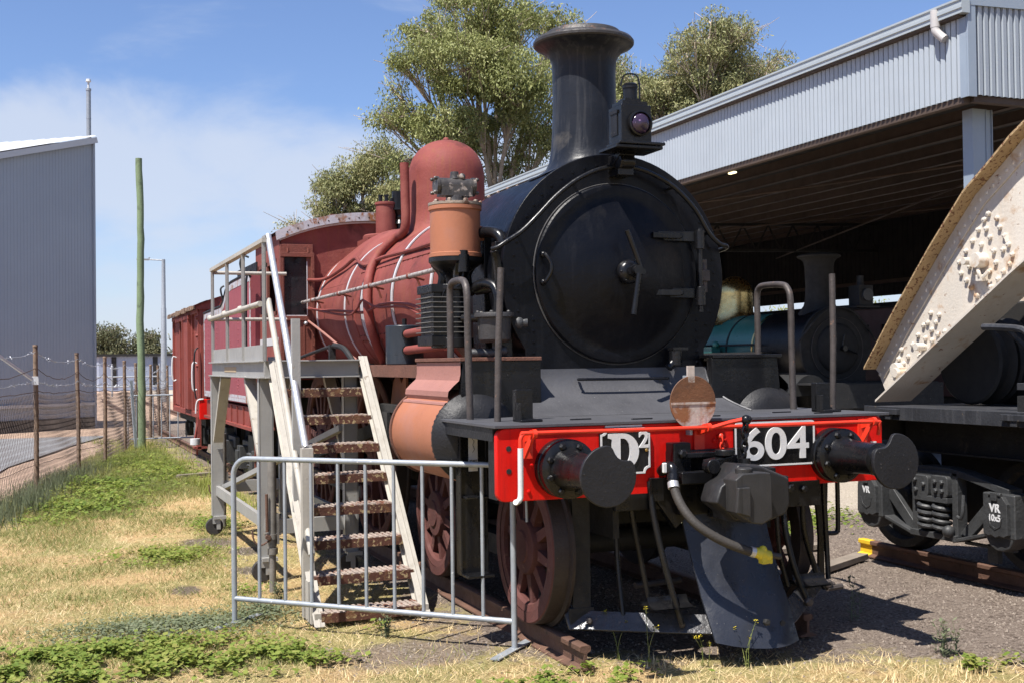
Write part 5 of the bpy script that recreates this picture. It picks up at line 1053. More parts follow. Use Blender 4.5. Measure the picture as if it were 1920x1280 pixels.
# brown timber front panels either side of the boiler with a window in each
for sx in (-1, 1):
    f = lambda a, b: (min(sx*a, sx*b), max(sx*a, sx*b))
    mb = MB()
    for (a, b, c, d) in ((.80, 1.185, 1.70, 2.36), (.80, 1.185, 3.06, 3.20), (.80, .875, 2.36, 3.06), (1.135, 1.185, 2.36, 3.06)): p, q = f(a, b); mb.bx(p, q, CY0-.06, CY0-.002, c, d)
    p, q = f(.79, 1.19); mb.bx(p, q, CY0-.09, CY0-.06, 3.05, 3.10); p, q = f(.79, .83); mb.bx(p, q, CY0-.09, CY0-.06, 1.7, 3.05); p, q = f(1.15, 1.19); mb.bx(p, q, CY0-.085, CY0-.06, 1.7, 3.05); p, q = f(.83, 1.15); mb.bx(p, q, CY0-.08, CY0-.06, 2.31, 2.36); p, q = f(.98, 1.0); mb.bx(p, q, CY0-.066, CY0-.058, 1.7, 2.3); p, q = f(.90, .92); mb.bx(p, q, CY0-.066, CY0-.058, 1.7, 2.3); p, q = f(1.06, 1.08); mb.bx(p, q, CY0-.066, CY0-.058, 1.7, 2.3)
    for zz in np.arange(1.8, 3.0, .11): mb.bolt((sx*.81, CY0-.09, zz), (0, -1, 0), .008, .008)
    mb.cyl((sx*.86, CY0-.08, 3.10), (sx*.86, CY0-.08, 3.15), .014, n=8); mb.cyl((sx*1.10, CY0-.08, 3.10), (sx*1.10, CY0-.08, 3.15), .014, n=8); pn = mb.build('front_panel', m_cabr, cab, bev=.003)
    p, q = f(.875, 1.135); MB().bx(p, q, CY0-.03, CY0-.02, 2.36, 3.06).build('front_window_pane', m_glass, pn)
    mb = MB(); p, q = f(.878, 1.132); mb.bx(p, q, CY0-.064, CY0-.058, 2.36, 2.372); p, q = f(.868, .878); mb.bx(p, q, CY0-.064, CY0-.058, 2.37, 3.0); mb.build('putty_line', m_wlin, pn)
    mb = MB(); mb.ball((sx*.90, CY0-.10, 2.275), .025); mb.build('window_catch', m_alu, pn)
m_rim = pm('chipped_white_rim', (.42, .41, .44), .5, 0, .12, 6, [((.24, .10, .04), 8, .53, .08), ((.30, .26, .24), 4, .55, .1)], None, .1, 60)
mb = MB(); rows = []
for y in (CY0-.06, 8.3, 9.5): rows.append([(x, y, roofz(x)+.035) for x in np.linspace(-CW-.06, CW+.06, 31)])
mb.sheet(rows); mb.bx(-.45, .12, 8.0, 9.2, roofz(.4)+.03, 3.64); mb.build('cab_roof', m_cabr, cab)
xs_ = np.linspace(-CW-.05, CW+.05, 41); o_ = [(x, roofz(x)+.042) for x in xs_]; i_ = [(x*.985, roofz(x)-.058) for x in xs_]
mb = MB(); mb.prism(o_+i_[::-1], (0, CY0-.075, 0), (1, 0, 0), (0, 0, 1), (0, .06, 0)); rim = mb.build('roof_rim', m_rim, cab)
mb = MB()
for x in np.linspace(-1.1, 1.1, 19): mb.cyl((x, CY0-.078, roofz(x)-.02), (x, CY0-.07, roofz(x)-.02), .009, n=8)
mb.build('rim_bolts', m_under, rim)
mb = MB(); xs_ = np.linspace(-CW, CW, 41); o_ = [(x, roofz(x)-.062) for x in xs_]; i_ = [(x*.99, roofz(x)-.082) for x in xs_]; mb.prism(o_+i_[::-1], (0, CY0-.028, 0), (1, 0, 0), (0, 0, 1), (0, .026, 0)); mb.build('cab_lining', m_wlin, cab)
# ================================================================== TENDER
T1 = thing('tender', 'maroon riveted tender with white lining coupled behind the engine cab', 'tender', (0, 11.2, 0))
TX = 1.30; side = [(8.85, 1.30), (13.55, 1.30), (13.55, 2.64), (11.55, 2.66), (11.3, 2.72), (11.05, 2.86), (10.8, 2.93), (10.5, 2.95), (8.85, 2.97)]
MB().prism(side, (-TX, 0, 0), (0, 1, 0), (0, 0, 1), (2*TX, 0, 0)).build('tank', m_redp, T1)
mb = MB()
def inset(P, d):
    n = len(P); out = []
    for i in range(n):
        a, b, c = V((*P[i-1], 0)), V((*P[i], 0)), V((*P[(i+1) % n], 0)); e1 = (b-a).normalized(); e2 = (c-b).normalized(); n1 = V((-e1.y, e1.x, 0)); n2 = V((-e2.y, e2.x, 0)); m_ = (n1+n2).normalized(); k = d/max(.3, m_.dot(n1)); q = b+m_*k; out.append((q.x, q.y))
    return out
a_, b_ = inset(side, .012), inset(side, .10)
mb.ringprism(a_, b_, (-TX-.004, 0, 0), (0, 1, 0), (0, 0, 1), (.003, 0, 0)); mb.build('white_border', m_rim, T1)
mb = MB()
for y in (8.95, 9.9, 10.95, 12.0, 13.0, 13.42):
    for z in np.arange(1.46, 2.58, .075): mb.bolt((-TX, y, z), (-1, 0, 0), .011, .008)
for y in np.arange(9, 13.5, .12): mb.bolt((-TX, y, 1.36), (-1, 0, 0), .010, .007)
for k in range(18): mb.bolt((-TX, 11.25+k*.0, 0), (-1, 0, 0), .001, .001)
for k in range(26): mb.bolt((-TX, 11.1-k*.045, 2.62-k*.045), (-1, 0, 0), .009, .008)
mb.build('rivets', m_redp, T1)
mb = MB(); mb.tube([(-TX, y, z+.012) for y, z in side[2:]], .018, 6); mb.bx(-TX+.1, TX-.1, 9.0, 10.6, 2.9, 3.12); mb.build('coal_rail', m_flat, T1)
mb = MB(); mb.tube(smoothpath([(-TX-.02, 9.3, 2.97), (-TX-.06, 9.3, 3.12), (-TX-.02, 9.3, 3.22), (-TX+.05, 9.28, 3.2)], 3), .015, 6); mb.tube(smoothpath([(-TX-.02, 11.2, 2.75), (-TX-.05, 11.2, 2.9), (-TX, 11.2, 2.95)], 3), .015, 6); mb.build('lifting_hook', m_flat, T1)
mb = MB(); mb.bx(-TX+.05, TX-.05, 8.9, 13.65, .96, 1.25)
for y in np.arange(9.2, 13.6, .55): mb.bx(-TX+.03, TX-.03, y, y+.03, .98, 1.24)
mb.bx(-TX+.0, TX, 8.9, 13.65, .96, 1.0); mb.build('underframe', m_van, T1)
mb = MB(); mb.tube(smoothpath([(-TX-.01, 8.78, 2.9), (-TX-.07, 8.76, 2.85), (-TX-.07, 8.76, 1.5), (-TX-.01, 8.78, 1.45)], 3), .016, 8); mb.build('grab_rail', m_flat, T1)
for yb in (9.9, 12.5):
    mb = MB(); x = -1.06
    mb.bx(x-.05, x+.02, yb-.95, yb+.95, .58, .74); mb.bx(x-.08, x+.04, yb-.25, yb+.25, .45, .85); mb.bx(x-.05, x+.02, yb-.75, yb+.75, .30, .38)
    for yy in (yb-.62, yb+.62): mb.bx(x-.16, x+.02, yy-.13, yy+.13, .36, .68); mb.bx(x-.19, x-.15, yy-.10, yy+.10, .38, .62); mb.bar((x-.03, yb-.1, .34), (x-.03, yy, .6), .05, .07)
    MB().bx(-x+.05, -x-.02, yb-.95, yb+.95, .5, .74).build('far_side_frame', m_bogie, T1)
    for k in range(4): mb.lathe([(.06, 0), (.075, .02), (.06, .04)], (x-.06, yb-.1, .42+k*.05), (0, 0, 1), 12); mb.lathe([(.06, 0), (.075, .02), (.06, .04)], (x-.06, yb+.1, .42+k*.05), (0, 0, 1), 12)
    bg_ = mb.build('bogie', m_bogie, T1, bev=.008)
    for yy in (yb-.62, yb+.62):
        for sx in (-1, 1):
            mb = MB(); mb.lathe([(0, .03), (.12, .03), (.14, .0), (.37, -.02), (.38, .03), (.45, .03), (.455, -.07), (.49, -.08), (.49, -.10), (.3, -.10)], (sx*.88, yy, .142+.455), (sx, 0, 0), 40); mb.build('wheel', m_under, bg_)
mb = MB(); mb.bx(-1.27, -1.05, 8.80, 8.86, .45, 1.7); mb.bx(-1.30, -1.05, 8.62, 8.9, .62, .65); mb.bx(-1.30, -1.05, 8.62, 8.9, .98, 1.01); mb.build('front_steps', m_cabr, T1)

# ================================================================== GOODS VAN
G1 = thing('goods_van', 'weathered red timber goods van with a peeling curved roof behind the tender', 'wagon', (0, 16.2, 0))
Y0, Y1, VX = 14.1, 18.3, 1.30
MB().bx(-VX+.03, VX-.03, Y0+.03, Y1-.03, 1.02, 2.80).build('body', m_van, G1)
mb = MB()
for y in np.arange(Y0+.05, Y1-.05, .125): mb.bx(-VX+.012, -VX+.03, y, y+.118, 1.05, 2.72)
for x in np.arange(-VX+.05, VX-.1, .125): mb.bx(x, x+.118, Y0+.012, Y0+.03, 1.05, 2.80)
mb.build('planks', m_van, G1)
mb = MB()
for y in (Y0, Y0+.9, 16.0, 16.95, Y1-.10): mb.bx(-VX-.03, -VX+.03, y, y+.10, 1.0, 2.75)
for x in (-VX, -.5, .4, VX-.10): mb.bx(x, x+.10, Y0-.04, Y0+.02, 1.0, 2.85)
mb.bx(-VX-.03, VX+.03, Y0-.03, Y1, .92, 1.02); mb.bx(-VX-.04, -VX+.02, Y0, Y1, 2.68, 2.76)
for z in (1.2, 1.8, 2.3, 2.6): mb.bolt((-VX-.03, Y0+.05, z), (-1, 0, 0), .035, .035)
mb.build('frame', m_van, G1, bev=.006)
mb = MB(); mb.bx(-VX-.07, -VX-.03, Y0+1.0, Y0+1.95, 1.04, 2.62); mb.bx(-VX-.09, -VX-.02, Y0+.95, 17.2, 2.62, 2.68); mb.bx(-VX-.09, -VX-.07, Y0+1.0, Y0+1.1, 1.04, 2.62); mb.bx(-VX-.09, -VX-.07, Y0+1.85, Y0+1.95, 1.04, 2.62)
dr = mb.build('door', m_van, G1)
for (y, z) in ((Y0+.45, 1.62), (17.9, 1.75)): MB().tube(smoothpath([(-VX, y, z+.22), (-VX-.07, y, z+.21), (-VX-.07, y, z-.21), (-VX, y, z-.22)], 3), .016, 8).build('white_handle', m_white, G1)
mb = MB(); rows = []
for y in (Y0-.10, 15, 16, 17, Y1+.1): rows.append([(x, y+random.uniform(-.02, .02), 2.80+.30*(1-(x/1.42)**2)**1.0+(random.uniform(-.015, .015))) for x in np.linspace(-1.42, 1.42, 27)])
mb.sheet(rows); mb.sheet([[(a, b, c-.03) for a, b, c in r] for r in rows]); mb.bx(-1.42, -1.39, Y0-.1, Y1+.1, 2.74, 2.80); 
for k in range(20): y = Y0+.2*k+random.uniform(0, .1); mb.box((-1.43, y, 2.765), (.03, random.uniform(.05, .16), random.uniform(.03, .10)))
mb.build('roof', m_vroof, G1)
o_ = [(x, 2.80+.30*(1-(x/1.42)**2)) for x in np.linspace(-1.40, 1.40, 27)]
MB().prism([(-1.36, 2.74)]+o_+[(1.36, 2.74)], (0, Y0-.07, 0), (1, 0, 0), (0, 0, 1), (0, .05, 0)).build('end_board', m_van, G1)
mb = MB(); mb.bx(-1.2, 1.2, Y0+.1, Y1-.1, .78, .92); 
for y in (Y0+.7, Y1-.7):
    mb.bx(-1.12, -1.04, y-.35, y+.35, .62, .70); mb.bx(-1.16, -1.02, y-.1, y+.1, .45, .72); mb.bar((-1.08, y-.4, .9), (-1.08, y-.1, .5), .05, .08); mb.bar((-1.08, y+.4, .9), (-1.08, y+.1, .5), .05, .08)
mb.build('underframe', m_under, G1)
for y in (Y0+.7, Y1-.7):
    for sx in (-1, 1): mb = MB(); mb.lathe([(0, .03), (.12, .03), (.14, 0), (.37, -.02), (.38, .03), (.45, .03), (.455, -.07), (.49, -.08), (.49, -.10), (.3, -.1)], (sx*.88, y, .597), (sx, 0, 0), 36); mb.build('wheel', m_under, G1)
MB().bx(-1.36, -1.16, Y0-.40, Y0-.30, .92, 1.25).build('red_end_box', m_beam, G1, bev=.01)
MB().bx(-.9, 1.2, Y0-.1, Y0-.04, .9, 1.2).build('end_beam', m_van, G1)
mb = MB(); mb.tube(smoothpath([(-1.30, Y0-.40, 1.25), (-1.38, Y0-.4, 1.24), (-1.41, Y0-.38, 1.16), (-1.42, Y0-.38, 1.02)], 3), .014, 8); mb.build('end_handle', m_white, G1)
mb = MB(); mb.bx(-1.36, -1.3, Y0-.1, Y0, .4, .95); mb.bx(-1.42, -1.2, Y0-.10, Y0+.1, .42, .45); mb.bar((-1.34, Y0-.05, .9), (-1.42, Y0-.1, .5), .03, .03); mb.bx(-1.36, -1.33, Y0+.1, Y0+.14, .3, .95); mb.build('end_steps', m_van, G1)
mb = MB(); mb.cyl((-1.42, Y0-.25, .50), (-1.42, Y0-.25, .60), .08, n=14); mb.build('white_cap', m_white, G1)
mb = MB(); mb.tube(smoothpath([(-1.34, Y0-.05, 2.1), (-1.40, Y0-.1, 2.0), (-1.41, Y0-.1, 1.5), (-1.38, Y0-.1, 1.25)], 4), .013, 8); mb.build('air_pipe', m_flat, G1)

# ================================================================== ACCESS STAIRS
ST = thing('access_stairs', 'wheeled steel access platform with rusty treads and handrails set against the engine cab', 'stairs', (-1.65, 3.4, 0))
XR, XL = -1.235, -2.0
def sz(y): return .032+(y-1.863)*1.0703
for x, nm in ((XR, 'stringer'), (XL, 'stringer')):
    mb = MB(); a, b = V((x, 1.80, sz(1.80)-.02)), V((x, 3.53, sz(3.53))); d = (b-a).normalized()
    mb.bar(a, b, .012, .15, up=(0, -1, 1)); mb.bar(a+V((0, -.045, .045)), b+V((0, -.045, .045)), .075, .012, up=(0, -1, 1)); mb.bar(a+V((0, .045, -.045)), b+V((0, .045, -.045)), .06, .010, up=(0, -1, 1)); mb.bx(x-.03, x+.03, 1.79, 1.90, 0.0, .08); mb.build(nm, m_stair, ST, bev=.003)
for k in range(8):
    y = 1.88+k*.2325; z = .077+k*.2165
    mb = MB(); mb.bx(XL+.015, XR-.015, y-.105, y-.099, z-.065, z); mb.bx(XL+.015, XR-.015, y+.10, y+.106, z-.05, z); t_ = mb.build('tread', m_tread, ST)
    mb = MB(); n = 17; w = (XR-XL-.03)/n
    for i in range(n): x = XL+.015+i*w; mb.bar((x+w*.25, y-.10, z+.004), (x+w*.25, y+.10, z+.004), w*.5, .008)
    mb.bx(XL+.015, XR-.015, y-.099, y+.10, z-.008, z-.001); mb.build('tread_plate', m_treadt, t_)
PZ = 1.835; PY0, PY1 = 3.50, 6.70; PL, PR = -2.06, -1.27
mb = MB(); mb.bx(PL+.05, PR-.05, PY0+.03, PY1, PZ-.03, PZ-.005); mb.build('deck', m_cabr, ST)
mb = MB()
mb.bx(PL, PR, PY0-.008, PY0+.0, PZ-.135, PZ-.012); mb.bx(PL, PR, PY0-.06, PY0+.03, PZ-.012, PZ); mb.bx(PL, PR, PY0-.05, PY0+.02, PZ-.147, PZ-.135)
for x in (PL, PR): mb.bx(x-.006, x+.006, PY0, PY1, PZ-.135, PZ-.012); s = -1 if x == PL else 1; mb.bx(x-.045, x+.03, PY0, PY1, PZ-.012, PZ+.0); mb.bx(x-.045, x+.03, PY0, PY1, PZ-.147, PZ-.135)
mb.bx(PL, PR, PY1-.01, PY1, PZ-.135, PZ); mb.bx(PL-.008, PL+.004, PY0, PY1, PZ, PZ+.13); mb.build('platform_frame', m_stairg, ST, bev=.002)
MB().bx(PL-.010, PL-.006, 5.0, 5.75, PZ-.10, PZ-.05).build('faded_label', pm('faded_label', (.36, .27, .17), .8), ST)
# legs, diagonal braces, cross members
for (x, y) in ((PL+.03, PY0+.12), (PR-.04, PY0+.12), (PL+.03, PY1-.10), (PR-.04, PY1-.10)):
    mb = MB(); mb.bx(x-.055, x+.055, y-.004, y+.004, .20, PZ-.147); mb.bx(x-.059, x-.051, y-.004, y+.08, .20, PZ-.147); mb.bx(x+.051, x+.059, y-.004, y+.08, .20, PZ-.147); mb.build('leg', m_stairg, ST)
for x in (PL+.03, PR-.04):
    MB().bar((x, PY1-.15, 1.0), (x, PY1-.75, PZ-.15), .05, .10, up=(1, 0, 0)).build('brace', m_stair, ST); MB().bar((x, PY0+.95, PZ-.15), (x, PY0+.2, .95), .05, .10, up=(1, 0, 0)).build('brace', m_stair, ST)
for (y, z) in ((PY0+.12, .44), (PY1-.1, .5)): MB().bx(PL, PR, y+.05, y+.10, z-.06, z+.06).build('cross_member', m_stairg, ST)
for x in (PL+.03, PR-.04): MB().bx(x-.02, x+.02, PY0+.1, PY1-.1, .42, .52).build('cross_member', m_stairg, ST)
MB().bar((PL+.1, PY1-.1, .5), (PR-.1, PY0+.2, 1.25), .06, .05).build('cross_member', m_stairg, ST)
def jack(x, y, lab=None):
    mb = MB(); mb.cyl((x, y, 0), (x, y, .78), .027, n=14); mb.cyl((x, y, .36), (x, y, 1.05), .034, n=14); mb.cyl((x, y, .42), (x, y, .46), .042, n=14); mb.cyl((x, y, .30), (x, y, .35), .042, n=14); mb.bx(x+.03, x+.05, y-.03, y+.03, .38, .62); mb.box((x, y, .46), (.13, .05, .02)); j = mb.build('jack', pm('jack_steel%d' % int(y), (.20, .185, .165), .5, .3, .3, 8), ST)
    mb = MB(); mb.tube([(x-.045, y-.03, .48), (x-.05, y-.035, .78)], .012, 8); mb.tube(smoothpath([(x-.02, y-.03, .42), (x-.10, y-.04, .38), (x-.15, y-.03, .42), (x-.16, y-.02, .50)], 3), .008, 6); mb.cyl((x-.04, y-.05, .44), (x-.04, y-.02, .44), .022, n=10); mb.build('jack_lever', m_rail, j)
jack(-2.075, 3.13); jack(-1.915, 7.0)
def castor(x, y):
    mb = MB(); mb.bx(x-.05, x+.08, y-.05, y+.05, .17, .20); mb.bx(x-.02, x+.02, y-.035, y-.028, .06, .18); mb.bx(x-.02, x+.02, y+.028, y+.035, .06, .18); mb.bx(x-.06, x-.02, y-.035, y+.035, .12, .17); c = mb.build('castor', m_stairg, ST)
    MB().lathe([(.02, -.022), (.085, -.022), (.092, -.012), (.092, .012), (.085, .022), (.02, .022)], (x-.04, y, .092), (0, 1, 0), 24).build('castor_wheel', m_hose, c)
castor(PL+.03, PY0+.12); castor(PL+.03, PY1-.1); castor(PR-.04, PY0+.12); castor(PR-.04, PY1-.1)
# guard rail along the left side of the platform
RZ = 2.80
for y in (PY0-.02, 4.55, 5.55, 6.62):
    mb = MB(); w = .14 if y < 4 else .115; mb.bx(PL-.004, PL+.004, y-w/2, y+w/2, PZ, RZ+.03 if y > 4 else RZ+.06); mb.bx(PL-.03, PL, y-w/2, y-w/2+.006, PZ, RZ); mb.build('guard_post', m_stairg, ST)
mb = MB(); mb.bx(PL-.03, PL+.03, PY0-.1, 6.66, RZ, RZ+.035); mb.tube([(PL-.03, PY0, 2.30), (PL-.03, 6.66, 2.29)], .024, 10)
mb.tube([(PL, 6.64, RZ-.01), (PR, 6.64, RZ-.01)], .02, 10); mb.tube([(PL, 6.64, 2.29), (PR, 6.64, 2.29)], .02, 10)
for y in (4.55, 5.55, 6.6): mb.ball((PL-.03, y, 2.30), .036)
mb.build('guard_rail', m_stair, ST)
# stair handrails: newel posts and two sloping tubes each side
def stairrail(x, both=True):
    mb = MB(); mb.bx(x-.035, x+.035, 2.12, 2.15, .0 if False else .30, 1.22); mb.bx(x-.035, x-.028, 2.08, 2.15, .30, 1.22); mb.build('newel_post', m_stairg, ST)
    mb = MB(); mb.bx(x-.03, x+.03, 2.48, 2.53, .70, 2.14) ; mb.build('newel_post', m_stairg, ST)
    MB().tube([(x-.03, 3.45, 2.86), (x-.01, 2.13, 1.20)], .027, 12).build('handrail', m_alu, ST)
    MB().tube([(x-.035, 3.44, 2.33), (x-.01, 1.95, .46)], .025, 12).build('handrail', m_stair, ST)
stairrail(-2.0)
mb = MB(); mb.bx(XL-.045, XL-.033, 1.83, 2.02, .0, .28); mb.bx(XL-.05, XL+.03, 2.06, 2.13, .0, 1.2); mb.build('newel_post', m_stair, ST)

# ================================================================== FLAT WAGON AND CRANE JIB ON THE RIGHT
FW = thing('flat_wagon', 'black flat wagon on heavy bogies standing at the right edge', 'wagon', (4.05, -2, 0))
WX0, WX1, WY = 2.70, 5.40, 1.88; WYE = -9.5
mb = MB(); mb.bx(WX0, WX1, WYE, WY, 1.29, 1.385); mb.bx(WX0-.012, WX0, WYE, WY+.0, 1.285, 1.392); dk = mb.build('deck', m_deck, FW, bev=.003)
for y in (1.55, .2, -1.2): MB().bx(WX0-.05, WX0-.012, y-.12, y+.12, 1.33, 1.375).bx(WX0-.04, WX0-.012, y-.03, y+.03, 1.29, 1.332).build('stake_pocket', m_deck, dk, bev=.003)
mb = MB(); 
for x in (3.0, 5.1): mb.bx(x-.01, x+.01, WYE, WY-.15, 1.03, 1.29); mb.bx(x-.06, x+.06, WYE, WY-.15, 1.015, 1.03)
mb.bx(3.7, 4.4, WYE, WY, .95, 1.29); mb.bx(2.75, 5.35, WY-.06, WY, 1.10, 1.29); mb.build('sill', m_under, FW)
def bogie(yc):
    x = 2.90; ya, yb = yc+.74, yc-.74; xs0, xs1 = x, x+.10
    mb = MB()
    top = [(ya+.05, .80), (ya-.42, .895), (ya-.60, .915), (yb+.60, .915), (yb+.42, .895), (yb-.05, .80)]
    o_ = top+[(b[0], b[1]-.055) for b in top[::-1]]; mb.prism(o_, (xs0, 0, 0), (0, 1, 0), (0, 0, 1), (.14, 0, 0))
    for s in (1, -1):
        q = yc+s*.74; mb.prism([(q-s*.02, .72), (q-s*.15, .74), (yc+s*.24, .40), (yc+s*.34, .37)], (xs0+.03, 0, 0), (0, 1, 0), (0, 0, 1), (.05, 0, 0)); mb.prism([(q, .50), (q-s*.05, .46), (yc+s*.22, .33), (yc+s*.22, .36)], (xs0-.02, 0, 0), (0, 1, 0), (0, 0, 1), (.16, 0, 0))
        mb.bx(xs0, xs1, min(yc+s*.26, yc+s*.20), max(yc+s*.26, yc+s*.20), .36, .88)
    mb.bx(xs0-.03, xs0+.12, yc-.26, yc+.26, .34, .39); mb.bx(xs0-.01, xs0+.10, yc-.20, yc+.20, .80, .88); bo = mb.build('bogie', m_bogie, FW, bev=.006)
    mb = MB()
    for s, z0 in ((1, .67), (-1, .68)): mb.prism(rrect(yc+s*.11-.095, yc+s*.11+.095, z0, z0+.17, .03), (xs0-.05, 0, 0), (0, 1, 0), (0, 0, 1), (.06, 0, 0))
    for (a, b) in ((.16, .80), (.06, .77), (.15, .72), (-.07, .80), (-.15, .80), (-.08, .73), (-.15, .73)): mb.bolt((xs0-.05, yc+a, b), (-1, 0, 0), .022, .022)
    mb.ball((xs0-.04, yc-.20, .42), .05); mb.bx(xs0-.05, xs0+.02, yc-.2, yc+.2, .635, .68); mb.build('bolster_casting', m_bogie, bo, bev=.006)
    mb = MB()
    for s in (1, -1):
        pts = [(xs0-.0+.062*math.sin(t), yc+s*.085+.062*math.cos(t), .40+.235*t/(2*PI*4.5)) for t in np.linspace(0, 2*PI*4.5, 80)]; mb.tube(pts, .019, 8)
    mb.build('coil_spring', m_bogie, bo)
    for k, s in enumerate((1, -1)):
        q = yc+s*.74; mb = MB(); mb.bx(xs0-.05, xs0+.12, q-.16, q+.16, .44, .77); mb.prism([(q-.16, .46), (q+.16, .46), (q+.10, .37), (q+.03, .34), (q-.03, .34), (q-.10, .37)], (xs0-.045, 0, 0), (0, 1, 0), (0, 0, 1), (.15, 0, 0)); ab = mb.build('axlebox', m_bogie, bo, bev=.012)
        mb = MB(); lid = [(q-.12, .475), (q-.08, .455), (q-.04, .462), (q, .445), (q+.04, .462), (q+.08, .455), (q+.12, .475), (q+.115, .70), (q+.07, .755), (q-.07, .755), (q-.115, .70)]; mb.prism(lid, (xs0-.085, 0, 0), (0, 1, 0), (0, 0, 1), (.04, 0, 0)); mb.bx(xs0-.10, xs0-.08, q-.03, q+.03, .72, .78); mb.cyl((xs0-.08, q-.06, .765), (xs0-.08, q+.06, .765), .016, n=8)
        mb.prism([(q-.075, .60), (q-.055, .53), (q, .50), (q+.055, .53), (q+.075, .60), (q+.06, .60), (q+.045, .545), (q, .52), (q-.045, .545), (q-.06, .60)], (xs0-.090, 0, 0), (0, 1, 0), (0, 0, 1), (.006, 0, 0)); l_ = mb.build('axlebox_lid', m_bogie, ab, bev=.006) if False else mb.build('axlebox_lid', m_bogie, bo, bev=.006)
        # stencilled letters (u runs towards -y so they read from the engine side)
        if s > 0: text_mb('VR', .075, (xs0-.0865, q, .665), (0, -1, 0), (0, 0, 1), .003, .003).build('stencil', m_white, bo)
        else:
            text_mb('VR', .085, (xs0-.0865, q, .665), (0, -1, 0), (0, 0, 1), .003, .003).build('stencil', m_white, bo); text_mb('10x5', .068, (xs0-.0865, q, .592), (0, -1, 0), (0, 0, 1), .003, .002, .9).build('stencil', m_white, bo)
    for s in (1, -1):
        for sx, xx in ((-1, 3.21), (1, 4.89)):
            mb = MB(); mb.lathe([(0, .03), (.10, .03), (.12, .0), (.34, -.03), (.36, .03), (.425, .03), (.43, -.08), (.46, -.09), (.46, -.115), (.3, -.115)], (xx, yc+s*.74, .142+.43), (sx, 0, 0), 44); mb.build('wheel', m_under, bo)
    mb = MB(); mb.tube(smoothpath([(xs0-.03, yc-.36, .72), (xs0-.05, yc-.37, .60), (xs0-.05, yc-.35, .54), (xs0-.05, yc-.31, .55)], 3), .014, 8); mb.box((xs0+.1, yc-.5, .33), (.05, .5, .02)); mb.box((xs0+.12, yc-.52, .28), (.05, .10, .14)); mb.build('brake_gear', m_bogie, bo); MB().bx(3.35, 4.75, yc-.42, yc+.42, .42, 1.0).build('bolster', m_lattice, bo); MB().bx(5.08, 5.2, yc-.95, yc+.95, .36, .9).build('far_side_frame', m_lattice, bo)
bogie(1.295); bogie(-6.3)
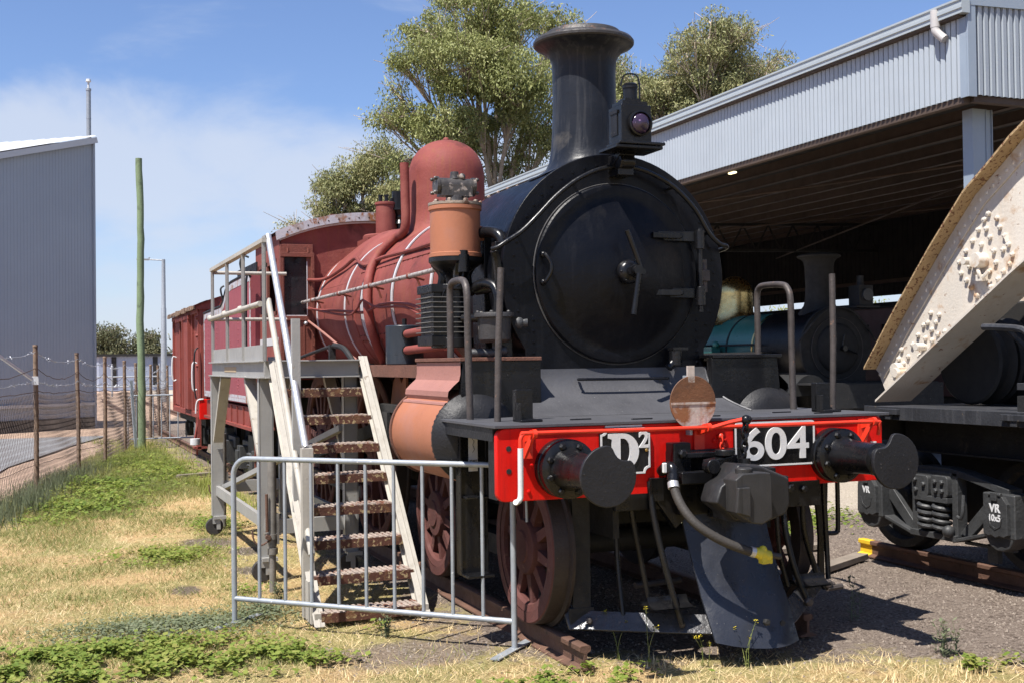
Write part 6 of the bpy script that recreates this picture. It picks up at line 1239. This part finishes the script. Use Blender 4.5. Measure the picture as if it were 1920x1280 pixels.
# crane jib: two riveted plate girders, the tip end lying low on the wagon deck
JB = thing('crane_jib', 'long riveted cream crane jib spotted with rust resting on the flat wagon', 'crane jib', (4.0, 0, 1.4))
top = [(2.338, 1.687), (1.937, 2.168), (1.484, 2.673), (1.08, 3.085), (.803, 3.276), (.583, 3.437), (.2, 3.66), (-.6, 4.0), (-3.0, 4.85), (-7.0, 6.2)]
bot = [(2.19, 1.425), (1.40, 1.93), (.61, 2.43), (-.6, 3.15), (-3.0, 4.2), (-7.0, 5.6)]
for gi, gx in enumerate((3.2, 4.62)):
    if gi: top = [(a+.5, b) for a, b in top]; bot = [(a+.5, b) for a, b in bot]
    mb = MB(); mb.prism(top+bot[::-1], (gx, 0, 0), (0, 1, 0), (0, 0, 1), (.02, 0, 0)); web = mb.build('web_plate', m_cream, JB)
    fl0, fl1 = (gx-.15, gx+.24)
    mb = MB(); A_ = []
    rows = [[(fl0, y, z+.002), (fl1, y, z+.002)] for y, z in top]; rows2 = [[(a, b, c+.022) for a, b, c in r] for r in rows]
    mb.sheet(rows); mb.sheet(rows2); mb.sheet([[r[0] for r in rows], [r[0] for r in rows2]]); mb.sheet([[r[1] for r in rows], [r[1] for r in rows2]]); mb.sheet([rows[0], rows2[0]]); mb.build('top_flange', m_creamd, JB, ang=60)
    # angle leg riveted to the web under the top flange
    def off(P, d):
        out = []
        for i in range(len(P)):
            a, b = V((*P[max(0, i-1)], 0)), V((*P[min(len(P)-1, i+1)], 0)); t = (b-a).normalized(); n = V((-t.y, t.x, 0)); n = n if n.y < 0 else -n; out.append((P[i][0]+n.x*d, P[i][1]+n.y*d))
        return out
    mb = MB(); t2 = off(top, .125); t1 = off(top, .0); mb.prism(t1+t2[::-1], (gx-.014, 0, 0), (0, 1, 0), (0, 0, 1), (.012, 0, 0)); mb.build('top_angle', m_cream, web)
    mb = MB()
    dense = []
    def along(P, step):
        P = [V((a, b, 0)) for a, b in P]; o = []; carry = 0
        for a, b in zip(P[:-1], P[1:]):
            L = (b-a).length; s = carry
            while s < L: o.append(a.lerp(b, s/L)); s += step
            carry = s-L
        return o
    for q in along(off(top, .07)[:7], .085): mb.ball((gx-.014, q.x, q.y), .017, 8, (.6, 1, 1))
    b2 = off(bot, -.055)
    for q in along(b2[:4], .16): mb.ball((gx, q.x, q.y), .019, 8)
    rv = [(1655, 0)]
    mb.build('edge_rivets', m_cream, web)
    if gi == 0:
        mb = MB(); dd = [(2.04, 1.78), (1.98, 1.74), (1.92, 1.80), (2.0, 1.86), (1.86, 1.90), (1.79, 1.98), (1.72, 2.06), (1.63, 2.16), (1.70, 1.95), (1.62, 2.02), (1.67, 2.08), (1.57, 2.08), (1.62, 1.93), (1.55, 1.98), (1.53, 2.14), (1.50, 1.92), (1.47, 2.0), (1.88, 1.70), (1.78, 1.80), (1.60, 1.83)]
        c0 = (1.00, 2.57)
        for (a, b) in ((-.30, .02), (-.22, .10), (-.14, .17), (-.07, .25), (.0, .32), (.05, .36), (.14, .30), (.17, .22), (.22, .14), (.26, .06), (.30, -.03), (.27, -.10), (.20, -.15), (.14, -.20), (.06, -.25), (-.02, -.32), (-.1, -.30), (-.16, -.22), (-.22, -.15), (-.28, -.08), (-.10, .04), (-.04, .12), (.06, .16), (.10, .04), (.12, -.06), (.05, -.12), (-.12, -.10), (.02, .24), (-.18, -.04), (.20, .03)): dd.append((c0[0]-a*.95, c0[1]+b*.95+a*.10))
        for (a, b) in dd: mb.ball((gx-.006, a, b), .022, 10); mb.cyl((gx, a, b), (gx-.022, a, b), .019, n=10)
        mb.build('rivets', m_cream, web)
        mb = MB()
        for (a, b, r, h) in ((1.02, 2.55, .060, .10), (1.10, 2.55, .030, .14), (2.02, 1.69, .055, .08), (1.99, 1.66, .04, .10), (1.72, 1.88, .032, .10), (2.03, 1.62, .028, .07)): MB().cyl((gx+.005, a, b), (gx-h, a, b), r, n=20).build('pin_boss', m_cream, web, bev=.003)
        mb = MB(); mb.tube(smoothpath([(gx-.07, 1.02, 2.50), (gx-.08, .99, 2.44), (gx-.06, 1.0, 2.40), (gx-.06, .96, 2.42), (gx-.05, .92, 2.46)], 3), .016, 6); mb.box((gx-.05, 1.0, 2.41), (.06, .06, .05)); mb.build('locking_hook', m_cream, web, bev=.003)
    mb = MB(); rows = [[(fl0, y, z-.002), (fl1, y, z-.002)] for y, z in bot]; rows2 = [[(a, b, c-.02) for a, b, c in r] for r in rows]
    mb.sheet(rows); mb.sheet(rows2); mb.sheet([[r[0] for r in rows], [r[0] for r in rows2]]); mb.sheet([[r[1] for r in rows], [r[1] for r in rows2]]); mb.sheet([rows[0], rows2[0]]); mb.build('bottom_flange', m_cream, JB, ang=60)
mb = MB()
for (y, z) in ((.2, 3.1), (-1.6, 3.9), (-4.5, 5.1)): mb.bx(3.2, 4.75, y-.04, y+.04, z-.04, z+.04)
mb.bar((3.2, .8, 2.7), (4.75, -.9, 3.4), .06, .06); mb.build('cross_brace', m_cream, JB)
mb = MB(); mb.lathe([(.08, -.10), (.34, -.10), (.36, -.08), (.30, -.04), (.30, .04), (.36, .08), (.34, .10), (.08, .10)], (3.75, 1.45, 1.75), (1, 0, 0), 36); mb.lathe([(.08, -.10), (.34, -.10), (.36, -.08), (.30, -.04), (.30, .04), (.36, .08), (.34, .10), (.08, .10)], (3.52, 1.45, 1.75), (1, 0, 0), 36); mb.build('head_sheave', m_lattice, JB)
MB().bx(3.9, 4.45, -.6, 1.8, 1.392, 2.25).build('winch_housing', m_lattice, FW, bev=.02)
# wagon lug with bent lever at the right edge
mb = MB(); mb.bx(2.74, 2.78, .10, .16, 1.385, 1.95); mb.tube(smoothpath([(2.76, .13, 1.93), (2.76, .2, 1.98), (2.76, .38, 2.0), (2.76, .58, 2.01)], 3), .025, 8); mb.bx(2.70, 2.74, .08, .2, 1.55, 1.60); mb.build('side_stake', m_deck, FW, bev=.004)
mb = MB(); mb.tube(smoothpath([(3.3, .9, 2.0), (3.35, .75, 1.85), (3.3, .55, 1.68), (3.3, .42, 1.62)], 4), .022, 8); mb.bx(2.9, 3.6, .0, .40, 1.386, 1.50); mb.prism([(.42, 1.39), (.02, 1.39), (.02, 1.85)], (3.0, 0, 0), (0, 1, 0), (0, 0, 1), (.5, 0, 0)); mb.build('deck_gear', m_under, FW)

# ================================================================== ENGINE AND CARRIAGE IN THE SHED
S2 = thing('shed_locomotive', 'dark green steam engine with brass dome standing inside the shed', 'locomotive', (9.45, 13, 0))
sx2, zc2, yf = 9.45, 1.96, 11.25
MB().lathe([(.735, .04), (.735, 1.5)], (sx2, yf, zc2), AX, 48).build('smokebox_barrel', m_smoke, S2)
mb = MB(); mb.lathe([(.66, 0), (.755, 0), (.755, .03), (.735, .04)], (sx2, yf, zc2), AX, 48); mb.prism([(-.62, -.9)]+[(math.cos(math.radians(a))*.757, math.sin(math.radians(a))*.757) for a in np.linspace(215, -35, 40)]+[(.62, -.9)], (sx2, yf-.03, zc2), (1, 0, 0), (0, 0, 1), (0, .04, 0)); mb.bx(sx2-.6, sx2+.6, yf, yf+1.5, .9, 1.6); mb.build('smokebox', m_lattice, S2)
mb = MB(); mb.lathe([(0, -.14)]+[(.45*math.sin(t), -.01-.13*math.cos(t)) for t in np.linspace(.1, PI/2, 8)]+[(.54, 0), (.55, .03)], (sx2, yf-.05, zc2), AX, 48); d2 = mb.build('smokebox_door', m_lattice, S2)
mb = MB(); mb.tube([(sx2-.02, yf-.22, zc2), (sx2+.02, yf-.24, zc2+.24)], .016, 8); mb.tube([(sx2, yf-.24, zc2), (sx2+.28, yf-.24, zc2-.10)], .016, 8); mb.cyl((sx2, yf-.28, zc2), (sx2, yf-.1, zc2), .05); mb.build('door_handle', m_black, d2)
mb = MB(); mb.lathe([(.546, -.004), (.552, -.006), (.558, 0)], (sx2, yf-.05, zc2), AX, 48, False, False); mb.build('door_ring', m_steelp, d2)
pr = [(.42, -.14), (.36, -.05), (.29, .04), (.258, .16), (.250, .4), (.258, .75), (.28, .85), (.33, .90), (.385, .925), (.395, .95), (.36, .97), (.29, .985), (.25, .985), (.23, .8)]
MB().lathe(pr, (sx2, yf+.45, zc2+.74), (0, 0, 1), 36, False, False).build('chimney', m_lattice, S2)
MB().lathe([(.70, 0), (.70, 5.6)], (sx2, yf+1.5, zc2), AX, 48).build('boiler', m_green2, S2)
for y in (12.85, 13.75, 14.9, 16): MB().lathe([(.70, 0), (.71, 0), (.71, .05), (.70, .05)], (sx2, y, zc2), AX, 48, False, False).build('boiler_band', m_under if y > 13 else m_brass, S2)
pr = [(.52, -.14), (.42, -.02), (.375, .12), (.365, .5)]+[(.365*math.cos(t), .5+.36*math.sin(t)) for t in np.linspace(.1, PI/2-.02, 12)]
MB().lathe(pr, (sx2, 14.55, zc2+.66), (0, 0, 1), 40, False).build('steam_dome', m_brass, S2)
mb = MB()
for s in (-1, 1): mb.bx(sx2+s*.65, sx2+s*1.1, yf+.9, 18, zc2-.07, zc2-.04); mb.bx(sx2+s*1.06, sx2+s*1.1, yf+.9, 18, zc2-.14, zc2-.07); mb.bx(sx2+s*.66, sx2+s*.9, 12.2, 18, 1.2, zc2-.1)
mb.build('running_board', m_under, S2)
mb = MB(); mb.tube([(sx2-.80, yf+1.2, zc2+.10), (sx2-.80, 18, zc2+.10)], .02, 8); mb.tube(smoothpath([(sx2-.80, yf-.02, zc2+.12), (sx2-.6, yf-.1, zc2+.4), (sx2-.3, yf-.1, zc2+.66), (sx2, yf-.1, zc2+.73), (sx2+.3, yf-.1, zc2+.66), (sx2+.6, yf-.1, zc2+.4), (sx2+.85, yf-.02, zc2+.14)], 4), .018, 8); mb.build('handrail', m_under, S2)
mb = MB(); mb.bx(sx2+.34, sx2+.64, yf-.25, yf+.05, zc2+.76, zc2+1.12); mb.cyl((sx2+.48, yf-.1, zc2+1.1), (sx2+.48, yf-.1, zc2+1.3), .06); mb.bx(sx2+.25, sx2+.75, yf-.3, yf+.1, zc2+.72, zc2+.75); h2 = mb.build('headlamp', m_under, S2); MB().lathe([(.11, 0), (.11, -.05), (.09, -.05), (0, -.06)], (sx2+.50, yf-.25, zc2+.95), AX, 24).build('lens_rim', m_bogie, h2)
mb = MB(); mb.bx(sx2-.5, sx2+.5, yf-1.1, 19, .6, 1.1); mb.bx(sx2-1.3, sx2+1.3, yf-1.25, yf-1.18, .95, 1.35); mb.bx(sx2-1.25, sx2+1.25, yf-1.18, yf+.3, 1.34, 1.37); mb.prism(arc((0, 0), .36, 0, 180, 14), (sx2-.97, yf-.6, 1.15), (1, 0, 0), (0, 0, 1), (0, .9, 0)); mb.build('frame', m_under, S2)
for y in (12.0, 13.5, 15.2):
    for s in (-1, 1): MB().lathe([(0, .03), (.12, .03), (.55, -.02), (.57, .03), (.64, .03), (.66, -.1)], (sx2+s*.88, y, .66), (s, 0, 0), 36).build('wheel', m_under, S2)
mb = MB(); mb.bx(sx2-1.15, sx2+1.15, 18.0, 19.6, 1.2, 3.3); mb.build('cab', m_green2, S2)
mb = MB(); mb.ball((sx2-.86, 13.9, zc2+.12), .07); mb.bx(sx2-.96, sx2-.76, 13.9, 14.5, zc2-.04, zc2+.08); mb.cyl((sx2-.9, 14.3, zc2), (sx2-.9, 14.3, zc2+.28), .05); mb.cyl((sx2-.9, 14.6, zc2), (sx2-.9, 14.6, zc2+.24), .06); mb.build('fittings', m_green2, S2)
CR = thing('carriage', 'dark red passenger carriage standing behind the green engine inside the shed', 'carriage', (14.2, 22, 0))
cx0, cx1 = 13.0, 15.7
mb = MB()
zs = [(1.0, 1.85), (2.5, 2.86)]
for (a, b) in zs: mb.bx(cx0, cx0+.06, 10, 34, a, b)
for y in np.arange(10, 34.1, 1.15): mb.bx(cx0-.005, cx0+.05, y-.2, y+.2, 1.85, 2.5)
mb.bx(cx0, cx1, 9.94, 10, 1.0, 2.86); mb.bx(cx1-.06, cx1, 10, 34, 1.0, 2.86); mb.build('body', m_carr, CR)
MB().bx(cx0+.03, cx0+.04, 10.05, 34, 1.85, 2.5).build('window_pane', m_glass, CR)
mb = MB(); mb.prism([(cx0-.08, 2.84)]+[(cx0-.08+(cx1-cx0+.16)*k/16, 2.86+.18*math.sin(PI*k/16)) for k in range(17)]+[(cx1+.08, 2.84)], (0, 9.9, 0), (1, 0, 0), (0, 0, 1), (0, 24.2, 0)); mb.build('roof', m_lattice, CR)
mb = MB(); mb.bx(cx0+.1, cx1-.1, 10, 34, .75, 1.0); mb.bx(cx0-.02, cx0, 10, 34, 1.88, 1.93); mb.build('underframe', m_under, CR)
for y in (12, 14, 30, 32): MB().lathe([(0, .03), (.4, .0), (.44, .03), (.46, -.1)], (cx0+.45, y, .47), (-1, 0, 0), 24).build('wheel', m_under, CR)

# ================================================================== FAR BUILDINGS
def hut(name, label, x0, x1, y0, y1, h, mw, mr, stripe=None):
    t = thing(name, label, 'building', ((x0+x1)/2, y0, 0)); MB().bx(x0, x1, y0, y1, 0, h).build('wall', mw, t); MB().bx(x0-.2, x1+.2, y0-.2, y1+.2, h, h+.18).build('roof', mr, t)
    mb = MB(); n = max(2, int((x1-x0)/2.5))
    for k in range(n): a = x0+(k+.3)*(x1-x0)/n; mb.bx(a, a+.35, y0-.06, y0-.02, .3, h-.05)
    mb.build('doorway', m_under, t)
    if stripe: MB().bx(x0-.01, x1+.01, y0-.03, y0-.012, 0, h*.42).build('lower_wall', stripe, t)
m_pblue = pm('pale_blue_wall', (.27, .31, .40), .7, 0, .06, .5); m_brick = pm('red_brick_wall', (.28, .10, .06), .85, 0, .12, 1)
hut('low_shed', 'long low pale blue building far beyond the fence under the trees', .2, 9.2, 88, 94, 2.6, m_pblue, m_under)
hut('small_office', 'small white building with a dark roof and brick base by the goods van', 4.0, 9.0, 62, 67, 2.9, m_white, m_under, m_brick)
yf_ = thing('yard_fence', 'pale pipe rail fence around the far yard', 'fence', (2, 70, 0))
MB().tube([(-4, 70, 1.2), (6, 70, 1.2)], .05, 6).build('rail', m_galv, yf_); MB().tube([(-4, 70, .6), (6, 70, .6)], .05, 6).build('rail', m_galv, yf_)
for x in np.arange(-4, 6.1, 1.4): MB().tube([(x, 70, 0), (x, 70, 2.0)], .06, 6).build('post', m_galv, yf_)

# ================================================================== TREES
def tree(label, base, fork_h, lobes, nleaf, leafs, trunk_r, mat, group, cl=.85, limbs=None, kind='gum_tree'):
    t = thing(kind, label, 'tree', base, group); B = V(base); tk = MB(); lm = MB(); Q = []
    rd = np.random.default_rng(int(abs(base[0]*31+base[1]*7)))
    fork = B+V((rd.uniform(-.3, .3), rd.uniform(-.3, .3), fork_h)); tk.tube(smoothpath([B-V((0, 0, .1)), B.lerp(fork, .5)+V((rd.uniform(-.25, .25), 0, 0)), fork], 5), [trunk_r*(1.15-.45*k/10) for k in range(11)], 12)
    tot = sum(l[3]*l[4]*l[5] if len(l) > 5 else l[3]**3 for l in lobes)
    for (lx, ly, lz, rx, ry, rz) in lobes:
        c = V((lx, ly, lz)); mid = fork.lerp(c, .5)+V((rd.uniform(-.5, .5), rd.uniform(-.5, .5), rd.uniform(-.3, .6)))
        path = smoothpath([fork-V((0, 0, .3)), mid, c], 5); n_ = len(path); lm.tube(path, [trunk_r*.45*(1-.80*k/n_) for k in range(n_)], 8)
        nsub = max(5, int(14*(rx*ry*rz)**.5)); share = int(nleaf*(rx*ry*rz)/tot/nsub)
        for _ in range(nsub):
            d = rd.normal(size=3); d /= np.linalg.norm(d); d[2] = d[2]*.8+.15; rr = rd.uniform(.55, 1.0); sc_ = np.array((lx, ly, lz))+d*rr*np.array((rx, ry, rz))
            q = V(sc_); a = path[rd.integers(n_//2, n_)]; lm.tube(smoothpath([a, a.lerp(q, .5)+V((0, 0, rd.uniform(-.1, .25))), q], 3), [.045, .04, .035, .03, .022, .015, .01][:7], 5)
            for _k in range(3):
                e = q+V((rd.normal()*.5, rd.normal()*.5, rd.normal()*.3)); lm.tube([a.lerp(q, .6), e], [.02, .008], 4)
            sr = rd.uniform(.38, 1.3)*cl; m = int(share*rd.uniform(.6, 1.4)*min(1, sr/cl+.15))
            g = rd.normal(size=(m, 3)); g /= np.linalg.norm(g, axis=1)[:, None]; rad = rd.uniform(.25, 1, (m, 1))**.6; P0 = sc_+g*rad*np.array((sr*rd.uniform(.8, 1.3), sr, sr*rd.uniform(.5, .95))); P0[:, 2] -= (rd.uniform(0, 1, m)**4)*sr*.9
            dr = rd.normal(size=(m, 3))*.75+np.array((0, 0, -1.0)); dr /= np.linalg.norm(dr, axis=1)[:, None]; L = rd.uniform(.7, 1.35, (m, 1))*leafs
            w = np.cross(dr, rd.normal(size=(m, 3))); w /= np.linalg.norm(w, axis=1)[:, None]+1e-6; w *= L*.17
            Q.append(np.stack([P0, P0+dr*L*.45+w, P0+dr*L, P0+dr*L*.45-w], 1))
    tk.build('trunk', m_bark, t); lm.build('limb', m_bark, t); quads_mesh('crown', mat, np.concatenate(Q)-np.array(base), t); return t
def wp(u, v, d):   # a point d metres ahead of the lens axis at a place seen in the photograph
    return V((CX, CY, CZ))+(F_+R2*((u-960)/2220.93)-U2*((v-640)/2220.93))*d
def lobes_at(L): return [(*wp(u, v, d), r*1.0, r*1.0, r*k) for (u, v, d, r, k) in L]
b = wp(935, 640, 47); 
TG = 'gum trees behind the shed'
tree('large spreading gum tree with pale limbs rising behind the chimney and dome', (b.x, b.y, 0), 7.2, lobes_at([(800, 60, 45, 1.25, .8), (880, 15, 46, 1.5, .8), (960, 60, 46, 1.6, .7), (1040, 45, 46.5, .9, .7), (765, 130, 45, .95, .7), (870, 130, 44, 1.9, .75), (975, 160, 44, 1.7, .8), (750, 225, 45, .95, .9), (830, 235, 44.5, 1.4, .7), (770, 300, 45.5, .9, .8), (1020, 240, 46, 1.2, .8), (900, 240, 47.5, 1.6, .7), (1060, 130, 47, 1.0, .8), (850, 330, 47, 1.1, .6), (960, 300, 47, 1.1, .6), (720, 215, 45, .5, .8), (1110, 190, 48, 1.0, .9), (1020, 340, 48, 1.0, .6), (735, 165, 45, .5, .8)]), 125000, .135, .26, m_leaf, TG, .64)
b = wp(1340, 640, 50)
tree('open crowned gum tree standing behind the shed roof to the right of the chimney', (b.x, b.y, 0), 8.0, lobes_at([(1340, 205, 50, 1.3, .6), (1300, 150, 50.5, 1.1, .8), (1390, 175, 50.5, 1.0, .7), (1350, 120, 50, 1.1, .8), (1180, 165, 51, 1.2, .8), (1375, 60, 49, .9, .7), (1460, 105, 51, .6, .6), (1150, 120, 51, .8, .9), (1330, 70, 49, 1.55, .7), (1290, 110, 50, 1.22, .7), (1400, 140, 50, 1.22, .8), (1345, 165, 50, 1.62, .7), (1200, 175, 51, 1.35, .8), (1250, 185, 51, 1.62, .7), (1440, 130, 51, 0.94, .5), (1180, 215, 51, 1.22, .6), (1300, 220, 51, 1.76, .6), (1400, 200, 51, 1.35, .6), (1160, 150, 52, 0.81, .8)]), 85000, .14, .22, m_leaf2, TG, .70)
b = wp(690, 640, 52)
tree('smaller bushy gum tree showing above the cab roof left of the dome', (b.x, b.y, 0), 5.0, lobes_at([(625, 355, 52, .85, .7), (680, 330, 52, 1.0, .75), (720, 300, 52, .9, .8), (590, 390, 52, .6, .7), (650, 400, 52.5, 1.1, .6), (740, 370, 52, 1.2, .8), (545, 420, 53, .4, .7), (715, 400, 53, 1.0, .6), (690, 420, 53, 1.2, .6)]), 75000, .13, .20, m_leaf2, TG, .64)
TF = 'dark trees far beyond the yard'
b = wp(215, 700, 112)
tree('broad dark tree beside the warehouse corner beyond the low blue building', (b.x, b.y, 0), 2.6, lobes_at([(188, 632, 110, 1.3, .7), (212, 622, 110, 1.0, .7), (225, 650, 110, 1.0, .8), (180, 660, 111, 1.5, .8), (205, 675, 110, 1.5, .7), (240, 690, 110, 1.1, .7), (180, 695, 110, 1.5, .7), (215, 700, 110, 1.3, .7)]), 20000, .30, .35, m_leaff, TF, 1.1, kind='far_tree')
b = wp(290, 700, 112)
tree('dark rounded tree seen behind the timber pole and street lamp', (b.x, b.y, 0), 2.6, lobes_at([(268, 640, 111, .9, .8), (288, 632, 111, .8, .7), (282, 662, 111, 1.2, .8), (308, 668, 111, .9, .7), (262, 690, 110, 1.2, .8), (300, 695, 110, 1.3, .8), (324, 690, 112, .8, .8)]), 16000, .30, .35, m_leaff, TF, 1.1, kind='far_tree')
b = wp(1640, 640, 75)
tree('round green tree glimpsed through the gap at the back of the shed', (b.x, b.y, 0), 3.0, lobes_at([(1645, 590, 74, 1.1, .7), (1760, 570, 74, 1.2, .9), (1800, 590, 74, 1.6, .9), (1590, 620, 75, 1.2, .7), (1450, 610, 75, 1.3, .8), (1690, 615, 74, 1.2, .8)]), 9000, .25, .25, m_leaf, None, .9)
